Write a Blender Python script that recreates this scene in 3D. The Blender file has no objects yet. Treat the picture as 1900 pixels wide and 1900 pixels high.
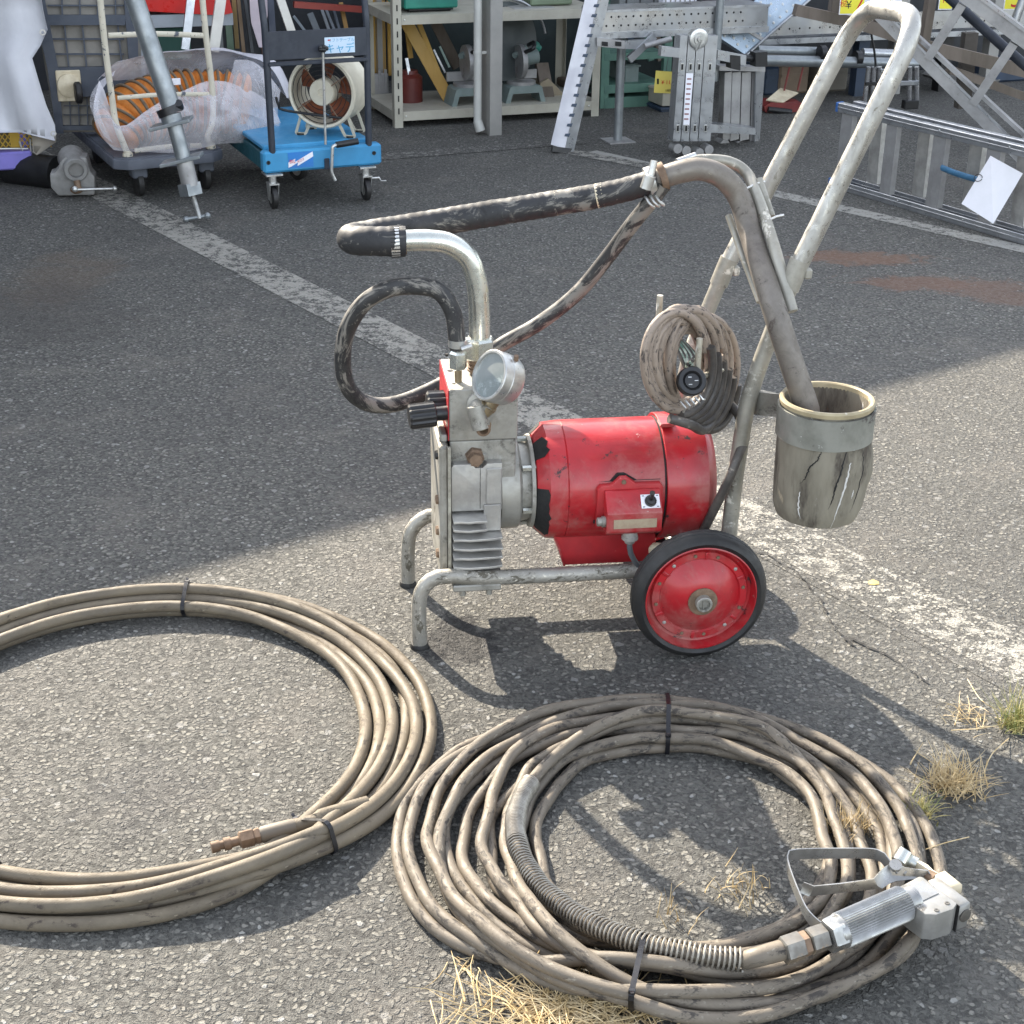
import bpy, bmesh, math, random
from mathutils import Matrix, Vector, noise
R=math.radians
# ------------------------------------------------------------------ camera, sky, sun, exposure
S=bpy.context.scene
COL=S.collection
CAM_H=1.4; FPX=2900.0; PITCH=R(25); ROLL=R(.74)
_c,_s=math.cos(PITCH),math.sin(PITCH)
FW=Vector((0,_c,-_s)); _r0=Vector((1,0,0)); _u0=Vector((0,_s,_c))
RT=_r0*math.cos(ROLL)+_u0*math.sin(ROLL); UP=_u0*math.cos(ROLL)-_r0*math.sin(ROLL)
cd=bpy.data.cameras.new('camera'); cam=bpy.data.objects.new('camera',cd); COL.objects.link(cam)
cd.sensor_width=36; cd.lens=FPX/1900*36; cd.clip_end=400; cd.clip_start=.05
mw=Matrix((RT,UP,-FW)).transposed().to_4x4(); mw.translation=Vector((0,0,CAM_H)); cam.matrix_world=mw
S.camera=cam
SUN_EL=R(32); SUN_AZ=R(32)      # azimuth: shadows fall towards the camera, swung this far to the right
sun_dir=Vector((-math.sin(SUN_AZ)*math.cos(SUN_EL), math.cos(SUN_AZ)*math.cos(SUN_EL), math.sin(SUN_EL)))  # towards the sun
w=bpy.data.worlds.new('World'); S.world=w; w.use_nodes=True
nt=w.node_tree; nt.nodes.clear()
o=nt.nodes.new('ShaderNodeOutputWorld'); b=nt.nodes.new('ShaderNodeBackground'); sk=nt.nodes.new('ShaderNodeTexSky')
sk.sky_type='NISHITA'; sk.sun_disc=False; sk.sun_elevation=SUN_EL; sk.sun_rotation=math.atan2(sun_dir.x,sun_dir.y); sk.air_density=1; sk.dust_density=1.5; sk.ozone_density=1
b.inputs['Strength'].default_value=.15
hs=nt.nodes.new('ShaderNodeHueSaturation'); hs.inputs['Saturation'].default_value=.42; nt.links.new(sk.outputs[0],hs.inputs['Color']); nt.links.new(hs.outputs[0],b.inputs[0]); nt.links.new(b.outputs[0],o.inputs[0])
sl=bpy.data.lights.new('sun','SUN'); sl.energy=3.4; sl.angle=R(.5); sl.color=(1,.89,.73)
so=bpy.data.objects.new('sun',sl); COL.objects.link(so); so.rotation_euler=sun_dir.to_track_quat('Z','Y').to_euler(); so.location=(0,0,8)
S.view_settings.view_transform='Standard'; S.view_settings.look='None'; S.view_settings.gamma=1; S.view_settings.use_curve_mapping=False
S.view_settings.exposure=2.1
random.seed(7)
# ------------------------------------------------------------------ helpers
def ray(px,py): return FW+RT*((px-950)/FPX)-UP*((py-950)/FPX)
def G(px,py,z=0.0):
    d=ray(px,py); t=(z-CAM_H)/d.z; return Vector((d.x*t,d.y*t,z))
class Frame:
    """a thing's own axes: u along, v away from the viewer, z up"""
    def __init__(s,org,deg): 
        s.o=Vector((org[0],org[1],org[2] if len(org)>2 else 0)); s.rz=R(deg)
        s.m=Matrix.Translation(s.o)@Matrix.Rotation(s.rz,4,'Z'); s.u=Vector((math.cos(s.rz),math.sin(s.rz),0)); s.v=Vector((-math.sin(s.rz),math.cos(s.rz),0))
    def p(s,px,py,v):
        d=ray(px,py); c=Vector((0,0,CAM_H)); t=(v-(c-s.o).dot(s.v))/d.dot(s.v); q=c+d*t-s.o
        return Vector((q.dot(s.u),v,q.z))
    def z(s,px,py,z):
        q=G(px,py,z+s.o.z)-s.o; return Vector((q.dot(s.u),q.dot(s.v),z))
ID=Matrix.Identity(4)
def catmull(P,step):
    P=[Vector(p) for p in P]; out=[]
    if len(P)<3:
        return P
    Q=[P[0]*2-P[1]]+P+[P[-1]*2-P[-2]]
    for i in range(1,len(Q)-2):
        a,b_,c,d=Q[i-1:i+3]; n=max(1,int((c-b_).length/step))
        for k in range(n):
            t=k/n; out.append(.5*((2*b_)+(c-a)*t+(2*a-5*b_+4*c-d)*t*t+(3*b_-a-3*c+d)*t**3))
    out.append(P[-1]); return out
def bend(P,r,n=5):
    """polyline with its corners rounded at radius-like cut r"""
    P=[Vector(p) for p in P]; out=[P[0]]
    for i in range(1,len(P)-1):
        a,b_,c=P[i-1],P[i],P[i+1]; k=min(r,(a-b_).length*.48,(c-b_).length*.48)
        s,e=b_+(a-b_).normalized()*k,b_+(c-b_).normalized()*k
        for j in range(n+1):
            t=j/n; out.append(s*(1-t)**2+b_*2*t*(1-t)+e*t*t)
    out.append(P[-1]); return out
class MB:
    def __init__(s,xf=ID): s.v=[]; s.f=[]; s.uv={}; s.xf=xf; s.rnd=s.bxy=0
    def add(s,vs,fs,uvs=None):
        n=len(s.v); s.v+=[s.xf@Vector(p) for p in vs]
        for i,f in enumerate(fs):
            if uvs: s.uv[len(s.f)]=uvs[i]
            s.f.append([n+k for k in f])
        return s
    def box(s,a,b_,r=0.0,m=None):
        s.bxy=1
        lo=[min(a[i],b_[i]) for i in range(3)]; hi=[max(a[i],b_[i]) for i in range(3)]
        r=min([r]+[(hi[i]-lo[i])*.45 for i in range(3)])
        if r<=0:
            vs=[(x,y,z) for x in (lo[0],hi[0]) for y in (lo[1],hi[1]) for z in (lo[2],hi[2])]
            fs=[(0,1,3,2),(4,6,7,5),(0,4,5,1),(2,3,7,6),(0,2,6,4),(1,5,7,3)]
        else:
            vs=[];ix={}
            for sx in (0,1):
                for sy in (0,1):
                    for sz in (0,1):
                        c=(sx,sy,sz); base=[hi[i] if c[i] else lo[i] for i in range(3)]
                        for ax in range(3):
                            q=list(base)
                            for i in range(3):
                                if i!=ax: q[i]+= -r if c[i] else r
                            ix[c,ax]=len(vs); vs.append(tuple(q))
            fs=[]
            for ax in range(3):
                o1,o2=[i for i in range(3) if i!=ax]
                for sd in (0,1):
                    f=[]
                    for a1,a2 in ((0,0),(1,0),(1,1),(0,1)):
                        c=[0,0,0]; c[ax]=sd; c[o1]=a1; c[o2]=a2; f.append(ix[tuple(c),ax])
                    flip=(sd==1)^(ax==1)
                    fs.append(f if flip else f[::-1])
            for ax in range(3):
                o1,o2=[i for i in range(3) if i!=ax]
                for a1 in (0,1):
                    for a2 in (0,1):
                        c0=[0,0,0]; c0[o1]=a1; c0[o2]=a2; c1=list(c0); c1[ax]=1; c0=tuple(c0); c1=tuple(c1)
                        f=[ix[c0,o1],ix[c1,o1],ix[c1,o2],ix[c0,o2]]
                        fs.append(f if (a1^a2)^(ax==1) else f[::-1])
            for c in [(x,y,z) for x in (0,1) for y in (0,1) for z in (0,1)]:
                f=[ix[c,0],ix[c,1],ix[c,2]]; fs.append(f if sum(c)%2 else f[::-1])
        if m is not None: vs=[m@Vector(p) for p in vs]
        return s.add(vs,fs)
    def prism(s,pts,a,b_,axis='v'):
        s.bxy=1
        n=len(pts); mk={'v':lambda p,t:(p[0],t,p[1]),'z':lambda p,t:(p[0],p[1],t),'u':lambda p,t:(t,p[0],p[1])}[axis]
        vs=[mk(p,a) for p in pts]+[mk(p,b_) for p in pts]
        fs=[tuple(range(n)),tuple(range(2*n-1,n-1,-1))]+[(i,i+n,(i+1)%n+n,(i+1)%n) for i in range(n)]
        return s.add(vs,fs)
    def tube(s,P,r,seg=10,cap=True,rr=None,closed=False,flat=None):
        """round bar through points; rr(t)->radius factor; flat=(a,b) makes an elliptic section"""
        P=[Vector(p) for p in P]; n=len(P); T=[]; s.rnd=1
        for i in range(n):
            a=P[i-1] if i else (P[-1] if closed else P[0]); c=P[i+1] if i<n-1 else (P[0] if closed else P[-1])
            T.append((c-a).normalized() if (c-a).length>1e-9 else Vector((0,0,1)))
        ref=Vector((0,0,1)) if abs(T[0].z)<.9 else Vector((1,0,0))
        N=(ref-T[0]*ref.dot(T[0])).normalized(); vs=[]; L=0; LL=[]
        for i in range(n):
            if i:
                N=(N-T[i]*N.dot(T[i])).normalized(); L+=(P[i]-P[i-1]).length
            LL.append(L); B=T[i].cross(N)
            k=r*(rr(i/(n-1)) if rr else 1)
            fa,fb=flat or (1,1)
            for j in range(seg):
                a=2*math.pi*j/seg; vs.append(P[i]+N*(k*fa*math.cos(a))+B*(k*fb*math.sin(a)))
        fs=[];uv=[]
        for i in range(n if closed else n-1):
            i2=(i+1)%n
            for j in range(seg):
                j2=(j+1)%seg; fs.append((i*seg+j,i*seg+j2,i2*seg+j2,i2*seg+j))
                l2=LL[i2] if i2 else L+.01
                uv.append(((LL[i],j/seg),(LL[i],(j+1)/seg),(l2,(j+1)/seg),(l2,j/seg)))
        if cap and not closed:
            fs.append(tuple(range(seg))[::-1]); uv.append([(0,0)]*seg)
            fs.append(tuple((n-1)*seg+j for j in range(seg))); uv.append([(L,0)]*seg)
        return s.add(vs,fs,uv)
    def cyl(s,a,b_,r,r2=None,seg=16,cap=True):
        k=1 if r2 is None else r2/r
        return s.tube([a,b_],r,seg,cap,rr=(lambda t:1+(k-1)*t))
    def lathe(s,a,ax,prof,seg=24,ang0=0.0,closed=False,caps=True):
        s.bxy=1
        a=Vector(a); ax=Vector(ax).normalized(); ref=Vector((0,0,1)) if abs(ax.z)<.9 else Vector((1,0,0))
        N=(ref-ax*ref.dot(ax)).normalized(); B=ax.cross(N); vs=[]; n=len(prof)
        for d,r in prof:
            for j in range(seg):
                t=ang0+2*math.pi*j/seg; vs.append(a+ax*d+(N*math.cos(t)+B*math.sin(t))*max(r,1e-5))
        fs=[]
        for i in range(n if closed else n-1):
            i2=(i+1)%n
            for j in range(seg):
                j2=(j+1)%seg; fs.append((i*seg+j,i*seg+j2,i2*seg+j2,i2*seg+j))
        if caps and not closed:
            if prof[0][1]>1e-4: fs.append(tuple(range(seg))[::-1])
            if prof[-1][1]>1e-4: fs.append(tuple((n-1)*seg+j for j in range(seg)))
        return s.add(vs,fs)
    def sheet(s,rows,thick=0.0,two=True):
        """grid of points, given a thickness"""
        n=len(rows); m=len(rows[0]); V=[Vector(p) for r_ in rows for p in r_]
        fs=[(i*m+j,i*m+j+1,(i+1)*m+j+1,(i+1)*m+j) for i in range(n-1) for j in range(m-1)]
        uv=[((i/(n-1),j/(m-1)),(i/(n-1),(j+1)/(m-1)),((i+1)/(n-1),(j+1)/(m-1)),((i+1)/(n-1),j/(m-1))) for i in range(n-1) for j in range(m-1)]
        if thick:
            nn=[]
            for i in range(n):
                for j in range(m):
                    a=V[min(i+1,n-1)*m+j]-V[max(i-1,0)*m+j]; c=V[i*m+min(j+1,m-1)]-V[i*m+max(j-1,0)]
                    x=a.cross(c); nn.append(x.normalized() if x.length>1e-12 else Vector((0,0,1)))
            k=n*m; V2=[V[i]+nn[i]*thick for i in range(k)]
            rim=[j for j in range(m)]+[i*m+m-1 for i in range(1,n)]+[(n-1)*m+j for j in range(m-2,-1,-1)]+[i*m for i in range(n-2,0,-1)]
            f2=[tuple(k+q for q in f[::-1]) for f in fs]+[(rim[i],rim[(i+1)%len(rim)],k+rim[(i+1)%len(rim)],k+rim[i]) for i in range(len(rim))]
            uv=uv+uv+[[(0,0)]*4]*len(rim)
            return s.add(V+V2,fs+f2,uv)
        return s.add(V,fs,uv)
    def ribbon(s,P,wd,th,up=(0,0,1)):
        """flat bar through points: width across, thickness along up"""
        P=[Vector(p) for p in P]; up=Vector(up); vs=[]; n=len(P)
        for i in range(n):
            T=(P[min(i+1,n-1)]-P[max(i-1,0)]).normalized(); W=T.cross(up); W=W.normalized() if W.length>1e-6 else Vector((1,0,0)); U=W.cross(T).normalized()
            for a,c in ((-1,-1),(1,-1),(1,1),(-1,1)): vs.append(P[i]+W*(a*wd/2)+U*(c*th/2))
        fs=[(i*4+j,i*4+(j+1)%4,i*4+4+(j+1)%4,i*4+4+j) for i in range(n-1) for j in range(4)]+[(3,2,1,0),tuple((n-1)*4+j for j in range(4))]
        return s.add(vs,fs)
    def ball(s,c,r,seg=12,sc=(1,1,1)):
        vs=[];c=Vector(c);k=seg//2
        for i in range(k+1):
            th=math.pi*i/k
            for j in range(seg):
                a=2*math.pi*j/seg; vs.append(c+Vector((r*sc[0]*math.sin(th)*math.cos(a),r*sc[1]*math.sin(th)*math.sin(a),r*sc[2]*math.cos(th))))
        return s.add(vs,[(i*seg+j,(i+1)*seg+j,(i+1)*seg+(j+1)%seg,i*seg+(j+1)%seg) for i in range(k) for j in range(seg)])
    def build(s,name,mat,parent=None,sharp=35,smooth=True,bev=0,**kw):
        V=s.v
        if s.rnd and not s.bxy: sharp=max(sharp,62)
        lo=Vector([min(p[i] for p in V) for i in range(3)]); hi=Vector([max(p[i] for p in V) for i in range(3)])
        if parent is None:
            c=Vector(((lo.x+hi.x)/2,(lo.y+hi.y)/2,lo.z)); L=[p-c for p in V]; loc=c
        else:
            rm=parent['_rm']; inv=Matrix([rm[i*4:i*4+4] for i in range(4)]).inverted()
            L=[inv@p for p in V]; lo=Vector([min(p[i] for p in L) for i in range(3)]); hi=Vector([max(p[i] for p in L) for i in range(3)])
            c=(lo+hi)/2; L=[p-c for p in L]; loc=c-Vector(parent['_off'])
        me=bpy.data.meshes.new(name); me.from_pydata(L,[],s.f)
        if s.uv:
            ul=me.uv_layers.new(name='UVMap')
            for p in me.polygons:
                u=s.uv.get(p.index)
                if u:
                    for k,li in enumerate(p.loop_indices): ul.data[li].uv=u[k]
        if bev:
            bm=bmesh.new(); bm.from_mesh(me); bmesh.ops.remove_doubles(bm,verts=bm.verts,dist=1e-6); bmesh.ops.recalc_face_normals(bm,faces=bm.faces)
            es=[e for e in bm.edges if len(e.link_faces)==2 and e.calc_face_angle(0)>.45]
            bmesh.ops.bevel(bm,geom=es,offset=bev,offset_type='OFFSET',segments=2,profile=.6,affect='EDGES',clamp_overlap=True); bm.to_mesh(me); bm.free(); smooth=True; sharp=40
        if smooth:
            me.polygons.foreach_set('use_smooth',[True]*len(me.polygons)); me.set_sharp_from_angle(angle=R(sharp))
        me.validate(); me.update()
        if mat:
            for mm in (mat if isinstance(mat,list) else [mat]): me.materials.append(mm)
        ob=bpy.data.objects.new(name,me); COL.objects.link(ob); ob.location=loc
        if parent is not None:
            ob.parent=parent; ob['_rm']=parent['_rm']; ob['_off']=list(c)
        else:
            ob['_rm']=[x for r_ in Matrix.Translation(loc) for x in r_]; ob['_off']=[0,0,0]
        for k,v_ in kw.items(): ob[{'cat':'category'}.get(k,k)]=v_
        return ob
def thing(name,label,cat,loc=(0,0,0),deg=0,group=None):
    ob=bpy.data.objects.new(name,None); COL.objects.link(ob); ob.empty_display_size=.05
    ob.location=loc; ob.rotation_euler=(0,0,R(deg)); ob['label']=label; ob['category']=cat
    if group: ob['group']=group
    m=Matrix.Translation(Vector(loc))@Matrix.Rotation(R(deg),4,'Z')
    ob['_rm']=[x for r_ in m for x in r_]; ob['_off']=[0,0,0]
    return ob
def copy_tree(o_,parent=None,**kw):
    c=o_.copy(); COL.objects.link(c)
    if parent: c.parent=parent
    for ch in list(o_.children): copy_tree(ch,c)
    for k,v_ in kw.items(): c[k]=v_
    return c
def text_mb(txt,size,xf,depth=.0006,align='CENTER',sx=1.0):
    cu=bpy.data.curves.new('lettering','FONT'); cu.body=txt; cu.size=size; cu.align_x=align; cu.align_y='CENTER'; cu.extrude=depth; cu.resolution_u=3
    ob=bpy.data.objects.new('lettering',cu); COL.objects.link(ob); bpy.context.view_layer.update()
    me=bpy.data.meshes.new_from_object(ob.evaluated_get(bpy.context.evaluated_depsgraph_get()))
    mb=MB(xf); mb.add([Vector((v_.co.x*sx,v_.co.y,v_.co.z)) for v_ in me.vertices],[tuple(p.vertices) for p in me.polygons])
    bpy.data.objects.remove(ob); bpy.data.meshes.remove(me); return mb
def plane_xf(o_,x,y):
    """matrix whose X and Y run along x and y at o_"""
    x=Vector(x).normalized(); y=Vector(y); y=(y-x*y.dot(x)).normalized(); z=x.cross(y)
    m=Matrix((x,y,z)).transposed().to_4x4(); m.translation=Vector(o_); return m
# ------------------------------------------------------------------ materials
class NT:
    def __init__(s,name):
        s.m=bpy.data.materials.new(name); s.m.use_nodes=True; s.t=s.m.node_tree; s.t.nodes.clear()
        s.out=s.n('ShaderNodeOutputMaterial'); s.b=s.n('ShaderNodeBsdfPrincipled'); s.l(s.b.outputs[0],s.out.inputs[0])
    def n(s,k,**kw):
        x=s.t.nodes.new(k)
        for a,b_ in kw.items(): setattr(x,a,b_)
        return x
    def l(s,a,b_): s.t.links.new(a,b_)
    def co(s,kind='Object',scale=(1,1,1)):
        if kind=='World': g=s.n('ShaderNodeNewGeometry').outputs['Position']
        else: g=s.n('ShaderNodeTexCoord').outputs[kind]
        mp=s.n('ShaderNodeMapping'); mp.inputs['Scale'].default_value=scale; s.l(g,mp.inputs[0]); return mp.outputs[0]
    def noise(s,co,scale,detail=4,rough=.6,dist=0):
        x=s.n('ShaderNodeTexNoise'); x.inputs['Scale'].default_value=scale; x.inputs['Detail'].default_value=detail; x.inputs['Roughness'].default_value=rough; x.inputs['Distortion'].default_value=dist
        s.l(co,x.inputs['Vector']); return x.outputs['Fac']
    def vor(s,co,scale,feature='F1',rnd=1):
        x=s.n('ShaderNodeTexVoronoi'); x.feature=feature; x.inputs['Scale'].default_value=scale; x.inputs['Randomness'].default_value=rnd; s.l(co,x.inputs['Vector']); return x
    def ramp(s,f,a,b_,lo=0,hi=1):
        x=s.n('ShaderNodeMapRange'); x.interpolation_type='SMOOTHSTEP'
        for i,v_ in enumerate((a,b_,lo,hi)): x.inputs[i+1].default_value=v_
        s.l(f,x.inputs[0]); return x.outputs[0]
    def mix(s,f,a,b_):
        x=s.n('ShaderNodeMix'); x.data_type='RGBA'
        if hasattr(f,'links'): s.l(f,x.inputs[0])
        else: x.inputs[0].default_value=f
        for k,c in ((6,a),(7,b_)):
            if hasattr(c,'links'): s.l(c,x.inputs[k])
            else: x.inputs[k].default_value=(*c,1)
        return x.outputs[2]
    def math(s,op,a,b_=0.0,c=None):
        x=s.n('ShaderNodeMath'); x.operation=op
        for i,q in enumerate((a,b_) if c is None else (a,b_,c)):
            if hasattr(q,'links'): s.l(q,x.inputs[i])
            else: x.inputs[i].default_value=q
        return x.outputs[0]
    def bump(s,h,strength=.3,dist=.001,prev=None):
        x=s.n('ShaderNodeBump'); x.inputs['Strength'].default_value=strength; x.inputs['Distance'].default_value=dist
        s.l(h,x.inputs['Height'])
        if prev is not None: s.l(prev,x.inputs['Normal'])
        return x.outputs[0]
    def fin(s,col=None,rough=None,metal=None,nrm=None,**kw):
        for k,v_ in (('Base Color',col),('Roughness',rough),('Metallic',metal),('Normal',nrm)):
            if v_ is None: continue
            if hasattr(v_,'links'): s.l(v_,s.b.inputs[k])
            else: s.b.inputs[k].default_value=(*v_,1) if isinstance(v_,tuple) else v_
        for k,v_ in kw.items(): s.b.inputs[k.replace('_',' ')].default_value=v_
        return s.m
MATS={}
def mat(name,c1,c2=None,sc=12,rough=.5,metal=0.0,bump=.15,bsc=60,spots=(),lo=.35,hi=.65,stretch=(1,1,1),coord='Object',rvar=.12,dist=.001,**kw):
    """painted / metal / plastic surface: two-tone noise, worn spots, fine bump and uneven gloss"""
    if name in MATS: return MATS[name]
    t=NT(name); co=t.co(coord,stretch); col=t.mix(t.ramp(t.noise(co,sc,5,.65),lo,hi),c1,c2 or tuple(x*.8 for x in c1))
    ro=rough; mt=metal; f=t.noise(co,sc*2.3,5,.7); ro=t.ramp(f,.3,.7,max(.04,rough-rvar),min(1,rough+rvar))
    for c,s_,th,wd,r_,m_ in spots:
        k=t.ramp(t.noise(co,s_,6,.72,.3),th,th+wd); col=t.mix(k,col,c)
        x=t.n('ShaderNodeMix'); t.l(k,x.inputs[0]); t.l(ro,x.inputs[2]) ; x.inputs[3].default_value=r_; ro=x.outputs[0]
        y=t.n('ShaderNodeMix'); t.l(k,y.inputs[0]); y.inputs[3].default_value=m_
        if hasattr(mt,'links'): t.l(mt,y.inputs[2])
        else: y.inputs[2].default_value=mt
        mt=y.outputs[0]
    nrm=t.bump(t.noise(co,bsc,4,.6),bump,dist) if bump else None
    MATS[name]=t.fin(col,ro,mt,nrm,**kw); return MATS[name]
dust=(.36,.33,.28)
RED=mat('red_paint',(.42,.013,.020),(.28,.009,.014),7,.40,0,.10,70,[((.33,.09,.08),7,.46,.22,.6,0),((.035,.02,.02),20,.62,.05,.6,.1),((.03,.02,.02),46,.66,.03,.6,.2),((.45,.36,.33),58,.68,.03,.6,0)],Coat_Weight=.2)
REDD=mat('red_paint_worn',(.42,.02,.025),(.30,.015,.02),10,.5,0,.1,90,[((.05,.04,.04),16,.6,.1,.7,.1),((.45,.4,.36),50,.7,.04,.6,0)])
TUBE=mat('worn_galvanised_tube',(.60,.57,.49),(.44,.42,.35),16,.36,.65,.12,80,[((.17,.15,.11),22,.55,.14,.7,.15),((.72,.70,.64),36,.62,.05,.5,.2),((.10,.08,.05),60,.68,.05,.8,.1)])
TUBED=mat('grimy_tube',(.36,.345,.30),(.24,.23,.195),14,.5,.4,.15,80,[((.60,.57,.50),26,.57,.1,.6,.1),((.10,.08,.06),30,.62,.07,.8,.1)])
ZINC=mat('bright_zinc',(.66,.66,.60),(.52,.54,.50),18,.26,.85,.05,80,[((.48,.43,.28),20,.6,.12,.45,.6)])
STEEL=mat('pale_steel',(.62,.62,.60),(.45,.45,.43),22,.38,.8,.08,90,[((.2,.17,.12),30,.63,.1,.7,.3)])
CAST=mat('cast_aluminium',(.38,.37,.335),(.26,.25,.22),14,.52,.55,.25,110,[((.40,.385,.35),9,.55,.16,.7,.1),((.06,.052,.04),14,.545,.14,.8,.2),((.50,.48,.42),55,.68,.04,.8,0)])
CASTL=mat('cast_aluminium_light',(.46,.45,.42),(.32,.31,.29),16,.48,.5,.2,110,[((.13,.12,.1),22,.62,.08,.8,.2)])
RUST=mat('rusty_steel',(.13,.085,.055),(.22,.15,.10),40,.7,.3,.3,120)
BRASS=mat('dull_brass',(.33,.27,.17),(.24,.19,.12),40,.5,.6,.15,120)
RUB=mat('tyre_rubber',(.009,.009,.0095),(.020,.019,.018),14,.58,0,.2,90,[((.12,.11,.095),18,.66,.1,.8,0)])
BLK=mat('black_plastic',(.009,.009,.010),(.015,.015,.016),20,.42,0,.08,90,[((.16,.15,.14),40,.7,.06,.7,0)])
TIE=mat('zip_tie_plastic',(.004,.004,.006),(.006,.006,.008),20,.35,0,.03)
DARK=mat('dark_recess',(.012,.012,.012),None,20,.8)
WHITEP=mat('white_paper',(.78,.77,.82),(.72,.72,.76),6,.6,0,.08,8,dist=.004)
CREAM=mat('cream_plastic',(.66,.58,.42),(.52,.44,.30),20,.5,0,.1,90,[((.3,.24,.16),20,.6,.1,.7,0)])
def hose_mat(name,c1,c2,dirt,pale,dth=.54,pth=.58,weave=True,rough=.68,metal=0,sc=1.0,smear=0):
    t=NT(name); co=t.co('UV',(1,.12,1)); c3=t.co('UV',(1,1,1))
    n1=t.noise(co,7*sc,6,.7,.4); n2=t.noise(co,23*sc,6,.75,.5); n3=t.noise(co,60*sc,4,.7)
    col=t.mix(t.ramp(n1,.35,.65),c1,c2); col=t.mix(t.ramp(n2,dth,dth+.1),col,dirt); col=t.mix(t.ramp(n3,pth,pth+.08),col,pale)
    if smear: col=t.mix(t.ramp(t.noise(t.co('UV',(1,.25,1)),11,7,.72,1.0),smear,smear+.09),col,pale)
    h=n2
    if weave:
        wv=t.n('ShaderNodeTexWave'); wv.wave_type='BANDS'; wv.bands_direction='DIAGONAL'; wv.inputs['Scale'].default_value=120; wv.inputs['Distortion'].default_value=1
        t.l(t.co('UV',(1,.07,1)),wv.inputs['Vector']); h=t.math('ADD',t.math('MULTIPLY',wv.outputs['Fac'],.10),n2)
    return t.fin(col,t.ramp(n2,.3,.7,rough-.12,rough+.15),metal,t.bump(h,.5,.0012))
HOSE=hose_mat('tan_hose_cover',(.150,.121,.082),(.098,.079,.055),(.045,.034,.026),(.24,.205,.15),.56,.62)
HOSE2=hose_mat('grey_brown_hose_cover',(.158,.132,.100),(.102,.085,.064),(.038,.032,.027),(.22,.195,.155),.51,.585,weave=False,rough=.66)
BHOSE=hose_mat('black_hose_smeared_with_paint',(.018,.018,.019),(.032,.032,.032),(.012,.012,.013),(.185,.172,.15),.52,.60,False,.62,smear=.50)
SHOSE=hose_mat('ribbed_suction_hose',(.012,.013,.015),(.024,.024,.026),(.010,.010,.011),(.17,.16,.14),.55,.62,False,.62,smear=.53)
CORD=hose_mat('power_cord_sheath',(.30,.24,.19),(.22,.175,.14),(.05,.04,.036),(.42,.37,.31),.52,.66,False,.6,sc=1.5)
def tube_mat(name,c1,c2,dirt,pale,metal=.55,dth=.55,pth=.6,rough=.42):
    """worn plated tube with runs of dirt along its length"""
    t=NT(name); co=t.co('UV',(1,.14,1)); a=t.noise(co,6,6,.7,.3); b_=t.noise(co,30,7,.78,.8); c=t.noise(co,90,4,.7)
    col=t.mix(t.ramp(a,.35,.65),c1,c2); k=t.ramp(b_,dth,dth+.07); col=t.mix(k,col,dirt); k2=t.ramp(c,pth,pth+.05); col=t.mix(k2,col,pale)
    mt=t.math('MULTIPLY',t.ramp(b_,dth,dth+.07,metal,.1),1.0)
    return t.fin(col,t.ramp(b_,.35,.6,rough-.1,rough+.25),mt,t.bump(b_,.25,.0012))
HTUBE=tube_mat('plated_handle_tube',(.44,.43,.40),(.30,.29,.26),(.15,.135,.10),(.54,.52,.47),.7,.60,.62,.32)
STUBE=tube_mat('suction_tube_metal',(.20,.18,.155),(.13,.115,.10),(.075,.06,.05),(.30,.27,.22),.45,.58,.66,.45)
LTUBE=tube_mat('frame_tube_metal',(.36,.345,.31),(.25,.235,.20),(.09,.08,.06),(.50,.47,.40),.5,.53,.58,.48)
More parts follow.
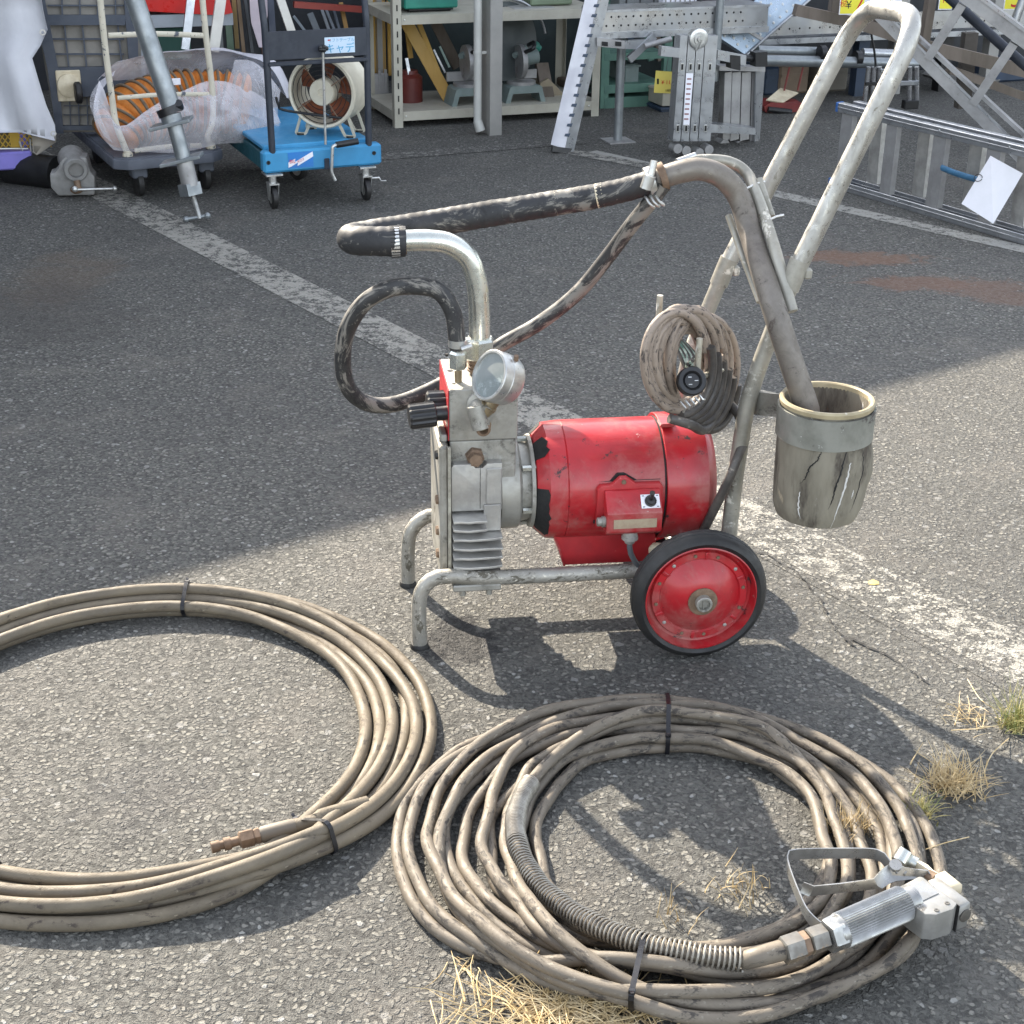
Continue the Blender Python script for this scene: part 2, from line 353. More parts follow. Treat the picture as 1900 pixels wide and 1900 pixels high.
# --- asphalt, with paint lines, stains as its own colour
def asphalt(name,paint=0.0,pc=(.56,.54,.50)):
    t=NT(name); co=t.co('World')
    wob=t.n('ShaderNodeTexNoise'); wob.inputs['Scale'].default_value=60; t.l(co,wob.inputs['Vector'])
    wm=t.n('ShaderNodeMix'); wm.data_type='VECTOR'; wm.inputs[0].default_value=.016; t.l(co,wm.inputs[4]); t.l(wob.outputs['Color'],wm.inputs[5]); cw=wm.outputs[1]
    v1=t.vor(cw,100); v2=t.vor(cw,210); v3=t.vor(cw,50)
    sp=t.n('ShaderNodeSeparateColor'); t.l(v1.outputs['Color'],sp.inputs[0]); sp2=t.n('ShaderNodeSeparateColor'); t.l(v2.outputs['Color'],sp2.inputs[0]); sp3=t.n('ShaderNodeSeparateColor'); t.l(v3.outputs['Color'],sp3.inputs[0])
    stone=t.mix(t.ramp(sp.outputs[0],.0,1.0),(.105,.102,.090),(.245,.236,.208))
    stone=t.mix(t.ramp(sp.outputs[1],.93,.97),stone,(.34,.335,.31))
    tar=t.mix(t.ramp(sp2.outputs[0],0,1),(.042,.041,.037),(.112,.110,.098))
    m1=t.ramp(v1.outputs['Distance'],.30,.50); show=t.ramp(sp.outputs[2],.18,.34)   # chips not under tar
    k=t.math('MULTIPLY',t.math('SUBTRACT',1.0,m1),show)
    col=t.mix(k,tar,stone)
    big=t.math('MULTIPLY',t.ramp(v3.outputs['Distance'],.38,.30),t.ramp(sp3.outputs[0],.95,.97)); col=t.mix(big,col,(.24,.235,.22))
    lw=t.noise(co,1.1,5,.6); l2=t.noise(co,4.5,5,.65)
    col=t.mix(t.ramp(lw,.35,.7,0,.30),col,(.055,.052,.050)); col=t.mix(t.ramp(l2,.5,.75,0,.35),col,(.20,.18,.155))
    # rust stains on the asphalt
    def spot(x,y,rx,ry,c,s_=9,amt=.7,edge=.45):
        nonlocal col
        sep=t.n('ShaderNodeSeparateXYZ'); t.l(co,sep.inputs[0])
        a=t.math('DIVIDE',t.math('SUBTRACT',sep.outputs[0],x),rx); b_=t.math('DIVIDE',t.math('SUBTRACT',sep.outputs[1],y),ry)
        d=t.math('SQRT',t.math('ADD',t.math('MULTIPLY',a,a),t.math('MULTIPLY',b_,b_)))
        d=t.math('ADD',d,t.math('MULTIPLY',t.math('SUBTRACT',t.noise(co,s_,7,.75,.8),.5),3.0))
        col=t.mix(t.ramp(d,1-edge,1,amt,0),col,c)
    if not paint:
        q=G(1590,478); spot(q.x,q.y,.26,.10,(.17,.095,.06),9,.85,.5)
        q=G(1700,525); spot(q.x,q.y,.26,.10,(.16,.09,.06),9,.8,.5)
        q=G(1840,540); spot(q.x,q.y,.16,.16,(.15,.088,.06),10,.7,.5)
        q=G(105,520); spot(q.x,q.y,.20,.35,(.13,.095,.065),5,.45,.6)
        q=G(60,580); spot(q.x,q.y,.4,.35,(.05,.045,.04),4,.5,.6)
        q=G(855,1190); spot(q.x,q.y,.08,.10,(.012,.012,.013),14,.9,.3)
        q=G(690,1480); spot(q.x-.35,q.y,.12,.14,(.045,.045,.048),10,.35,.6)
    pits=t.ramp(t.noise(co,420,3,.6),.3,.7)
    def facet(v,amt,f_):
        sb=t.n('ShaderNodeVectorMath'); sb.operation='SUBTRACT'; t.l(cw,sb.inputs[0]); t.l(v.outputs['Position'],sb.inputs[1])
        cs=t.n('ShaderNodeVectorMath'); cs.operation='SUBTRACT'; t.l(v.outputs['Color'],cs.inputs[0]); cs.inputs[1].default_value=(.5,.5,.5)
        dt=t.n('ShaderNodeVectorMath'); dt.operation='DOT_PRODUCT'; t.l(sb.outputs[0],dt.inputs[0]); t.l(cs.outputs[0],dt.inputs[1])
        return t.math('MULTIPLY',dt.outputs['Value'],f_*amt)
    k2_=t.math('MULTIPLY',t.math('SUBTRACT',1.0,t.ramp(v2.outputs['Distance'],.25,.5)),t.ramp(sp2.outputs[1],.4,.5))
    hgt=t.math('MULTIPLY',k,t.math('ADD',t.math('ADD',.55,t.math('MULTIPLY',sp.outputs[1],.5)),facet(v1,1.3,100)))
    hgt=t.math('MAXIMUM',hgt,t.math('MULTIPLY',k2_,t.math('ADD',.40,facet(v2,.9,210))))
    hgt=t.math('ADD',hgt,t.math('MULTIPLY',pits,.30)); hgt=t.math('ADD',hgt,t.math('MULTIPLY',t.noise(co,38,4,.6),.5))
    ro=t.ramp(sp.outputs[0],0,1,.62,.92); bs=1.0
    if paint:
        wear=t.math('ADD',t.math('MULTIPLY',t.noise(co,26,7,.75,.3),.9),t.math('ADD',t.math('MULTIPLY',t.noise(co,180,4,.7),.34),.105))
        wear=t.math('ADD',wear,t.math('MULTIPLY',t.ramp(lw,.3,.7),.12)); wear=t.math('ADD',wear,t.math('MULTIPLY',k,.10))
        f=t.ramp(wear,.90-paint,1.0-paint)
        col=t.mix(f,col,pc)
    return t.fin(col,ro,0.0,t.bump(hgt,1.0,.0050))
ASPH=asphalt('asphalt'); PAINT3=asphalt('worn_white_line_paint',.24,(.36,.35,.315)); PAINT=asphalt('worn_white_paint',.15,(.34,.325,.285)); PAINT2=asphalt('faded_paint_traces',.065,(.27,.26,.235))
# ------------------------------------------------------------------ the setting
def struct(mb,name,m,**kw): return mb.build(name,m,kind='structure',**kw)
mb=MB(); mb.add([(-40,-30,0),(40,-30,0),(40,50,0),(-40,50,0)],[(0,1,2,3)]); ground=struct(mb,'ground',ASPH)
def strip(pts,wd,z=.004,n=1):
    mb=MB(); P=[Vector((p[0],p[1],z)) for p in pts]; L=[];Rr=[]
    for i,p in enumerate(P):
        T=(P[min(i+1,len(P)-1)]-P[max(i-1,0)]).normalized(); W=Vector((-T.y,T.x,0))*(wd[i] if isinstance(wd,(list,tuple)) else wd)/2
        L.append(p+W); Rr.append(p-W)
    mb.add(L+Rr,[(i,len(P)+i,len(P)+i+1,i+1) for i in range(len(P)-1)]); return mb
a,b_=G(250,385),G(1900,1228); d=(b_-a).normalized()
struct(strip([a-d*2.2,b_+d*1.5],.145,.0014),'parking_line',PAINT); m_=a+d*2.1; struct(strip([m_,b_+d*1.5],[.15,.27],.0008),'parking_line',PAINT2)
a,b_=G(1450,362),G(1900,463); d=(b_-a).normalized()
struct(strip([a-d*1.0,b_+d*3],.085,.0014),'parking_line',PAINT3)
a,b_=G(1085,287),G(1440,352); d=(b_-a).normalized()
struct(strip([a-d*.1,b_-d*.3],.085,.0018),'parking_line',PAINT)
a,b_=G(420,315),G(1080,262); struct(strip([a,b_],.11,.0022),'parking_line',PAINT2)
# cracks in the asphalt
CRK=mat('crack_shadowed_tar',(.02,.019,.018),None,30,.9)
random.seed(3)
def crack(px,wd):
    P=[G(x,y) for x,y in px]; Q=[]
    for i in range(len(P)-1):
        n=max(2,int((P[i+1]-P[i]).length/.008))
        for k in range(n):
            t=k/n; Q.append(P[i].lerp(P[i+1],t)+Vector((random.gauss(0,.0016),random.gauss(0,.0022),0)))
    ww=[wd*max(.15,random.random()**1.3) for q in Q]; struct(strip(Q,ww,.0028)  ,'crack',CRK)
crack([(1392,1024),(1420,1030),(1480,1062),(1500,1088),(1520,1110),(1535,1145),(1560,1180),(1600,1196),(1640,1215),(1690,1245),(1730,1275)],.0065)
crack([(1560,1180),(1590,1205)],.010); crack([(700,430),(760,470),(830,560),(960,600)],.002)
# roofed sales yard of the shop: floor is the same asphalt; roof, back wall
WALL=mat('grey_corrugated_wall',(.10,.11,.11),(.075,.082,.085),3,.6,0,.1,20)
ROOF=mat('roof_sheet',(.30,.31,.32),(.24,.25,.26),2,.5,.2,.05)
E1,E2=G(0,1165),G(1900,655); sh=Vector((sun_dir.x,sun_dir.y,0))/sun_dir.z*2.72
ed=(E2-E1).normalized(); ep=Vector((-ed.y,ed.x,0)); E0=E1+sh; E0.z=2.5
mb=MB(Matrix((ed,ep,Vector((0,0,1)))).transposed().to_4x4()); mb.xf.translation=E0
mb.box((-9,0,0),(12,9,.14)); mb.box((-9,-.05,-.12),(12,.0,.18)); 
roof=struct(mb,'canopy_roof',ROOF)
YF=Frame((0,9.4,0),22)
mb=MB(YF.m); mb.box((-9,0,0),(11,.15,3.2))
for i in range(66): mb.box((-9+i*.3,-.03,0),(-8.85+i*.3,.0,3.2))
struct(mb,'back_wall',WALL)
mb=MB(YF.m); mb.box((-5.2,-5,0),(-5.1,0,3)); struct(mb,'side_wall',WALL)
# ------------------------------------------------------------------ the airless paint sprayer
M=Frame(G(778,1200),8); V=Vector
def p(x,y,v): return M.p(x,y,v)
def mw_(q): return M.m@V(q)
spr=thing('paint_sprayer','old electric airless paint sprayer with red motor and red wheels on a tube cart','paint sprayer',M.o,8)
def N(): return MB(M.m)
# frame rails with bent front feet
def rail(px,v,zr,u1):
    P=[p(x,y,v) for x,y in px]; P[0].z=.004; P=P+[V((P[-1].x+.1,v,zr)),V((u1,v,zr))]
    mb=N(); mb.tube(catmull(P,.012),.0135,14); return mb
near=rail([(779,1199),(777,1135),(781,1100),(800,1076),(835,1069)],0,.131,.50)
near.build('frame_rail',LTUBE,spr)
rail([(757,1084),(757,1020),(763,985),(785,962),(815,956)],.24,.137,.50).build('frame_rail',LTUBE,spr)
for u,v in ((-0.0,.0),(p(757,1084,.24).x,.24)):
    mb=N(); mb.lathe((u,v,0),(0,0,1),[(0,.0165),(.004,.0165),(.008,.0145)],16); mb.build('rubber_foot',RUB,spr)
mb=N(); mb.tube([(.485,-.085,.1205),(.485,.325,.1205)],.0095,12); 
for v in (0,.24): mb.box((.455,v-.004,.095),(.515,v+.004,.150),.003)
mb.build('axle',STEEL,spr)
# cross plates carrying pump and motor
mb=N(); mb.box((.06,-.012,.112),(.145,.255,.124),.002); mb.build('mounting_plate',CAST,spr)
mb=N()
for x in (.078,.125): mb.cyl((x,.0,.100),(x,.0,.113),.006,seg=6)
mb.build('mounting_bolt',CAST,spr)
# handle: two uprights and a U
na=[p(1350,1000,0),p(1365,880,0),p(1385,755,0),p(1408,680,0)]; nb=[p(1476,505,0),p(1592,285,0),p(1697,88,0)]
fa=[p(1240,970,.27),p(1252,820,.27),p(1262,740,.27),p(1280,655,.27)]; fb=[p(1345,500,.27),p(1455,290,.27),p(1572,62,.27)]
fa[0].z=na[0].z=.14
nt_,ft_=p(1712,28,0),p(1600,12,.27)
U=bend([nb[0],nb[2],nt_],.02); 
top=bend([nb[0],V(nt_),V(ft_),fb[0]],.085,8)
mb=N(); mb.tube(top,.0158,18,cap=True); mb.build('handle_loop',HTUBE,spr)
def lower(a,b0): 
    mb=N(); mb.tube(catmull(bend([a[0],a[1],a[2],a[3],b0],.03),.02),.0142,16); 
    d=(b0-a[3]).normalized(); mb.tube([b0-d*.03,b0+d*.022],.0170,16); mb.box(b0+V((.012,-.012,-.01)),b0+V((.026,.0,.008)),.003); return mb
lower([na[0],na[1],na[2],na[3]],nb[0]).build('handle_upright',TUBED,spr); lower(fa,fb[0]).build('handle_upright',TUBED,spr)
# --- wheels
def wheel(vo,sgn,lbl=None):
    c=V((.484,vo,.1205)); ax=V((0,sgn,0)); WS=Matrix.Translation(c)@Matrix.Diagonal((1.06,1,1.06,1))@Matrix.Translation(-c)       # ax points inward, away from the outer face
    mb=MB(M.m@WS); R_=.114; prof=[(.006,.090),(.000,.094),(-.003,.100),(.0,.106),(.006,.1105),(.012,.1125),(.0135,.1115),(.015,.1135),(.020,.114),(.0212,.1128),(.0228,.114),(.0275,.1138),(.029,.1122),(.0305,.1132),(.036,.110),(.043,.104),(.045,.098),(.040,.088)]
    mb.lathe(c,ax,prof,64,closed=True); w_=mb.build('wheel',RUB,spr)
    mb=MB(M.m@WS); prof=[(.0,.0935),(-.001,.0915),(.004,.0905),(.018,.0865),(.0195,.082),(.0135,.0795),(.0125,.0685),(.0155,.066),(.0125,.062),(.005,.053),(-.002,.042),(-.0065,.030),(-.008,.021),(-.008,.0),]
    mb.lathe(c,ax,prof,64,caps=False)
    rim=mb.build('rim',RED,w_,sharp=50)
    for k in range(12):
        a=2*math.pi*(k+.3)/12; q=c+V((math.cos(a)*.0735,0,math.sin(a)*.0735)); mb=MB(M.m@WS)
        mb.lathe(q+ax*.0134,-ax,[(0,.0035),(.0018,.003),(.0024,.0)],8); mb.build('rivet',CASTL if k%3==1 else RUST,rim)
        a+=math.pi/12; 
        if k%2==0:
            m=Matrix.Translation(c)@Matrix.Rotation(-a,4,'Y'); mb=MB(M.m@WS); e=ax.y
            mb.box((.067,.0145*e,-.0028),(.080,.0105*e,.0028),.0012,m=m); mb.build('rib',RED,rim)
    mb=MB(M.m@WS); mb.lathe(c-ax*.0080,-ax,[(0,.0245),(.0022,.0245),(.003,.022),(.003,.012),(.006,.012)],28); mb.build('hub_washer',RUST,rim)
    mb=MB(M.m@WS); mb.lathe(c-ax*.0138,-ax,[(-.004,.0135),(.008,.0135),(.009,.0125),(.009,.0095),(.001,.0092),(.001,.0)],20); mb.box(c-ax*.0145+V((-.0012,-.002,-.009)),c-ax*.0145+V((.0012,.002,.009))); mb.build('axle_nut',CAST,rim)
wheel(-.100,1); wheel(.335,-1)
# --- motor
AXZ=.262; AV=.12; mc=V((0,AV,AXZ))
mb=N(); seg=48
mb.lathe((.213,AV,AXZ),(1,0,0),[(0,.078),(.002,.086),(.022,.1045),(.052,.1075),(.0535,.106),(.055,.1075),(.232,.1075)],seg)
motor=mb.build('motor_housing',RED,spr,sharp=30)
rv=random.Random(8)                           # worn black rubber showing round the front end bell
for a0,a1 in ((48,74),(-52,14),(100,125),(150,190),(-100,-75)):
    rows=[]; nn=max(4,int((a1-a0)/5))
    for i in range(nn+1):
        t=R(a0+(a1-a0)*i/nn); e_=1 if 0<i<nn else .75; ex_=(.0205+rv.uniform(-.002,.004))*e_; row=[]
        for x in (-.0006,.002,.008,.014,ex_):
            r=(.0795+x*0) if x<0 else (.086+(x-.002)*(.0185/.020) if x>=.002 else .086); r+=.0009
            row.append(V((.213+x,AV-r*math.cos(t),AXZ+r*math.sin(t))))
        rows.append(row)
    mb=N(); mb.sheet(rows,.0005); mb.build('vent_opening',DARK,motor)
mb=N(); mb.lathe((.440,AV,AXZ),(1,0,0),[(0,.1075),(0,.1135),(.001,.1145),(.075,.1145),(.082,.110),(.093,.096),(.099,.07),(.101,0)],seg); fc=mb.build('fan_cover',RED,spr,sharp=30)
mb=N(); mb.lathe((.437,AV,AXZ),(1,0,0),[(0,.1085),(.0035,.1085)],seg); mb.build('gap_seal',DARK,fc)
mb=N(); mb.box((.436,AV-.05,AXZ+.112),(.462,AV-.02,AXZ+.119),.002); mb.build('cover_tab',RED,fc)
for (x,z) in ((.52,AXZ-.082),(.455,AXZ-.085)):
    mb=N(); v=AV-math.sqrt(.1145**2-(z-AXZ)**2)if x<.515 else AV-.072; mb.lathe((x,v+.001,z),(0,-1,0),[(0,.004),(.002,.0035),(.0025,0)],8); mb.build('screw',RUST,fc)
mb=N()                                       # pedestal
mb.prism([(.268,.120),(.258,.155),(.235,.215),(.43,.215),(.44,.120)],.055,.19); mb.build('motor_pedestal',REDD,spr,bev=.0025)
mb=N(); mb.prism([(.2665,.1195),(.2565,.155),(.2335,.2155),(.237,.2155),(.260,.155),(.270,.1195)],.0530,.19); mb.build('pedestal_edge',RED,spr,smooth=False)
# junction box
jv=-.012
def jb(px0,py0): return p(px0,py0,jv)
j0=V((.330,jv,.172)); 
mb=MB(M.m@Matrix.Translation((0,0,.044)))
A=[(.318,.222),(.318,.180),(.325,.172),(.415,.176),(.423,.190),(.423,.222)]
# body: top slopes back from front edge to motor
u0,u1=.318,.424
prof=[(-.030,.178),(-.030,.214),(-.002,.245),(.06,.25),(.06,.172),(-.024,.172)]
mb.prism(prof,u0+.008,u1,axis='u'); jbx=mb.build('junction_box',RED,spr,bev=.0025)
mb=MB(M.m@Matrix.Translation((0,0,.044))); prof2=[(u0-.004,.172),(u0-.004,.246),(u0+.002,.252),(u0+.022,.253),(u0+.036,.266),(u0+.048,.266),(u0+.066,.253),(u1+.002,.253),(u1+.007,.246),(u1+.007,.172)]
mb.prism(prof2,.004,.018); mb.build('box_backplate',REDD,jbx,bev=.0025)
mb=MB(M.m@Matrix.Translation((0,0,.044))); prof3=[(a_-.0025 if a_<.37 else a_+.0025,z_+.0025) for a_,z_ in prof2]; mb.prism(prof3,.019,.024); mb.build('gasket',DARK,jbx,smooth=False)
mb=MB(M.m@Matrix.Translation((0,0,.044))); mb.lathe((u0+.042,.004,.259),(0,-1,0),[(0,.0045),(.0025,.004),(.003,0)],8); mb.build('screw',RUST,jbx)
mb=MB(M.m@Matrix.Translation((0,0,.044))); mb.box((u0+.020,-.0315,.186),(u1-.010,-.0300,.203)); mb.build('name_strip',mat('faded_label',(.40,.33,.23),(.33,.24,.17),30,.5,.2,.1),jbx)
sl_=V((0,.028,.031)).normalized()
mS=plane_xf((u1-.020,-.0165,.2292),(1,0,0),sl_)
mb=MB(M.m@Matrix.Translation((0,0,.044))@mS); mb.box((-.0165,-.0125,0),(.0165,.0125,.0008)); mb.build('switch_label',WHITEP,jbx)
mb=MB(M.m@Matrix.Translation((0,0,.044))@mS)
for sx in (-1,1):
    for sy in (-1,1): mb.box((sx*.0125-.002,sy*.010-.0006,.001),(sx*.0125+.002,sy*.010+.0006,.0015))
mb.build('label_print',BLK,jbx)
mb=MB(M.m@Matrix.Translation((0,0,.044))@mS); mb.lathe((0,0,.001),(0,0,1),[(0,.0105),(.003,.0105),(.0045,.008),(.008,.0075),(.009,.005)],18); mb.tube([(0,0,.006),(-.001,.004,.024),(-.0015,.006,.030)],.0042,10,rr=lambda t:.7+.45*t); mb.build('toggle_switch',BLK,jbx)
mb=MB(M.m@Matrix.Translation((0,0,.044))); mb.lathe((u0+.008,-.014,.193),(-1,0,0),[(0,.010),(.006,.010),(.006,.008),(.014,.008),(.015,.006)],12); mb.build('side_plug',CAST,jbx)
mb=MB(M.m@Matrix.Translation((0,0,.044))); mb.lathe((.372,-.010,.172),(0,0,-1),[(0,.0135),(.009,.0135),(.010,.015),(.016,.015),(.017,.011),(.024,.0085)],14); mb.build('cable_gland',CASTL,jbx)
mb=MB(M.m@Matrix.Translation((0,0,.044))); mb.tube(catmull([(.372,-.010,.150),(.376,-.008,.125),(.40,.0,.090),(.45,.04,.07)],.01),.005,8); mb.build('motor_lead',mat('grey_lead',(.10,.11,.12),None,20,.5),jbx)
mb=N(); mb.ball((.432,.03,.155),.016,10,(1,.7,.9)); mb.build('tag_stub',CREAM,spr)  # cream lump between the motor and the near wheel
# --- bell housing between motor and pump
mb=N(); mb.lathe((.148,AV,AXZ),(1,0,0),[(0,.080),(.004,.084),(.036,.084),(.040,.080),(.042,.072),(.058,.070),(.058,.083),(.064,.085),(.066,.078)],44); mb.build('bell_housing',CAST,spr)
for k in range(6):
    a=R(60*k+20); q=V((.190,AV+math.cos(a)*.077,AXZ+math.sin(a)*.077)); mb=N(); mb.lathe(q,(1,0,0),[(0,.0055),(.024,.0055)],6); mb.build('housing_bolt',ZINC,spr)
# --- pump block
bt=.4685
mb=N(); mb.box((.0605,.045,.375),(.178,.205,bt),.0015); blk=mb.build('valve_block',CAST,spr,bev=.0012)
mb=N(); mb.box((.0585,.046,.376),(.0600,.204,bt-.001)); mb.build('side_panel',REDD,blk,smooth=False)
mb=N(); mb.box((.0615,.047,.245),(.176,.190,.3742),.002); lb=mb.build('pump_body',CAST,spr,bev=.0012)
mb=N(); mb.prism([(.062,.250),(.062,.333),(.066,.338),(.098,.338),(.104,.330),(.116,.330),(.124,.338),(.150,.338),(.150,.250)],.028,.047); fp=mb.build('crankcase_cover',CASTL,spr,bev=.0012)
mb=N(); mb.box((.1115,.0272,.253),(.1122,.0281,.335)); mb.build('cover_seam',DARK,fp)
mb=N(); mb.box((.1225,.0245,.262),(.149,.028,.330),.002); mb.box((.118,.0225,.212),(.148,.04,.262),.001); mb.build('cover_pad',CASTL,fp)
mb=N(); mb.lathe((.104,.047,.346),(0,-1,0),[(0,.017),(.010,.0165),(.013,.0135),(.013,.0125),(.024,.012),(.025,.0)],6,ang0=.3); mb.build('plug_bolt',RUST,spr)
mb=N(); mb.box((.1165,.0435,.336),(.1265,.047,.35),.002); mb.build('cast_lug',CAST,lb)
# left cover plate with recesses
mb=N(); mb.box((.0415,.03,.118),(.0575,.212,.372),.004); mb.box((.046,.05,.372),(.0575,.19,.385),.002); pl=mb.build('end_plate',CAST,spr)
mb=N(); mb.box((.0555,.022,.120),(.0605,.030,.372)); mb.build('end_plate_flange',CREAM if 0 else mat('weathered_edge',(.40,.38,.31),(.24,.22,.18),50,.7,.2,.3,120),spr,smooth=False)
for z in (.345,.20,.26,.155):
    mb=N(); mb.lathe((.0415,.06,z),(-1,0,0),[(0,.009),(.004,.0085),(.005,.006)],8); mb.build('plate_bolt',BLK if z>.3 else RUST,pl)
# cooling fins
mb=N(); mb.box((.070,.066,.136),(.140,.175,.245)); mb.build('fin_core',mat('grimy_core',(.05,.048,.043),(.03,.03,.027),20,.8),spr,smooth=False)  # recess shade between the fins put into the core colour
zz=[.2415,.2245,.207,.1885,.171,.1525]
for i,z in enumerate(zz):
    mb=N(); ue=.120 if i<2 else .148
    ed_=[(.0625,-.002+.004*(i%2)),(.0625,.17),(ue+.002,.17),(ue+.001,-.004+.003*((i*7)%3)),(ue-.02,-.003),(.09,-.0045),(.075,-.001)]
    mb.prism(ed_,z-.0024,z+.0024,axis='z'); mb.build('cooling_fin',CASTL,spr,bev=.0012)
mb=N(); mb.box((.064,-.006,.1245),(.147,.17,.142),.0015); mb.build('pump_foot',CAST,spr,bev=.0012)
# top of the block: holes, fittings
for (x,y,r_) in ((835,688,.0055),(842,712,.0032),(829,657,.003)):
    q=M.z(x,y,bt); mb=N(); mb.lathe((q.x,q.y,bt-.004),(0,0,1),[(0,r_),(.0046,r_)],12); mb.build('port_hole',DARK,blk)
def up_fit(px,py,z,prof,name,m,seg=20,ang=0.):
    q=p(px,py,.125); mb=N(); mb.lathe((q.x,.125,z),(0,0,1),prof,seg,ang0=ang); return mb.build(name,m,spr)
qb=p(890,640,.125); ub=qb.x
mb=N(); mb.lathe((ub,.125,bt),(0,0,1),[(0,.017),(.006,.017),(.006,.022),(.010,.023),(.012,.0195),(.015,.023),(.018,.0195),(.021,.022),(.024,.020),(.03,.020)],24); mb.build('threaded_adapter',RUST,spr)
zb=bt+.027
mb=N(); mb.lathe((ub,.125,zb),(0,0,1),[(0,.024),(.003,.0265),(.034,.0265),(.038,.0235),(.038,.019)],6,ang0=.35); mb.build('hex_union',ZINC,spr,sharp=20)
eb=[V((ub,.125,zb+.03)),p(889,570,.125),p(884,520,.125),p(868,478,.125),p(835,453,.125),p(795,446,.125),p(742,447,.125)]
mb=N(); mb.tube(catmull(eb,.006),.0182,20); elb=mb.build('elbow_pipe',ZINC,spr)
# small nut + stem for the return hose
us=p(850,665,.085).x
mb=N(); mb.lathe((us,.085,bt),(0,0,1),[(0,.0065),(.028,.0065)],12); mb.build('stem',BRASS,spr)
zs=bt+.024
mb=N(); mb.lathe((us,.085,zs),(0,0,1),[(0,.013),(.002,.0155),(.028,.0155),(.031,.0135),(.034,.0115),(.04,.0115)],6,ang0=.2); mb.build('hex_nut',ZINC,spr,sharp=20)
hp=[V((us,.085,zs+.036)),p(847,622,.085),p(840,578,.087),p(815,541,.09),p(775,531,.10),p(725,535,.115),p(677,561,.13),p(645,610,.15),p(636,665,.17),p(645,718,.19),p(680,748,.21),p(730,750,.225),p(790,728,.24),p(860,690,.25),p(930,640,.26),p(1000,600,.25),p(1070,545,.24),p(1125,480,.22),p(1170,420,.19),p(1212,368,.16),p(1232,342,.15)]
mb=N(); 
def rr(t): return 1.0 if t<.45 else (.92 if t>.6 else 1.0-(t-.45)*.55)
mb.tube(catmull(hp,.010),.0148,16,rr=rr); mb.build('return_hose',BHOSE,spr,label='black return hose smeared with grey paint, looping beside the pump')
mb=N(); mb.lathe((us,.085,zs+.040),(0,0,1),[(0,.0165),(.013,.0165)],22); cl=mb.build('hose_clamp',STEEL,spr)
mb=N(); mb.cyl((us+.004,.066,zs+.041),(us+.022,.066,zs+.047),.0052,seg=10); mb.build('clamp_screw',STEEL,cl)
# big suction hose, ribbed, from the elbow round to the clamps
sp_=[p(752,448,.125),p(715,448,.125),p(680,447,.13),p(660,446,.145),p(652,443,.165),p(662,439,.185),p(700,432,.20),p(790,417,.205),p(900,398,.205),p(1000,382,.20),p(1090,367,.19),p(1160,352,.175),p(1222,333,.16)]
P=catmull(sp_,.0028); mb=N(); n=len(P)
ribs=[1+.015*math.sin(i*2*math.pi/6.0)+.035*noise.noise(V((i*.09,0,0))) for i in range(n)]
mb.tube(P,.0235,22,rr=lambda t:ribs[min(n-1,int(t*(n-1)+.5))]*(1.07-.2*t)); mb.build('suction_hose',SHOSE,spr,label='thick ribbed black suction hose spattered with paint')
for i,(a_,b_) in enumerate(((.30,.303),(.62,.625),(.705,.71),(.83,.836))):
    mb=N(); mb.tube(P[int(a_*n):int(b_*n)+3],.0226-.003*a_+ .0010,20); mb.build('paint_ring',CREAM,spr)
c0,c1=p(725,449,.1255),p(741,448,.125)
mb=N(); mb.tube([c0,c1],.0262,26); cl=mb.build('hose_clamp',mat('band_clamp',(.72,.72,.70),(.6,.6,.58),30,.3,.7,.05),spr)
mb=N()
for k in range(26):
    a=2*math.pi*k/26; m=plane_xf((c0+c1)/2,(c1-c0),(0,0,1))@Matrix.Rotation(a,4,'X'); mb.box((-.0075,-.0008,.0258),(.0075,.0008,.0268),m=m)
mb.build('clamp_slots',DARK,cl)
c0,c1=p(745,448,.125),p(751,447,.125); mb=N(); mb.tube([c0,c1],.0225,20); mb.build('hose_seal',RUST,spr)
# clamps where suction hose meets the bent steel tube
s1=[p(1205,336,.165),p(1218,333,.162)]
for (x0,y0,x1,y1,v) in ((1200,339,1212,335,.165),(1222,331,1234,327,.16)):
    mb=N(); mb.tube([p(x0,y0,v),p(x1,y1,v)],.0255,24); cl=mb.build('hose_clamp',RUST if x0>1210 else STEEL,spr)
mb=N(); a_,b_=p(1203,345,.135),p(1214,298,.14); mb.tube([a_,b_],.0062,12); mb.tube([p(1198,350,.13),p(1206,326,.13)],.0105,8); mb.build('clamp_bolt',STEEL,spr)
mb=N(); mb.tube([p(1256,300,.19),p(1290,288,.20)],.0055,12); mb.build('clamp_bolt',STEEL,spr)
mb=N()
for k in range(3):
    c=p(1206+9*k,362-2*k,.15); mb.tube([c+V((.020*math.cos(t*.7)*.4,.018*math.sin(t*.7),-.02*abs(math.cos(t*.35)))) for t in range(9)],.0022,6)
mb.build('wire_tie',STEEL,spr)
# bent steel suction tube down into the cup
st=[p(1218,333,.162),p(1262,319,.155),p(1302,314,.15),p(1342,330,.14),p(1372,368,.135),p(1392,430,.10),p(1412,495,.03),p(1440,585,-.045),p(1466,665,-.072),p(1500,766,-.095)]
P=catmull(st,.008); P[-1].z-=.02
mb=N(); mb.tube(P,.0192,20,rr=lambda t:1.0+.08*t); mb.build('suction_tube',STUBE,spr,label='bent steel suction tube, brown stained lower end standing in the cup')
rt_=[p(1230,322,.20),p(1280,300,.205),p(1330,297,.205),p(1362,304,.20),p(1386,322,.19),p(1400,352,.15),p(1418,400,.11),p(1440,470,.03),p(1470,578,-.03)]
mb=N(); mb.tube(catmull(rt_,.008),.0100,14); rtb=mb.build('return_tube',TUBED,spr)
for (x0,y0,x1,y1) in ((1408,332,1432,402),):
    mb=N(); mb.tube([p(x0,y0,.165),p(x1,y1,.12)],.0068,10); mb.build('side_rod',TUBED,spr)
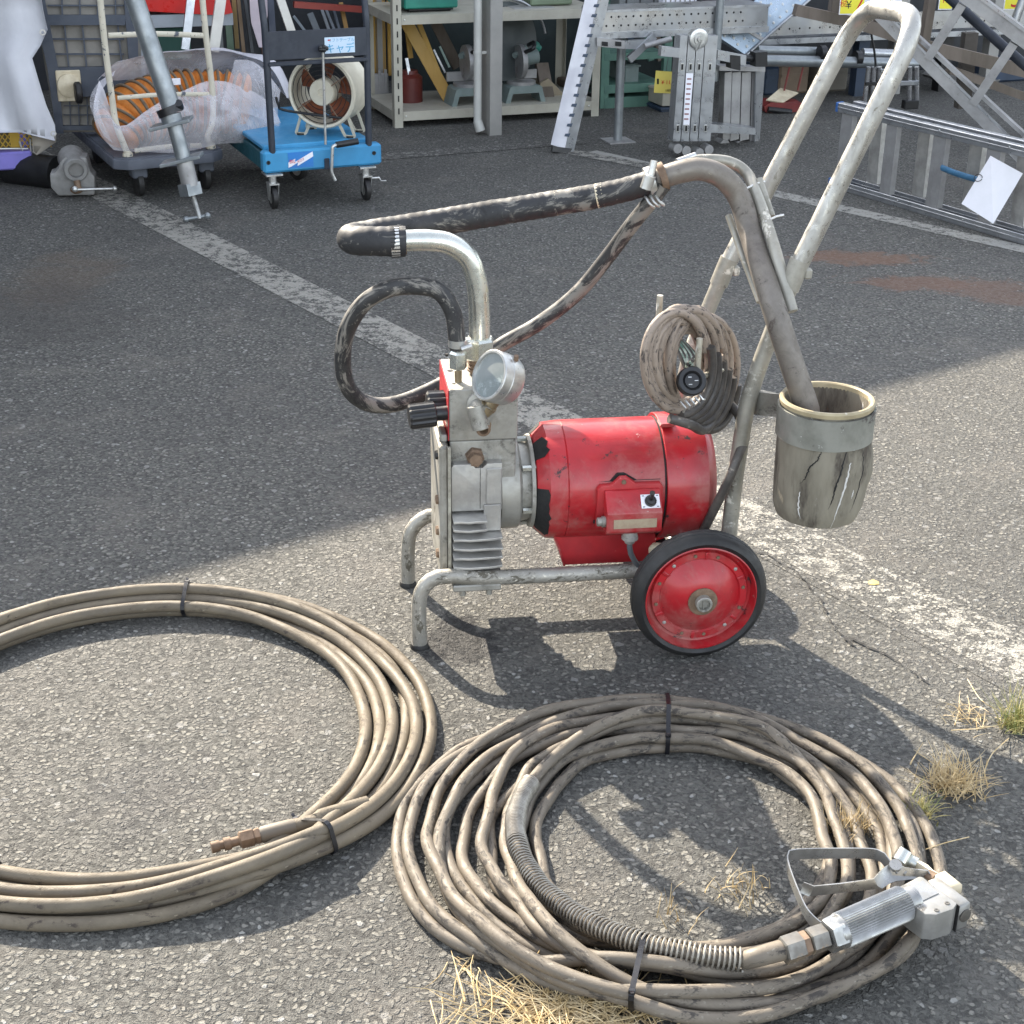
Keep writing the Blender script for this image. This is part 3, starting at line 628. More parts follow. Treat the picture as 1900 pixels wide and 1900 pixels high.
for (x,y,v) in ((1385,342,.155),(1420,404,.10)):
    mb=N(); mb.tube([p(x,y+8,v-.015),p(x+20,y-2,v),p(x+34,y-5,v+.004)],.0022,6); mb.build('wire_clip',STEEL,spr)
mb=N(); mb.tube([p(1352,400,.15),p(1376,470,.10),p(1410,560,.03)],.0062,10); mb.build('side_rod',TUBED,spr)
# --- gauge
gc=p(928,702,.015); gn=V((-.80,-.42,.42)).normalized()
mb=N(); f0=gc+gn*.026
mb.lathe(f0,-gn,[(.005,.0375),(.0,.0385),(0,.0425),(.0015,.0438),(.018,.0438),(.0185,.0430),(.0195,.0438),(.040,.0425),(.047,.039),(.050,.030),(.050,0)],44); gb=mb.build('gauge_case',STEEL,spr)
mb=N(); mb.lathe(f0,-gn,[(.004,.0),(.004,.038),(.0065,.038)],40); mb.build('gauge_glass',mat('hazed_gauge_glass',(.34,.36,.35),(.22,.25,.25),8,.16,.2,.02,spots=[((.5,.56,.55),14,.55,.2,.3,0)],Coat_Weight=.6),gb)
mb=N(); mb.lathe(gc+V((.025,-.01,.034)),(0,-.3,1),[(0,.004),(.010,.004)],8); mb.build('vent_plug',RUST,gb)
# valve stem from gauge down to the block
vb=p(893,765,.03)
mb=N(); mb.tube([p(918,742,.018),p(906,757,.022)],.011,6); mb.tube([p(908,752,.02),p(893,772,.026)],.0145,16); mb.build('gauge_stem',BRASS,spr)
mb=N(); mb.tube([V((vb.x-.004,.045,vb.z+.006)),V((vb.x,.010,vb.z))],.0195,16); mb.tube([p(882,752,.02),p(893,795,.012)],.0155,14); mb.lathe(V((vb.x,.045,vb.z+.01)),(0,-1,0),[(0,.024),(.008,.024),(.010,.02)],18); vv=mb.build('valve_body',CAST,spr)
q=p(896,797,.01)
mb=N(); mb.lathe(q+V((0,.012,.003)),(.05,-1,-.15),[(0,.0125),(.016,.0125),(.018,.0115),(.018,.0078),(.004,.0078),(.004,0)],20); mb.build('outlet_port',RUST,spr)
q=p(896,790,.01)
mb=N(); mb.lathe(q+V((0,.016,.003)),(.05,-1,-.12),[(0,.0165),(.010,.0165),(.012,.014)],6); mb.build('outlet_nut',BRASS,spr,sharp=20)
# knobs on the left
def knob(a,d,r,L,name,n=11):
    mb=N(); a=V(a); d=V(d).normalized(); seg=n*4
    ref=V((0,0,1)); B=d.cross(ref).normalized(); C_=B.cross(d); rings=[]
    for (t,k) in ((0,.86),(.002,1),(L-.003,1),(L,.88)):
        rings.append([a+d*t+(B*math.cos(2*math.pi*j/seg)+C_*math.sin(2*math.pi*j/seg))*r*k*(1+.05*(1 if (j%4) in (0,1) else -1)) for j in range(seg)])
    vs=[q for rg in rings for q in rg]; fs=[(i*seg+j,i*seg+(j+1)%seg,(i+1)*seg+(j+1)%seg,(i+1)*seg+j) for i in range(3) for j in range(seg)]
    fs+=[tuple(range(seg)),tuple(3*seg+j for j in range(seg))[::-1]]
    mb.add(vs,fs); return mb.build(name,BLK,spr,sharp=25)
ka=p(826,752,.10); knob(ka,(-1,-.05,0),.0255,.032,'adjusting_knob')
kb=p(808,768,.055); knob(kb,(-1,-.10,-.05),.021,.046,'adjusting_knob')
mb=N(); mb.tube([ka,V((.062,.10,ka.z))],.016,14); mb.tube([kb,V((.062,.06,kb.z))],.012,12); mb.build('knob_shaft',BLK,spr)
mb=N(); q=V((.075,.10,bt+.002)); 
# --- cord hooks
for (x,y0,y1,v) in ((1222,548,625,.055),(1295,628,700,-.055)):
    mb=N(); a_=p(x+3,y0,v); b_=p(x-2,y1,v); mb.tube(bend([a_,b_,V((b_.x+.03,v+.06,b_.z-.02)),V((b_.x+.07,v+.09,b_.z-.02))],.015),.0055,10); mb.build('cord_hook',TUBE,spr)
# bracket and ring holding the cup
qa,qb_=p(1388,748,-.005),p(1450,752,.03)
mb=N(); mb.add([p(1384,742,.02),p(1388,726,.018),p(1398,722,.018),p(1448,732,-.05),p(1450,775,-.05),p(1390,768,.02)]+[q+V((0,.005,0)) for q in [p(1384,742,.02),p(1388,726,.018),p(1398,722,.018),p(1448,732,-.05),p(1450,775,-.05),p(1390,768,.02)]],[(0,1,2,3,4,5),(11,10,9,8,7,6)]+[(i,i+6,(i+1)%6+6,(i+1)%6) for i in range(6)]); mb.build('cup_bracket',CAST,spr,smooth=False)
for (x,y) in ((1402,740),(1403,760)):
    mb=N(); q=p(x,y,.018); mb.lathe(q,(0,-1,0),[(0,.0055),(.004,.005),(.0045,0)],6); mb.build('bracket_bolt',RUST,spr)
# --- the paint cup: hangs in the ring (its own thing)
bc=p(1535,742,-.10); KC=.93
KZ=.84; cupW=M.m@V((bc.x,-.10,bc.z-.242*KZ))
CX=Matrix.Translation(cupW)@Matrix.Rotation(R(8),4,'Z')@Matrix.Diagonal((KC,KC,KZ,1))@Matrix.Translation((0,0,-.168))
bu=bv=0; ztop=.410; zbot=.168
cup=thing('paint_cup','cracked grey-brown paint cup held by a metal band behind the handle','bucket',cupW,8)
CUPM=mat('cracked_old_cup',(.215,.195,.15),(.135,.12,.09),13,.72,0,.9,34,[((.055,.045,.035),12,.49,.16,.8,0),((.17,.09,.05),12,.63,.06,.8,0),((.46,.45,.42),34,.63,.05,.8,0)],stretch=(1,1,.3),dist=.003)
rows=[]; seg=72
def cr(z,a):
    t=(z-zbot)/(ztop-zbot); r=.0795+.003*math.sin(t*3)
    r+=.010*math.exp(-((a-R(-20))/.55)**2)*math.exp(-((t-.45)/.22)**2)+.004*math.exp(-((a-R(-95))/.5)**2)*math.exp(-((t-.5)/.25)**2)
    if t<.12: r-=.006*(1-t/.12)**1.6
    r+=.0012*noise.noise(V((a*3,z*30,2)))
    return r
mb=MB(CX); zs_=[zbot+.242*k/26 for k in range(27)]
vs=[];fs=[]
for z in zs_:
    for j in range(seg):
        a=-math.pi+2*math.pi*j/seg; r=cr(z,a); vs.append((bu+r*math.cos(a),bv+r*math.sin(a),z))
nr=len(zs_)
for z,rk in ((ztop+.003,.0805),(ztop+.003,.0760),(ztop-.005,.0745),(.35,.073),(.30,.072),(.185,.070)):
    for j in range(seg):
        a=-math.pi+2*math.pi*j/seg; vs.append((bu+rk*math.cos(a),bv+rk*math.sin(a),z))
nr+=6
for i in range(nr-1):
    for j in range(seg): fs.append((i*seg+j,i*seg+(j+1)%seg,(i+1)*seg+(j+1)%seg,(i+1)*seg+j))
fs.append(tuple(range(seg))[::-1]); fs.append(tuple((nr-1)*seg+j for j in range(seg)))
mb.add(vs,fs); mb.build('cup_wall',CUPM,cup)
mb=MB(CX); mb.lathe((bu,bv,ztop-.006),(0,0,1),[(0,.0745),(0,.0835),(.008,.0845),(.012,.082),(.012,.078),(.010,.0755)],60,closed=True); mb.build('rim',mat('yellowed_rim',(.38,.32,.20),(.26,.215,.13),14,.55,0,.2,80,[((.68,.66,.58),24,.6,.1,.7,0),((.15,.12,.08),34,.64,.06,.8,0)]),cup)
mb=MB(CX); mb.lathe((bu,bv,.338),(0,0,1),[(0,.083),(0,.0865),(.062,.0865),(.062,.083)],60,closed=True); mb.build('clamp_band',mat('dull_band',(.25,.25,.22),(.17,.17,.145),14,.58,.3,.2,90,[((.06,.05,.045),20,.57,.08,.8,0),((.6,.6,.58),44,.68,.04,.8,0)]),cup)
mb=MB(CX); mb.lathe((bu,bv,.352),(0,0,1),[(0,.0735),(.003,.05),(.004,0)],40); mb.ball((bu+.0,bv-.03,.352),.03,12,(1,.7,.35)); mb.build('paint',mat('dried_pink_paint',(.55,.45,.43),(.42,.34,.33),20,.5,0,.2,60),cup)
# cracks and drips on the cup
def onwall(px,z,off): 
    a=math.asin(max(-.98,min(.98,(px)/.082))); r=cr(z,-math.pi/2+a)+off; return V((bu+r*math.sin(a),bv-r*math.cos(a),z))
def line_on(pts,wd,off,name,m):
    P=[]
    for i in range(len(pts)-1):
        for k in range(8):
            t=k/8; P.append((pts[i][0]*(1-t)+pts[i+1][0]*t,pts[i][1]*(1-t)+pts[i+1][1]*t))
    P.append(pts[-1]); mb=MB(CX)
    Q=[onwall(a_+random.gauss(0,.0006),z_,off) for a_,z_ in P]
    mb.tube(Q,wd,5,rr=lambda t:max(.15,math.sin(math.pi*min(1,t+.08))**.6*(.7+.5*random.random()))); mb.build(name,m,cup)
random.seed(5)
line_on([(-.028,.337),(-.034,.318),(-.045,.300),(-.048,.280),(-.056,.262)],.0016,0,'crack',DARK)
line_on([(.013,.336),(.008,.300),(.0,.262),(-.002,.235),(-.008,.215)],.0018,0,'crack',DARK)
line_on([(.050,.33),(.052,.29),(.046,.23),(.038,.20)],.0011,0,'crack',DARK)
WD=mat('white_paint_drip',(.62,.61,.58),(.5,.49,.46),40,.6)
line_on([(.024,.312),(.020,.275),(.012,.225),(.004,.170)],.0021,0,'paint_drip',WD)
line_on([(-.055,.245),(-.056,.210),(-.052,.185)],.0015,0,'paint_drip',WD); line_on([(.038,.25),(.036,.23)],.0012,0,'paint_drip',WD)
# --- power cord hung on the hooks (its own thing)
cordT=thing('power_cord','coiled tan and black power cord hanging on the hooks over the red motor','cord',M.m@V((.47,.0,.40)),8)
random.seed(11)
def loops(n,c0,c1,a0,a1,b0,b1,per=40,ph=0.0,yaw=.05,seed=0.0):
    P=[]
    for k in range(int(n*per)):
        t=k/(n*per); th=2*math.pi*k/per+ph; tk=k/per+seed
        c=V(c0).lerp(V(c1),t); wob=.004*math.sin(tk*2.3)+.003*math.sin(tk*5.1)
        ru=(a0*(1-t)+a1*t)+wob; rz_=(b0*(1-t)+b1*t)+.004*math.sin(tk*3.1)
        P.append(c+V((ru*math.cos(th)-.022*math.sin(th),yaw*math.cos(th)-.02*math.sin(th),rz_*math.sin(th))))
    return P
cA=p(1256,672,-.045); cB=p(1312,694,.04)
mb=N(); mb.tube(catmull(loops(4,cA,cA+V((.022,.03,-.004)),.060,.066,.088,.096),.012),.0072,8); mb.build('cord_coil',CORD,cordT)
mb=N(); mb.tube(catmull(loops(4,cA+V((.03,.03,-.004)),cB,.064,.068,.094,.100,seed=3.3),.012),.0072,8); mb.build('cord_coil',CORD,cordT,label='rear loops of the tan power cord')
mb=N(); mb.tube(catmull(loops(3,cA+V((.004,.012,.0)),cB-V((.03,.01,0)),.050,.056,.076,.084,seed=1.3,ph=1),.012),.0070,8); mb.build('cord_coil',CORD,cordT,label='inner loops of the tan power cord')
BCORD=mat('black_cord',(.05,.045,.042),(.09,.08,.07),30,.5,0,.1,90,[((.32,.28,.24),30,.6,.1,.7,0)])
ct=p(1290,690,-.02)
for i in range(6):
    q0=cA.lerp(cB,i/5.0); r1=.067-.001*i; r2=.094+.002*i
    P=[q0+V((r1*math.cos(th)-.022*math.sin(th)+.004,.05*math.cos(th)-.02*math.sin(th)-.006,r2*math.sin(th)-.004)) for th in [-1.75-.1*i+(1.9)*k/22 for k in range(23)]]
    mb=N(); mb.tube(catmull(P,.012),.0078,8); mb.build('black_loop',BCORD,cordT)
qd=cB+V((.05,.04,-.07))
P=[cA+V((-.01,-.01,-.095)),cA+V((.03,.0,-.112)),cA.lerp(cB,.7)+V((.02,.0,-.108)),qd,p(1383,800,.02),p(1368,850,-.02),p(1345,905,-.02),p(1305,985,.02)]
mb=N(); mb.tube(catmull(P,.012),.0085,10); mb.build('cord_tail',BCORD,cordT,label='black cord running down to the motor')
GW=mat('green_white_wire',(.50,.55,.47),(.08,.16,.12),60,.5)
for i in range(9):
    mb=N(); a_=p(1232+i*5,612+i*3,.02); c_=p(1256+i*5,648+i*2,.0); b_=p(1276+(i%3)*4,694-i*3,-.04); mb.tube(catmull([a_,c_,b_],.01),.0026 if i%3 else .0034,6); mb.build('bared_wire',GW if i%2 else BCORD,cordT)
pc=p(1285,706,-.075); pn=V((.02,-.86,.50)).normalized()
mb=N(); mb.lathe(pc,-pn,[(.002,.0),(.002,.012),(.004,.0135),(.0,.0165),(.0,.0225),(.002,.0245),(.014,.0245),(.016,.022)],28); pg=mb.build('plug',BLK,cordT)
mb=N(); mb.lathe(pc-pn*.015,-pn,[(0,.021),(.012,.019),(.028,.014),(.040,.009)],20); mb.build('plug_boot',CORD,pg)
mb=N()
for a in (0,2.1,4.2): mb.box((.007*math.cos(a)-.003,.007*math.sin(a)-.0006,-.001),(.007*math.cos(a)+.003,.007*math.sin(a)+.0006,.0005),m=plane_xf(pc-pn*.0018,(1,0,0),(0,.5,.86)))
mb.build('plug_pins',STEEL,pg)
mb=N()
for k in range(5): mb.tube([p(1262+k*9,745-k*3,-.06),p(1272+k*8,757-k*4,-.065),p(1268+k*10,765-k*6,-.06)],.0018,5)
mb.build('wire_tie',STEEL,cordT)
# ------------------------------------------------------------------ hose coils on the asphalt
def coil(root,c,slots,sect_r,rad,mat_,extra=None,start=0.0,name='hose_turn',zmax=.1,seed=1,amp=1.0,step=.012,label=None):
    """slots[k] = list of lateral positions (0 inner..1 outer) at the sector nodes; sect_r = [(angle, r_inner, r_outer)]"""
    rnd=random.Random(seed); A=[s_[0] for s_ in sect_r]; nS=len(A); placed={}; cell=.03; tubes=[]
    def rad_at(k,th):
        th%=2*math.pi
        for i in range(nS):
            a=A[i]; b__=A[(i+1)%nS]+(2*math.pi if i==nS-1 else 0); t_=th if th>=A[0] else th+2*math.pi
            if a<=t_<b__: break
        t=(t_-a)/(b__-a); s_=t*t*(3-2*t)
        k2=k if i<nS-1 else k+1
        sl=lambda kk,ii: slots[min(kk,len(slots)-1)][ii%nS]
        r0=sect_r[i][1]+(sect_r[i][2]-sect_r[i][1])*sl(k,i); j=(i+1)%nS
        r1=sect_r[j][1]+(sect_r[j][2]-sect_r[j][1])*sl(k2,j)
        return r0*(1-s_)+r1*s_
    def zput(P,flat):
        out=[]
        for q in P:
            z=rad; ci,cj=int(q[0]//cell),int(q[1]//cell)
            for i in (-1,0,1):
                for j in (-1,0,1):
                    for (x,y,zz) in placed.get((ci+i,cj+j),()):
                        d2=(x-q[0])**2+(y-q[1])**2
                        if d2<(2*rad)**2: z=max(z,zz+math.sqrt((2*rad)**2-d2)*.97)
            out.append(min(z,zmax))
        for q,z in zip(P,out): placed.setdefault((int(q[0]//cell),int(q[1]//cell)),[]).append((q[0],q[1],z))
        return [V((q[0],q[1],z)) for q,z in zip(P,out)]
    nper=int(2*math.pi*.4/step); RR=[]
    for k in range(len(slots)):
        for i in range(nper): RR.append(rad_at(k,A[0]+2*math.pi*i/nper))
    RR.append(RR[-1])
    for _ in range(90): RR=[RR[0]]+[(RR[i-1]+2*RR[i]+RR[i+1])/4 for i in range(1,len(RR)-1)]+[RR[-1]]
    for k in range(len(slots)):
        P=[]
        for i in range(nper+1):
            th=A[0]+2*math.pi*i/nper
            r=RR[k*nper+i]+.003*noise.noise(V((math.cos(th)*3,math.sin(th)*3,k*.7+i/nper*.7)))*amp
            P.append((c[0]+r*math.cos(th),c[1]+r*math.sin(th)))
        Q=zput(P,0); tubes.append(Q)
    Z=[q.z for Q in tubes for q in Q[:-1]]+[tubes[-1][-1].z]
    def lift(Z,n=60):
        for _ in range(n):
            sm=[(Z[max(i-1,0)]+2*Z[i]+Z[min(i+1,len(Z)-1)])/4 for i in range(len(Z))]; Z=[max(a_*.99,b__) for a_,b__ in zip(Z,sm)]
        return Z
    Z=lift(Z); XY=[(q.x,q.y) for Q in tubes for q in Q[:-1]]+[(tubes[-1][-1].x,tubes[-1][-1].y)]
    tubes=[[V((XY[i][0],XY[i][1],max(rad,Z[i]))) for i in range(k*nper,(k+1)*nper+1)] for k in range(len(slots))]
    placed.clear()
    for Q in tubes:
        for q in Q: placed.setdefault((int(q.x//cell),int(q.y//cell)),[]).append((q.x,q.y,q.z))
    for k,Q in enumerate(tubes):
        mb=MB(); mb.tube(Q,rad,14,cap=True); mb.build(name,mat_,root)
    if extra: 
        E_=zput(extra,0); zz=lift([q.z for q in E_],20); E_=[V((q.x,q.y,z)) for q,z in zip(E_,zz)]; return tubes,E_,placed
    return tubes,None,placed
def zip_tie(root,c,th,allpts,rad,tail=.02,slack=.0025,head='in'):
    e=V((math.cos(th),math.sin(th),0)); tn=V((-e.y,e.x,0)); S_=[]
    for q in allpts:
        d=q-V((c[0],c[1],0)); d.z=0
        if abs(d.dot(tn))<.009 and d.dot(e)>0: S_.append((d.dot(e),q.z))
    if not S_: return
    # convex outline round the hoses at this angle
    pts=[]
    for r,z in S_:
        for a in range(12): pts.append((r+(rad+slack)*math.cos(a*math.pi/6),max(.0015,z+(rad+slack)*math.sin(a*math.pi/6))))
    pts=sorted(set(pts)); 
    def half(ps):
        h=[]
        for q in ps:
            while len(h)>1 and (h[-1][0]-h[-2][0])*(q[1]-h[-2][1])-(h[-1][1]-h[-2][1])*(q[0]-h[-2][0])<=0: h.pop()
            h.append(q)
        return h
    hull=half(pts)[:-1]+half(pts[::-1])[:-1]
    W=[V((c[0],c[1],0))+e*r+V((0,0,z)) for r,z in hull]
    mb=MB(); n=len(W); vs=[]; cen=sum(W,V((0,0,0)))/n
    for q in W:
        o_=(q-cen).normalized()*.0006
        for a,b__ in ((-1,-1),(1,-1),(1,1),(-1,1)): vs.append(q+tn*(a*.0036)+o_*b__)
    fs=[(i*4+j,i*4+(j+1)%4,((i+1)%n)*4+(j+1)%4,((i+1)%n)*4+j) for i in range(n) for j in range(4)]
    mb.add(vs,fs); t_=mb.build('zip_tie',TIE,root,sharp=25)
    s_=-1 if head=='in' else 1; hp_=max(hull,key=lambda h:s_*h[0]*.7+h[1]); q=V((c[0],c[1],0))+e*hp_[0]+V((0,0,hp_[1])); m=plane_xf(q,tn,e)
    mb=MB(); mb.box((-.0045,-.0035,-.0025),(.0045,.0035,.0035),.001,m=m)
    mb.ribbon([q,q+e*s_*.004+V((0,0,.003)),q+e*s_*.009+V((0,0,.004))+tn*.002],.0045,.0012,up=(0,0,1)); mb.build('tie_head',TIE,t_)
def ang(px,py,c,z=.02):
    g=G(px,py,z); return math.atan2(g.y-c[1],g.x-c[0])%(2*math.pi)
# --- coil on the left
cA_=(-.602,2.125); 
A_=[R(3),R(30),ang(350,1110,cA_),R(140),R(185),ang(15,1580,cA_),ang(420,1650,cA_),ang(578,1550,cA_),R(330)]
tA=ang(578,1550,cA_); A_=sorted([a if a>=tA else a+2*math.pi for a in A_])
def w_at(a):
    return {0:(.385,.487),1:(.392,.487)}.get(a)
sect=[]
for a in A_:
    d=math.degrees(a)%360
    if d<45: ri,ro=.368,.476
    elif d<100: ri,ro=.392,.452
    elif d<170: ri,ro=.392,.462
    elif d<215: ri,ro=.400,.470
    elif d<290: ri,ro=.390,.470
    elif d<325: ri,ro=.398,.468
    else: ri,ro=.385,.474
    sect.append((a,ri,ro))
nS=len(A_)
def mkslots(K,nS,seed,jit,swaps):
    rnd=random.Random(seed); order=list(range(K))
    for i in range(0,K-1,2):
        if rnd.random()<.7: order[i],order[i+1]=order[i+1],order[i]
    out=[]
    rows=[[0]*nS for _ in range(K)]
    cur=list(order)
    for i in range(nS):
        if i in swaps:
            for j in range(i%2,K-1,2):
                if rnd.random()<.75:
                    a_,b__=cur.index(j),cur.index(j+1); cur[a_],cur[b__]=cur[b__],cur[a_]
        for k in range(K): rows[k][i]=min(1,max(0,cur[k]/(K-1)+rnd.uniform(-jit,jit)))
    return rows
slots=mkslots(6,nS,4,.06,(2,3,5,6))
hA=thing('coiled_hose','large tan fabric covered hose coil with black zip ties, lying left of the sprayer','hose',(cA_[0],cA_[1],0),0,'hose coils on the asphalt')
tb,_,_=coil(hA,cA_,slots,sect,.0105,HOSE,seed=4,zmax=.048)
allp=[q for T_ in tb for q in T_]
for (x,y,h) in ((350,1110,'out'),(578,1550,'in'),(12,1600,'in')): zip_tie(hA,cA_,ang(x,y,cA_),allp,.0105,head=h)
# rusty coupling at the free end
e0,e1=G(392,1573,.022),G(560,1530,.03); d=(e1-e0).normalized()
mb=MB(); mb.tube(catmull([e0+d*.118,e0+d*.16,e1+V((.02,.012,.004)),e1+V((.09,.055,.0))],.01),.0110,10); mb.build('hose_end',HOSE,hA)
mb=MB(); mb.lathe(e0+d*.070,d,[(0,.0105),(.004,.0125),(.045,.0125),(.052,.0115)],14); mb.build('crimped_sleeve',HOSE2,hA)
mb=MB(); mb.lathe(e0+d*.040,d,[(0,.010),(.002,.0135),(.020,.0135),(.022,.011),(.026,.0125),(.030,.0125)],6); mb.lathe(e0,d,[(.0,.0085),(.012,.0085),(.012,.0065),(.018,.0065),(.018,.0095),(.028,.0095),(.028,.007),(.042,.007)],14); mb.build('rusty_coupling',RUST,hA)
# --- coil on the right
cB_=(.235,1.862)
sB=[]; 
for a,ri,ro in ((R(5),.215,.385),(R(40),.255,.378),(ang(1238,1340,cB_),.240,.348),(R(125),.225,.372),(R(165),.185,.400),(R(205),.205,.392),(ang(1190,1795,cB_),.235,.378),(R(315),.225,.385)):
    sB.append((a,ri,ro))
tB=ang(1190,1795,cB_); sB=sorted([(a if a>=tB else a+2*math.pi,ri,ro) for a,ri,ro in sB])
slots=mkslots(11,len(sB),23,.07,(1,2,4,5,6))
hB=thing('coiled_hose','grey brown paint hose coil at the lower right with a spray gun on top','hose',(cB_[0],cB_[1],0),0,'hose coils on the asphalt')
gunpath=[(1520,1405),(1450,1360),(1380,1335),(1240,1312),(1160,1322),(1080,1352),(1015,1395),(975,1440),(958,1485),(962,1540),(995,1605),(1050,1665),(1120,1715),(1200,1752),(1300,1773),(1385,1778)]
gp=[G(x,y,.055) for x,y in gunpath]; gp2=catmull(gp,.008)
tb,ex,placed=coil(hB,cB_,slots,sB,.0091,HOSE2,seed=9,amp=3.5,extra=[(q.x,q.y) for q in gp2],zmax=.062)
n=len(ex)
for i in range(n-14,n): ex[i].z=max(ex[i].z,.052)
for i in range(12): ex[i].z=ex[12].z*(i/12)+.012*(1-i/12)
for _ in range(30):
    zz_=[q.z for q in ex]
    for i in range(1,n-1): ex[i].z=max(zz_[i]*.985,(zz_[i-1]+2*zz_[i]+zz_[i+1])/4)
mb=MB(); mb.tube(ex,.0093,14); mb.build('hose_turn',HOSE2,hB)
allp=[q for T_ in tb for q in T_]+ex
for (x,y,h) in ((1238,1340,'in'),(1190,1795,'out')): zip_tie(hB,cB_,ang(x,y,cB_),allp,.0091,head=h)
# spring guard round the gun end of the hose
i0=min(range(n),key=lambda i:(ex[i]-G(980,1432,.05)).length); seg_=ex[i0:]; L=0; cum=[0]
for i in range(1,len(seg_)): L+=(seg_[i]-seg_[i-1]).length; cum.append(L)
def at_len(s_):
    for i in range(1,len(cum)):
        if cum[i]>=s_: 
            t=(s_-cum[i-1])/max(1e-9,cum[i]-cum[i-1]); return seg_[i-1].lerp(seg_[i],t),(seg_[i]-seg_[i-1]).normalized()
    return seg_[-1],(seg_[-1]-seg_[-2]).normalized()
P=[]; s_=0; a=0
while s_<L-.004:
    tight=s_<.145; pitch=.0034 if tight else .0064
    q,t_=at_len(s_); B=t_.cross(V((0,0,1))).normalized(); C_=B.cross(t_); rr_=.0142+(0.0006*math.sin(s_*90))
    P.append(q+(B*math.cos(a)+C_*math.sin(a))*rr_); a+=2*math.pi/11; s_+=pitch/11
SPR=mat('dull_spring_steel',(.33,.31,.27),(.22,.20,.17),60,.5,.55,.1,90)
mb=MB(); mb.tube(P,.00155,5); mb.build('spring_guard',SPR,hB)
# --- spray gun lying on the coil
gz=.066
def gg(x,y,z=gz): return G(x,y,z)
gun=thing('spray_gun','silver airless spray gun with fluted grip and trigger guard lying on the hose coil','spray gun',(gg(1620,1690).x,gg(1620,1690).y,.05),0)
h0=ex[-1]; h1=gg(1548,1732,.074); h2=gg(1695,1668,.078); ax_=(h2-h1).normalized(); Ld=(h2-h1).length
GS=mat('gun_satin_metal',(.36,.36,.35),(.27,.27,.26),30,.34,.75,.06,90,[((.22,.2,.17),30,.64,.1,.6,.3)])
GC=mat('gun_cast_body',(.36,.35,.33),(.27,.265,.245),20,.42,.5,.08,90,[((.3,.28,.22),30,.66,.08,.6,.3)])
GD=mat('gun_dark_steel',(.20,.19,.17),(.14,.13,.115),40,.42,.7,.1,90,[((.25,.17,.1),30,.58,.1,.7,.2)])
f_=[gg(1400,1777,.062),gg(1455,1762,.066),gg(1475,1755,.068),gg(1512,1742,.072)]
mb=MB(); mb.tube(catmull([h0,f_[0],f_[1]],.006),.0120,14,rr=lambda t:1+.12*t); mb.build('crimped_sleeve',HOSE2,gun)
def hexn(a,b__,r,nm,m): 
    mb=MB(); d=(b__-a); l=d.length; mb.lathe(a,d,[(0,r*.86),(.0015,r),(l-.0015,r),(l,r*.86)],6,ang0=.5); return mb.build(nm,m,gun,sharp=20)
hexn(gg(1452,1765,.066),gg(1487,1753,.068),.0185,'swivel_nut',GD); hexn(gg(1484,1754,.068),gg(1500,1748,.070),.0165,'lock_nut',RUST); hexn(gg(1500,1748,.070),gg(1532,1737,.072),.0175,'swivel_nut',GD); hexn(gg(1534,1737,.073),gg(1541,1734,.073),.020,'lock_nut',GD)
mb=MB(); mb.tube([gg(1480,1755,.068),gg(1550,1732,.073)],.010,14); mb.build('swivel_stem',GD,gun)
# fluted grip: real grooves
mb=MB(); B=ax_.cross(V((0,0,1))).normalized(); C_=B.cross(ax_).normalized(); nf=44; rings=[]
for t,k in ((0,.86),(.002,.93),(.010,.93),(.0105,1),(Ld-.018,1.02),(Ld-.0175,.90),(Ld-.002,.90)):
    fl=k>=1; rings.append([h1+ax_*t+(B*math.cos(2*math.pi*j/(nf*2))+C_*math.sin(2*math.pi*j/(nf*2)))*(.0235*k*(1 if not fl else (1.0 if j%2 else .925))) for j in range(nf*2)])
m_=nf*2; mb.add([q for rg in rings for q in rg],[(i*m_+j,i*m_+(j+1)%m_,(i+1)*m_+(j+1)%m_,(i+1)*m_+j) for i in range(len(rings)-1) for j in range(m_)]+[tuple(range(m_))[::-1],tuple((len(rings)-1)*m_+j for j in range(m_))]); mb.build('fluted_grip',GS,gun,sharp=12)
mb=MB(); mb.lathe(h1-ax_*.012,ax_,[(0,.021),(.002,.0225),(.018,.0235),(.020,.0225)],6,ang0=.5); mb.build('grip_collar',GS,gun,sharp=20)
# body block: axes of the block follow the nozzle direction
bo=gg(1716,1676,.070); bx=(gg(1750,1722,.08)-gg(1690,1662,.08)); bx.z=0; bx.normalize(); by=V((-bx.y,bx.x,0))
mB=plane_xf(bo,ax_-V((0,0,ax_.z)),V((0,0,1)).cross(ax_)); 
mb=MB(mB); mb.prism([(-.030,-.030),(-.032,.008),(-.020,.028),(.016,.032),(.020,.030),(.022,-.034),(.010,-.040),(-.018,-.038)],-.026,.016,axis='z'); bd=mb.build('gun_body',GC,gun,bev=.0045)
mb=MB(mB); mb.prism([(-.024,-.010),(-.018,.020),(.014,.022),(.014,-.008)],.0162,.0172,axis='z'); mb.build('body_panel',GS,bd,smooth=False)
mb=MB(mB); mb.box((.0225,-.038,-.030),(.046,.026,.012),.004); hd=mb.build('gun_head',GC,gun,sharp=50)
mb=MB(mB); mb.lathe((.0350,-.0383,-.006),(0,-1,0),[(0,.0095),(.0015,.0095),(.002,.0075),(.002,.0)],20); mb.build('inlet_socket',GD,hd)
mb=MB(mB); mb.box((.040,-.004,-.008),(.066,.034,.010),.005); mb.build('swivel_seat',CREAM,gun,sharp=50)
NG=mat('nozzle_guard_plastic',(.70,.65,.52),(.60,.54,.40),24,.45,0,.1,90,[((.45,.25,.15),22,.62,.1,.7,0)])
mb=MB(mB)
for s_ in (-1,1): mb.ribbon([(.048,.014+s_*.014,.0),(.050,.040+s_*.012,.002),(.044,.064+s_*.004,.004),(.040,.070,.004)],.012,.004,up=(1,0,0) )
mb.build('nozzle_guard',NG,gun)
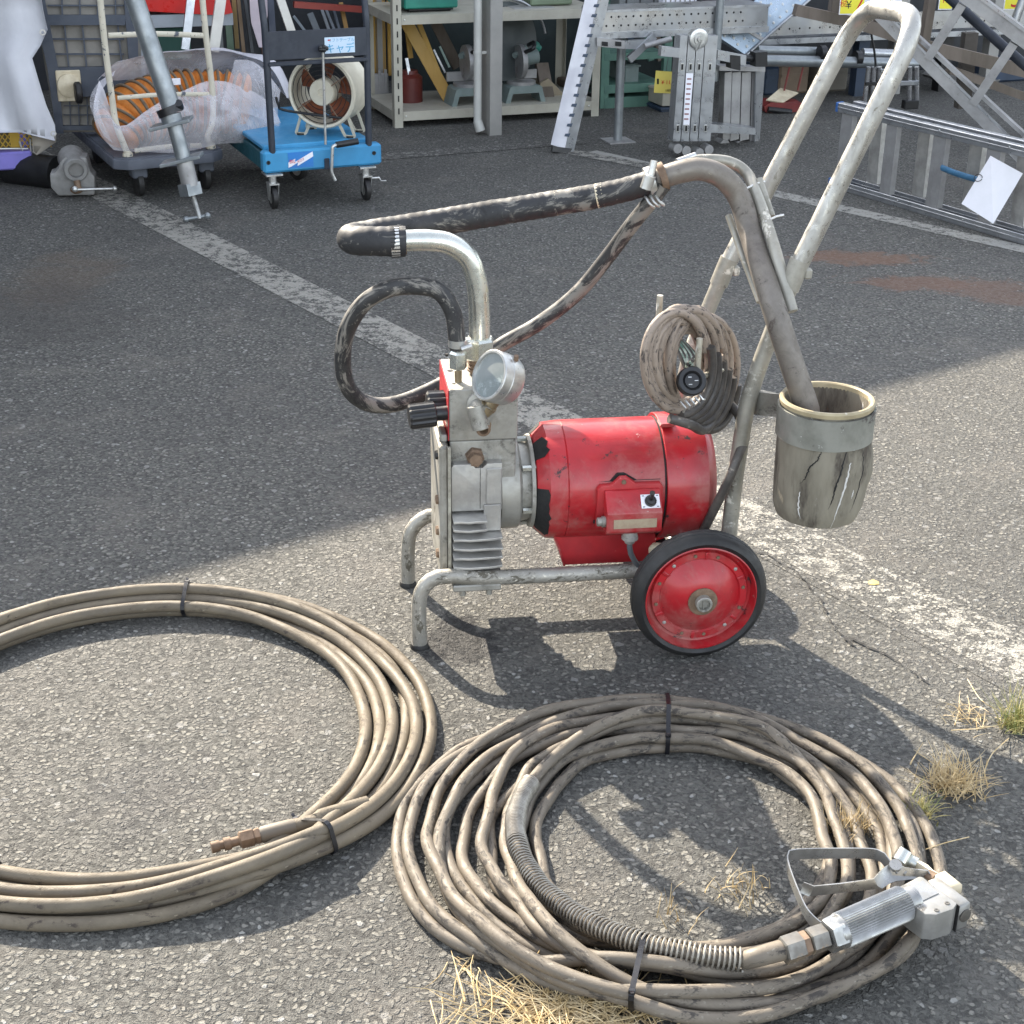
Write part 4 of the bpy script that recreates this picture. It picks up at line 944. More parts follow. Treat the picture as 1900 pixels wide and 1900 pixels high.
mb=MB(mB); mb.lathe((.046,.030,.001),(-.2,1,0),[(0,.009),(.012,.0085),(.014,.005),(.022,.004)],14); mb.build('spray_tip',RUST,gun)
for i,(t_,yy) in enumerate((('MAX.W.P.',.004),('TWA245',-.004),('250KGF',-.012))):
    xx=mB@Matrix.Translation((-.026+.000*i,-.014+i*.0,.0167))@Matrix.Rotation(R(-78),4,'Z')@Matrix.Translation((0,-.002+.0045*(i-1),0))
    text_mb(t_,.0055,xx,.0001).build('engraved_mark',GD,bd,smooth=False)
for x_,y_ in ((-.022,.012),(.010,-.028),(-.012,-.032)):
    mb=MB(mB); mb.lathe((x_,y_,.0160),(0,0,1),[(0,.0035),(.0012,.0032),(.0012,.0016),(.0006,.0014),(.0006,0)],12); mb.build('body_screw',GD,bd)
mb=MB(mB); mb.box((.0212,-.039,-.028),(.0222,.030,.0145)); mb.build('body_seam',DARK,bd,smooth=False)
# trigger and guard
def gq(L_,z): return [gg(x,y,z+dz) for x,y,dz in L_]
mb=MB(); P=catmull(gq([(1540,1736,.0),(1500,1700,.012),(1478,1655,.018),(1462,1610,.018),(1462,1592,.016),(1475,1585,.016),(1560,1583,.016),(1625,1585,.014),(1645,1600,.010),(1660,1625,.0)],.072),.006)
mb.ribbon(P,.0018,.017,up=(0,0,1)); mb.build('trigger_guard',GS,gun)
P0=gq([(1492,1636,.016),(1510,1643,.016),(1560,1638,.016),(1620,1630,.016),(1636,1612,.016),(1648,1604,.016),(1700,1612,.014),(1722,1614,.012),(1726,1620,.010)],.070)
P1=gq([(1484,1656,.0),(1500,1662,.0),(1560,1655,.0),(1636,1648,.0),(1650,1640,.0),(1662,1636,.0),(1700,1630,.0),(1720,1626,.0),(1724,1624,.0)],.070)
mb=MB(); mb.sheet([P0,[a_.lerp(b__,.5)-V((0,0,.004)) for a_,b__ in zip(P0,P1)],P1],.0018); mb.build('trigger',GS,gun)
mb=MB(); mb.tube([gg(1655,1625,.060),gg(1662,1604,.088)],.0085,18); mb.tube([gg(1663,1610,.079),gg(1682,1620,.076)],.0062,12); mb.build('trigger_pivot',GS,gun)
mb=MB(); mb.tube([gg(1668,1600,.074),gg(1680,1580,.084)],.0115,18); mb.tube([gg(1676,1592,.074),gg(1702,1604,.072)],.0095,16); mb.build('adjusting_cap',ZINC,gun)
# ------------------------------------------------------------------ dry grass
GR1=mat('straw_blade',(.40,.28,.12),(.56,.45,.27),60,.6,0,0)
GR2=mat('fading_green_blade',(.16,.19,.05),(.44,.36,.15),50,.6,0,0)
def blades(pts_fn,n,hmin,hmax,spread,mb,rnd,wd=.0011,flat=.0):
    for _ in range(n):
        b0=pts_fn(rnd); a=rnd.uniform(0,2*math.pi); h=rnd.uniform(hmin,hmax); out=rnd.uniform(.1,1)*spread; 
        d=V((math.cos(a),math.sin(a),0)); P=[]
        curl=rnd.uniform(-.4,.6)
        for k in range(5):
            t=k/4; zz_=h*(t-.45*curl*t*t)*(1-flat)+.0015+flat*h*.12*math.sin(math.pi*t)
            P.append(b0+d*out*(t**1.5 if not flat else t)*1.0+V((-d.y,d.x,0))*out*.3*math.sin(t*2.5)*curl+V((0,0,max(.0012,zz_))))
        w_=wd*rnd.uniform(.6,1.3); sd=V((-d.y,d.x,0)); vs=[]; 
        for k,q in enumerate(P):
            ww=w_*(1-.75*k/4); vs+= [q-sd*ww,q+sd*ww,q+V((0,0,ww*.9))]
        fs=[]
        for k in range(4):
            for j in range(3): fs.append((k*3+j,k*3+(j+1)%3,k*3+3+(j+1)%3,k*3+3+j))
        mb.add(vs,fs)
def tuft(x,y,n,r_,hm,hM,sp_,m,label,seed,**kw):
    c=G(x,y); rnd=random.Random(seed); mb=MB()
    blades(lambda q:c+V((q.gauss(0,r_),q.gauss(0,r_),0)),n,hm,hM,sp_,mb,rnd)
    if 'second' in kw: pass
    return mb.build('grass_tuft',m,label=label,category='grass',group='grass tufts in the asphalt')
tuft(1882,1352,150,.010,.02,.075,.06,GR2,'yellow green grass tuft at the right edge above the hose coil',1)
tuft(1800,1335,60,.018,.005,.02,.04,GR1,'low reddish dry weed left of the yellow green tuft',2)
tuft(1765,1460,300,.020,.010,.045,.055,GR1,'bushy dry brown grass tuft just outside the right hose coil',3)
tuft(1705,1508,90,.012,.010,.032,.035,GR2,'small greenish tuft touching the outer turn of the right coil',4)
tuft(1575,1550,110,.016,.02,.05,.03,GR1,'dry tuft growing between the hose turns above the spray gun',5)
tuft(1250,1700,20,.016,.015,.040,.02,GR1,'thin straw sprigs inside the right coil by its lower tie',6)
tuft(1375,1660,45,.022,.01,.035,.03,GR1,'sparse dry weeds inside the right coil near the gun',7)
rnd=random.Random(12); mb=MB()
def pile(q):
    while 1:
        x,y=q.gauss(1060,95),q.gauss(1888,26)
        if y>1822+.0006*(x-1050)**2: return G(x,y)+V((0,0,q.random()*.012))
blades(pile,520,.012,.05,.10,mb,rnd,wd=.0013,flat=.8); mb.build('straw',GR1,kind='stuff',label='heap of dry straw at the bottom edge below the right coil',category='straw')
rnd=random.Random(15); mb=MB(); blades(lambda q:G(860+q.gauss(0,14),1792+q.gauss(0,5)),16,.01,.02,.07,mb,rnd,flat=.9); mb.build('straw_wisp',GR1,label='small wisp of straw on the asphalt left of the right coil',category='straw')
def stem(px,label):
    P=[G(x,y,.003+.02*(i%2)) for i,(x,y) in enumerate(px)]; mb=MB(); mb.tube(catmull(P,.01),.0009,4); mb.build('straw_stalk',GR1,label=label,category='straw')
stem([(1700,1582),(1750,1565),(1798,1553)],'single straw stem beside the gun, pointing right')
stem([(1765,1355),(1830,1350),(1875,1338)],'pale stem lying left from the yellow green tuft')
stem([(1795,1260),(1822,1300),(1860,1322)],'thin stem arching up left from the yellow green tuft')
stem([(1872,1370),(1840,1400),(1825,1435)],'thin stem hanging below the yellow green tuft')
mb=MB(); q=G(1621,1084); mb.sheet([[q+V((-.010,-.004,.002)),q+V((.0,-.008,.003)),q+V((.010,-.003,.002))],[q+V((-.010,.007,.003)),q+V((0,.010,.006)),q+V((.011,.008,.002))]],.0006); mb.build('fallen_leaf',mat('yellow_leaf',(.62,.46,.16),(.5,.36,.12),50,.6),label='small yellow leaf lying on the sunlit paint line',category='leaf')
# ------------------------------------------------------------------ the yard behind
ALU=mat('brushed_aluminium',(.42,.43,.44),(.33,.34,.355),10,.36,.75,.06,60,[((.28,.28,.27),20,.64,.1,.6,.3)])
ALUD=mat('weathered_aluminium',(.38,.375,.37),(.28,.275,.27),8,.5,.5,.1,60,[((.16,.14,.12),16,.6,.1,.8,.1)])
ALUB=mat('blue_silver_plank',(.36,.43,.50),(.27,.33,.39),6,.32,.7,.05,60)
GAL=mat('galvanised_pole',(.29,.31,.32),(.22,.24,.25),14,.42,.6,.08,60,[((.22,.22,.2),20,.62,.1,.7,.2)])
BEIGE=mat('beige_shelf_paint',(.42,.40,.33),(.36,.34,.28),8,.5,0,.08,60,[((.16,.13,.10),22,.70,.06,.8,0)])
BLUE=mat('blue_lift_paint',(.045,.27,.50),(.035,.22,.42),7,.42,0,.06,60,[((.02,.03,.05),30,.70,.04,.7,0),((.3,.42,.5),44,.70,.05,.7,0)])
NAVY=mat('dark_handle_paint',(.018,.024,.036),(.03,.036,.05),12,.5,0,.06,60,[((.10,.11,.12),30,.68,.08,.7,0)])
GPL=mat('grey_truck_plastic',(.105,.115,.14),(.08,.09,.11),10,.6,0,.15,80,[((.25,.25,.26),24,.66,.08,.8,0)])
DPL=mat('dark_truck_plastic',(.035,.045,.065),(.05,.06,.08),10,.55,0,.1,80)
CWIRE=mat('peeling_cream_paint',(.62,.57,.46),(.54,.50,.40),16,.55,0,.2,90,[((.10,.11,.13),22,.585,.04,.8,.1),((.20,.12,.07),40,.66,.05,.8,0)])
TARP=mat('white_tarpaulin',(.58,.585,.62),(.52,.525,.56),3,.55,0,.5,6,dist=.01)
YEL=mat('yellow_crate_plastic',(.55,.36,.03),(.45,.28,.02),8,.5)
PUR=mat('lilac_dolly_plastic',(.22,.19,.58),(.18,.16,.48),8,.5)
ORG=mat('orange_duct_cloth',(.62,.22,.035),(.45,.14,.02),18,.6,0,.4,30,dist=.004)
DRIB=mat('duct_rib_binding',(.17,.13,.085),(.12,.09,.06),30,.7)
FANW=mat('yellowed_fan_enamel',(.60,.56,.45),(.50,.46,.36),10,.45,0,.08,60,[((.25,.17,.10),20,.66,.08,.8,0)])
BLADE=mat('rusty_red_blade',(.30,.095,.045),(.20,.065,.035),14,.6,.1,.1)
GREEN=mat('green_plastic',(.02,.22,.16),(.015,.16,.12),8,.45)
GRNR=mat('green_rack_paint',(.09,.19,.145),(.07,.15,.12),8,.5)
YWOOD=mat('yellow_formwork_board',(.50,.30,.06),(.38,.22,.05),6,.6,0,.1,60,stretch=(1,1,.1))
BRWN=mat('weathered_timber',(.16,.13,.105),(.11,.09,.07),10,.8,0,.4,60,stretch=(1,1,.2))
SAWG=mat('grey_green_machine_paint',(.20,.25,.24),(.15,.19,.18),8,.5)
REDP=mat('red_plastic',(.62,.02,.015),(.5,.015,.012),6,.35)
GREYP=mat('grey_painted_steel',(.30,.29,.27),(.24,.235,.22),4,.5,0,.06,40)
PVC=mat('pvc_downpipe',(.50,.50,.47),(.44,.44,.41),6,.45,0,.05)
CARD=mat('dusty_cardboard_infill',(.24,.225,.20),(.18,.17,.15),9,.8,0,.2,50)
NAVB=mat('blue_board',(.03,.05,.09),(.02,.035,.06),6,.5)
YTAG=mat('yellow_price_card',(.72,.60,.14),(.68,.56,.12),6,.5)
YBRT=mat('bright_yellow_card',(.80,.72,.05),(.78,.70,.05),6,.5)
REDI=mat('red_print',(.60,.02,.02),None,6,.5); BLUI=mat('blue_print',(.04,.35,.60),None,6,.5)
def fm(F): return MB(F.m)
def fbox(F,x0,y0,x1,y1,v0,v1,r=.003):
    a,b__=F.p(x0,y0,v0),F.p(x1,y1,v0); return fm(F).box((a.x,v0,b__.z),(b__.x,v1,a.z),r)
def fcyl(F,pts,r,seg=10,**k): return fm(F).tube([F.p(*q) for q in pts],r,seg,**k)
def caster(root,F,u,v,r,zt,brake=False,yaw=0):
    m=Matrix.Translation((u,v,0))@Matrix.Rotation(yaw,4,'Z')
    mb=MB(F.m@m); mb.lathe((-.011,0,r),(1,0,0),[(0,r*.55),(0,r*.88),(.003,r),(.019,r),(.022,r*.88),(.022,r*.55)],24,closed=True); w_=mb.build('caster_wheel',RUB,root)
    mb=MB(F.m@m); mb.lathe((-.010,0,r),(1,0,0),[(0,0),(0,r*.56),(.020,r*.56),(.020,0)],18); mb.build('wheel_core',STEEL,w_)
    mb=MB(F.m@m); 
    for s_ in (-1,1): mb.prism([(-.010,r-.008),(.010,r-.008),(.024,r*2+.012),(-.024,r*2+.012)],s_*.016-.0015,s_*.016+.0015,axis='u')
    mb.box((-.0185,-.024,r*2+.008),(.0185,.024,r*2+.013)); mb.box((-.03,-.035,zt-.006),(.03,.035,zt)); mb.tube([(0,0,r*2+.010),(0,0,zt-.004)],.014,12); mb.build('caster_fork',STEEL,w_)
    if brake:
        mb=MB(F.m@m); mb.tube([(.018,-.005,r*2),(.05,-.008,r*2),(.055,-.012,r*2-.012),(.075,-.014,r*2-.013)],.0035,6); mb.build('brake_lever',STEEL,w_)
def bars(F,root,name,m,L,r):
    for q in L: fcyl(F,q,r,8).build(name,m,root)
# --- blue lift table
BT=Frame(G(508,389),24)
t=thing('lift_table','blue lift table trolley with black handle frame and crank, an old fan on its deck','lift trolley',BT.o,24)
a,b_=BT.p(488,283,0),BT.p(709,306,0); zb_,zt_=BT.p(490,323,0).z,a.z; uL,uR=a.x,b_.x
mb=fm(BT); mb.box((uL,0,zb_),(uR,.05,zt_),.008); bm=mb.build('end_beam',BLUE,t)
mb=fm(BT); mb.box((uL+.015,.052,zt_-.006),(uR-.03,.74,zt_+.012),.004); mb.build('deck',BLUE,t)
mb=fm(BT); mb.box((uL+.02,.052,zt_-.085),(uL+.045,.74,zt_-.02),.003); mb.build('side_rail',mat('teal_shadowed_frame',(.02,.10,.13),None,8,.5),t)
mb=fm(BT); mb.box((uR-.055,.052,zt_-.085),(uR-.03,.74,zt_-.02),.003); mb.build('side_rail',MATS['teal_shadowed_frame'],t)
for x,y in ((498,302),(694,284)):
    q=BT.p(x,y,-.001); mb=fm(BT); mb.lathe(q,(0,-1,0),[(0,.0075),(.0015,.0075),(.0015,.004),(.0,.004)],12); mb.build('bolt',BLK,bm)
# handle
lu=BT.p(505,278,.012).x; ru=BT.p(684,266,.012).x; zt2=BT.p(500,-30,.012).z
for uu in (lu,ru):
    mb=fm(BT); s_=1 if uu==lu else -1; zk=BT.p(500,50,.012).z
    mb.tube(bend([(uu,.012,zt_-.01),(uu-.004*s_,.012,zk),(uu-.006*s_,.06,zt2+.05)],.02),.0125,10,flat=(1.0,.95)); mb.build('handle_post',NAVY,t)
mb=fm(BT); a,b_=BT.p(502,58,.0),BT.p(676,105,.0); mb.box((lu,.002,b_.z+.004),(ru,.006,a.z-.002),.001); hp=mb.build('handle_panel',NAVY,t)
mb=fm(BT); mb.box((lu,-.006,b_.z-.016),(ru,.020,b_.z-.004),.002); mb.build('cross_bar',NAVY,t)
sa,sb=BT.p(602,70,-.001),BT.p(659,97,-.001); mb=fm(BT); mb.box((sa.x,-.0005,sb.z),(sb.x,.002,sa.z),.0008); sg=mb.build('name_plate',mat('pale_blue_plate',(.55,.68,.80),(.50,.62,.75),6,.4),hp)
xf=BT.m@plane_xf(((sa.x+sb.x)/2,-.0008,sa.z*.27+sb.z*.73),(1,0,0),(0,0,1))
text_mb('キャデ',.036,xf,.0002,sx=1.0).build('plate_lettering',BLUI,sg,smooth=False)
xf=BT.m@plane_xf(((sa.x*.45+sb.x*.55),-.0008,sa.z*.80+sb.z*.20),(1,0,0),(0,0,1))
text_mb('リフトテーブル',.014,xf,.0002).build('plate_lettering',BLUI,sg,smooth=False)
mb=fm(BT); mb.box((sa.x+.012,-.0012,sa.z-.011),(sa.x+.021,-.0005,sa.z-.007)); mb.build('plate_mark',REDI,sg,smooth=False)
ka=BT.p(599,92,-.02); kb=BT.p(604,268,-.01)
mb=fm(BT); mb.tube([ka,kb],.0048,8); mb.build('release_rod',STEEL,t)
mb=fm(BT)
for k in range(5): mb.ball(ka+V((.012*math.cos(k*1.257),-.004,.004+.005*math.sin(k*1.257))),.0085,8)
mb.ball(ka,.011,10); mb.build('release_knob',BLK,t)
g0_,g1_=BT.p(624,269,-.03),BT.p(664,262,-.03)
mb=fm(BT); mb.tube([g0_,g1_],.0115,14); mb.build('crank_grip',BLK,t)
mb=fm(BT); mb.tube(bend([g0_,BT.p(617,272,-.03),BT.p(615,320,-.03),BT.p(622,335,-.03)],.012),.0062,10); mb.build('crank_arm',STEEL,t)
mb=fm(BT); q=BT.p(607,303,-.004); mb.box((q.x-.010,-.006,q.z-.022),(q.x+.010,.0,q.z+.018),.004); mb.build('crank_plate',NAVY,t)
sa,sb=BT.p(534,283,-.001),BT.p(582,311,-.001)
mb=fm(BT); mb.box((sa.x,-.0015,sb.z+.004),(sb.x,-.0002,sa.z-.001)); stk=mb.build('sticker',mat('blue_sticker',(.03,.20,.55),None,6,.4),bm)
mb=fm(BT); W_=sb.x-sa.x; Z0=sb.z+.004; Hh=sa.z-.001-Z0
mb.prism([(sa.x+W_*x,Z0+Hh*y) for x,y in ((0,.38),(.28,.60),(.26,.38),(.98,.97),(1,.66),(.36,.12),(.38,.35),(.12,.12),(0,.05))][::-1],-.0022,-.0016); mb.build('sticker_flash',WHITEP,stk,smooth=False)
text_mb('BIL',.018,BT.m@plane_xf((sa.x+W_*.17,-.0026,Z0+Hh*.42),(1,0,0),(0,0,1)),.0002).build('sticker_lettering',REDI,stk,smooth=False)
text_mb('KOY',.013,BT.m@plane_xf((sa.x+W_*.50,-.0026,Z0+Hh*.46),(1,0,.35),(0,0,1)),.0002).build('sticker_lettering',REDI,stk,smooth=False)
rC=.040; zz0=zb_-.002
caster(t,BT,BT.p(510,365,0).x,.02,rC,zz0); caster(t,BT,BT.p(682,348,0).x,.02,rC,zz0,True); caster(t,BT,BT.p(600,360,.0).x+.03,.42,rC,zz0,yaw=.6)
mb=fm(BT); mb.tube([(uL+.15,.10,zz0-.0),(uL+.26,.40,.10)],.012,8); mb.tube([(uL+.24,.06,zz0),(uL+.22,.45,.13)],.014,8); mb.build('scissor_arm',NAVY,t)
# --- old barrel fan on the deck
FF=Frame(BT.m@V((0,.17,0)),12); fz=zt_+.012
fan=thing('barrel_fan','old cream barrel fan with rusty red blades standing on the blue lift table','fan',(FF.m@FF.p(600,245,0)).to_tuple(),12)
FM=Frame(FF.o,12); fc_=FM.p(597,172,0); fr=(FM.p(533,172,0)-fc_).length*1.0
ax=V((.42,.90,.0)).normalized()
mb=fm(FM); mb.lathe(fc_,ax,[(-.006,fr*.93),(-.008,fr*1.0),(0,fr*1.04),(.01,fr*.99),(.15,fr*.99),(.16,fr*1.03),(.165,fr*.97),(.155,fr*.93),(.01,fr*.93)],56,closed=True); dr=mb.build('drum',FANW,fan)
mb=fm(FM); mb.lathe(fc_-ax*.002,ax,[(0,0),(0,fr*.10),(-.004,fr*.11),(-.004,fr*.36),(.004,fr*.39),(.11,fr*.37),(.12,0)],32); mb.build('hub',FANW,fan)
q1=ax.cross(V((0,0,1))).normalized(); q2=V((0,0,1))
for k in range(5):
    a=k*2*math.pi/5+.25; mb=fm(FM); rows=[]
    for i in range(4):
        r_=fr*(.36+.53*i/3); rows.append([fc_+ax*(.075+.028*s_)+(q1*math.cos(a+s_*.36)+q2*math.sin(a+s_*.36))*r_ for s_ in (-1,-.5,0,.5,1)])
    mb.sheet(rows,.002); mb.build('blade',BLADE,fan)
for k in range(4):
    r_=fr*(.50+.13*k); mb=fm(FM); mb.tube([fc_-ax*.001+(q1*math.cos(a)+q2*math.sin(a))*r_ for a in [i*2*math.pi/40 for i in range(40)]],.0014,5,closed=True); mb.build('guard_ring',BLK,fan)
for k in range(4):
    a=k*math.pi/2+.6; mb=fm(FM); mb.tube([fc_-ax*.002+(q1*math.cos(a)+q2*math.sin(a))*fr*s_ for s_ in (.36,.98)],.0022,5); mb.build('guard_spoke',RUST,fan)
zf=fz
for sx in (-1,1):
    for k in (0,1):
        b0=fc_+ax*(.02+.11*k); mb=fm(FM)
        fo=b0+q1*(-sx*fr*.35); 
        foot=[b0+q1*(sx*fr*.42)-q2*fr*.86,V((b0+q1*(sx*fr*.62)).to_tuple()[:2]+(zf+.004,)),V((b0+q1*(sx*fr*.92)).to_tuple()[:2]+(zf+.004,)),b0+q1*(sx*fr*.70)-q2*fr*.62]
        mb.ribbon(bend(foot,.006,3),.010,.004,up=ax); mb.build('foot_bracket',FANW,fan)
for sx in (-1,1):
    for k in (0,1):
        b0=fc_+ax*(.02+.11*k)+q1*(sx*fr*.77); mb=fm(FM); mb.cyl((b0.x,b0.y,zf-.0),(b0.x,b0.y,zf+.006),.014,seg=14); mb.build('rubber_pad',RUB,fan)
mb=fm(FM); mb.tube(catmull([fc_+q1*(fr*.6)-q2*fr*.7,FM.p(530,205,.05),FM.p(517,195,.05),FM.p(512,180,.05)],.01),.005,8); mb.build('fan_cord',BLK,fan)
# --- grey platform truck with cream wire handle
GT=Frame(G(243,373),28)
t=thing('platform_truck','grey plastic platform truck with peeling cream tube handle, bagged duct on its deck','trolley',GT.o,28)
c1_=GT.p(222,303,0); c2_=GT.p(416,279,0); zt=c1_.z+.012; th_=.038
mb=fm(GT); d0=.78; out=[(c1_.x+.03,-.02),(c2_.x-.05,-.02),(c2_.x,.02),(c2_.x,d0),(c1_.x,d0),(c1_.x-.02,.02)]
mb.prism(out,zt-th_,zt,axis='z'); dk=mb.build('deck',GPL,t,bev=.008)
mb=fm(GT); mb.prism([(x*.97+.008,y*.97+.01) for x,y in out],zt,zt+.004,axis='z'); mb.build('deck_surface',GPL,dk,smooth=False)
for k,(u,v) in enumerate(((c1_.x+.08,.06),(c2_.x-.06,.06),(c1_.x+.08,.66),(c2_.x-.06,.66))): 
    mb=fm(GT); mb.box((u-.028,v-.03,.07),(u+.028,v+.03,zt-th_),.006); mb.build('caster_housing',GPL,t)
    mb=fm(GT); mb.lathe((u-.014,v+.01,.05),(1,0,0),[(0,0),(0,.042),(.005,.05),(.023,.05),(.028,.042),(.028,0)],22); mb.build('caster_wheel',RUB,t)
vh=.03
hl=[(183,-30),(196,95),(207,175),(216,232),(237,286)]; hr=[(373,-30),(382,65),(395,178),(393,232),(385,252),(392,272)]
for L_ in (hl,hr):
    mb=fm(GT); mb.tube(catmull([GT.p(x,y,vh) for x,y in L_],.02),.0115,10,flat=(1,.8)); mb.build('handle_tube',CWIRE,t)
for (x0,y0,x1,y1,r_) in ((201,66,378,66,.0095),(218,182,388,175,.008),(250,280,375,270,.009)):
    mb=fm(GT); a,b_=GT.p(x0,y0,vh),GT.p(x1,y1,vh); mb.tube(catmull([a,(a+b_)/2+V((0,0,.006)),b_],.05),r_,8,flat=(1,.6)); mb.build('cross_rail',CWIRE,t)
for x,y in ((237,287),(391,272)):
    q=GT.p(x,y,vh); mb=fm(GT); mb.ball(q,.02,10,(1,1,.7)); mb.build('handle_socket',CWIRE,t)
# folded dark truck standing on its edge on the deck
t2=thing('folded_truck','dark plastic platform truck standing on its edge, ribbed underside and one caster showing','trolley',(GT.m@V((0,.35,zt+.004))).to_tuple(),16)
FT=Frame((GT.m@V((0,.35,0))),16)
def tp(x,y,dv=0): 
    q=FT.p(x,y,.0); return FT.p(x,y,.10+dv*1.0+ (q.z-.2)*.08)
def quad(mb,pts,th):
    P=[tp(*q) for q in pts]; n=(P[1]-P[0]).cross(P[-1]-P[0]).normalized(); n=-n if n.y>0 else n
    k=len(P); mb.add(P+[q-n*th for q in P],[tuple(range(k))[::-1],tuple(range(k,2*k))]+[(i,(i+1)%k,(i+1)%k+k,i+k) for i in range(k)])
mb=MB(FT.m); quad(mb,[(58,-20),(262,-20),(262,245),(105,245)],.02); pn_=mb.build('infill_panel',CARD,t2,smooth=False)
def bar(pts,nm,m,th=.02):
    mb=MB(FT.m); quad(mb,pts,-th); mb.build(nm,m,t2,smooth=False)
bar([(54,-20,-.002),(80,-20,-.002),(108,126,-.002),(118,246,-.002),(104,246,-.002),(88,126,-.002)],'edge_frame',DPL,.03)
bar([(228,-20,-.002),(252,-20,-.002),(256,110,-.002),(238,110,-.002)],'edge_frame',DPL,.03)
bar([(80,27,-.003),(232,27,-.003),(232,46,-.003),(84,46,-.003)],'edge_frame',DPL,.03)
bar([(106,124,-.003),(236,122,-.003),(238,178,-.003),(114,178,-.003)],'edge_frame',DPL,.03)
bar([(116,232,-.003),(200,232,-.003),(200,240,-.003),(118,240,-.003)],'edge_frame',DPL,.03)
for i in range(4):
    x=116+i*33; bar([(x-3,-20,-.001),(x,-20,-.001),(x+1,28,-.001),(x-2,28,-.001)],'rib',DPL,.014); bar([(x+2,46,-.001),(x+5,46,-.001),(x+13,124,-.001),(x+10,124,-.001)],'rib',DPL,.014)
for y in (10,72,100): bar([(88+y*.1,y-1.5,-.0015),(230,y-1.5,-.0015),(230,y+1.5,-.0015),(88+y*.1,y+1.5,-.0015)],'rib',DPL,.014)
for i in range(4): bar([(128+i*16,178,-.001),(130+i*16,178,-.001),(132+i*16,232,-.001),(130+i*16,232,-.001)],'rib',DPL,.014)
for y in (195,212): bar([(118,y,-.0015),(200,y,-.0015),(200,y+1.5,-.0015),(118,y+1.5,-.0015)],'rib',DPL,.014)
q=tp(128,158,-.035); mb=MB(FT.m); mb.box((q.x-.045,q.y-.004,q.z-.06),(q.x+.045,q.y+.003,q.z+.055),.006); mb.build('caster_plate',CREAM,t2)
mb=MB(FT.m); mb.lathe(q,(.1,-1,0),[(0,.045),(.012,.043),(.016,.03),(.02,.0)],24); mb.build('caster_swivel',CREAM,t2)
mb=MB(FT.m); mb.lathe(q+V((.018,-.04,-.022)),(1,.1,0),[(0,0),(0,.034),(.005,.040),(.02,.040),(.025,.034),(.025,0)],22); mb.build('caster_wheel',RUB,t2)
# --- orange bellows duct in a clear bag
dc=thing('flexible_duct','orange ribbed ventilation duct squeezed together inside a clear bag on the grey truck','duct',(GT.m@V((.12,.30,zt+.004))).to_tuple(),28)
path=[GT.p(212,232,.15),GT.p(232,204,.19),GT.p(285,192,.235),GT.p(330,186,.26),GT.p(400,184,.25),GT.p(462,194,.20)]
for q,h_ in zip(path,(.055,.100,.128,.135,.130,.115)): q.z=zt+h_
P=catmull(path,.004); n=len(P); mb=fm(GT)
mb.tube(P,.118,36,rr=lambda t:(.84+.16*abs(math.sin(t*math.pi*17))**.7)*min(1,.72+t*1.4)); mb.build('duct_cloth',ORG,dc,sharp=60)
for k in range(17):
    i=int((k+.5)/17*(n-1)); T=(P[min(i+2,n-1)]-P[max(i-2,0)]).normalized(); B=T.cross(V((0,0,1))).normalized(); C_=B.cross(T)
    mb=fm(GT); mb.tube([P[i]+(B*math.cos(a)+C_*math.sin(a))*(.119+.0025*math.sin(3*a+k))*min(1,.72+(k+.5)/17*1.4) for a in [j*2*math.pi/36 for j in range(36)]],.0060,6,closed=True); mb.build('duct_rib',DRIB,dc)
def plastic(name,alpha):
    t_=NT(name); co=t_.co('Object'); b1=t_.bump(t_.noise(t_.co('Object',(1,1,.5)),8,4,.55,1.8),.7,.02)
    t_.b.inputs['Base Color'].default_value=(.82,.80,.84,1); t_.b.inputs['Roughness'].default_value=.22; t_.b.inputs['Specular IOR Level'].default_value=.6; t_.l(b1,t_.b.inputs['Normal'])
    tr=t_.n('ShaderNodeBsdfTransparent'); mx=t_.n('ShaderNodeMixShader'); lw_=t_.n('ShaderNodeLayerWeight'); lw_.inputs[0].default_value=.35; t_.l(b1,lw_.inputs['Normal']); f=t_.math('ADD',t_.ramp(t_.noise(co,5,4,.6,1.5),.3,.72,alpha-.14,alpha+.08),t_.math('MULTIPLY',lw_.outputs['Facing'],.45))
    t_.l(f,mx.inputs[0]); t_.l(tr.outputs[0],mx.inputs[1]); t_.l(t_.b.outputs[0],mx.inputs[2]); t_.l(mx.outputs[0],t_.out.inputs[0]); return t_.m
BAG=plastic('clear_bag_film',.24)
def film(rows,name,root,amp=.012,k=1,step=(22,12)):
    """wrinkled film through control rows"""
    R_=[catmull([V(q) for q in r_],.025) for r_ in rows]; m_=max(len(r_) for r_ in R_)
    def res(r_,m_): 
        return [r_[int(i/(m_-1)*(len(r_)-1))].lerp(r_[min(len(r_)-1,int(i/(m_-1)*(len(r_)-1))+1)],(i/(m_-1)*(len(r_)-1))%1) for i in range(m_)]
    R_=[res(r_,m_) for r_ in R_]; colz=[catmull([R_[i][j] for i in range(len(R_))],.03) for j in range(m_)]; h=max(len(c) for c in colz); colz=[res(c,h) for c in colz]
    G_=[[q+V((noise.noise(q*6+V((k,0,0)))*1.6,noise.noise(q*6+V((0,k,5)))*1.6,noise.noise(q*9+V((9,0,k)))))*amp for q in c] for c in colz]
    mb=fm(GT); mb.sheet(G_,.0008); return mb.build(name,BAG,root,sharp=80)
bag=thing('plastic_bag','crumpled clear plastic bag round the orange duct, spilling towards the blue lift table','bag',(GT.m@V((.15,.2,zt+.004))).to_tuple(),28)
q=lambda x,y,v:GT.p(x,y,v)
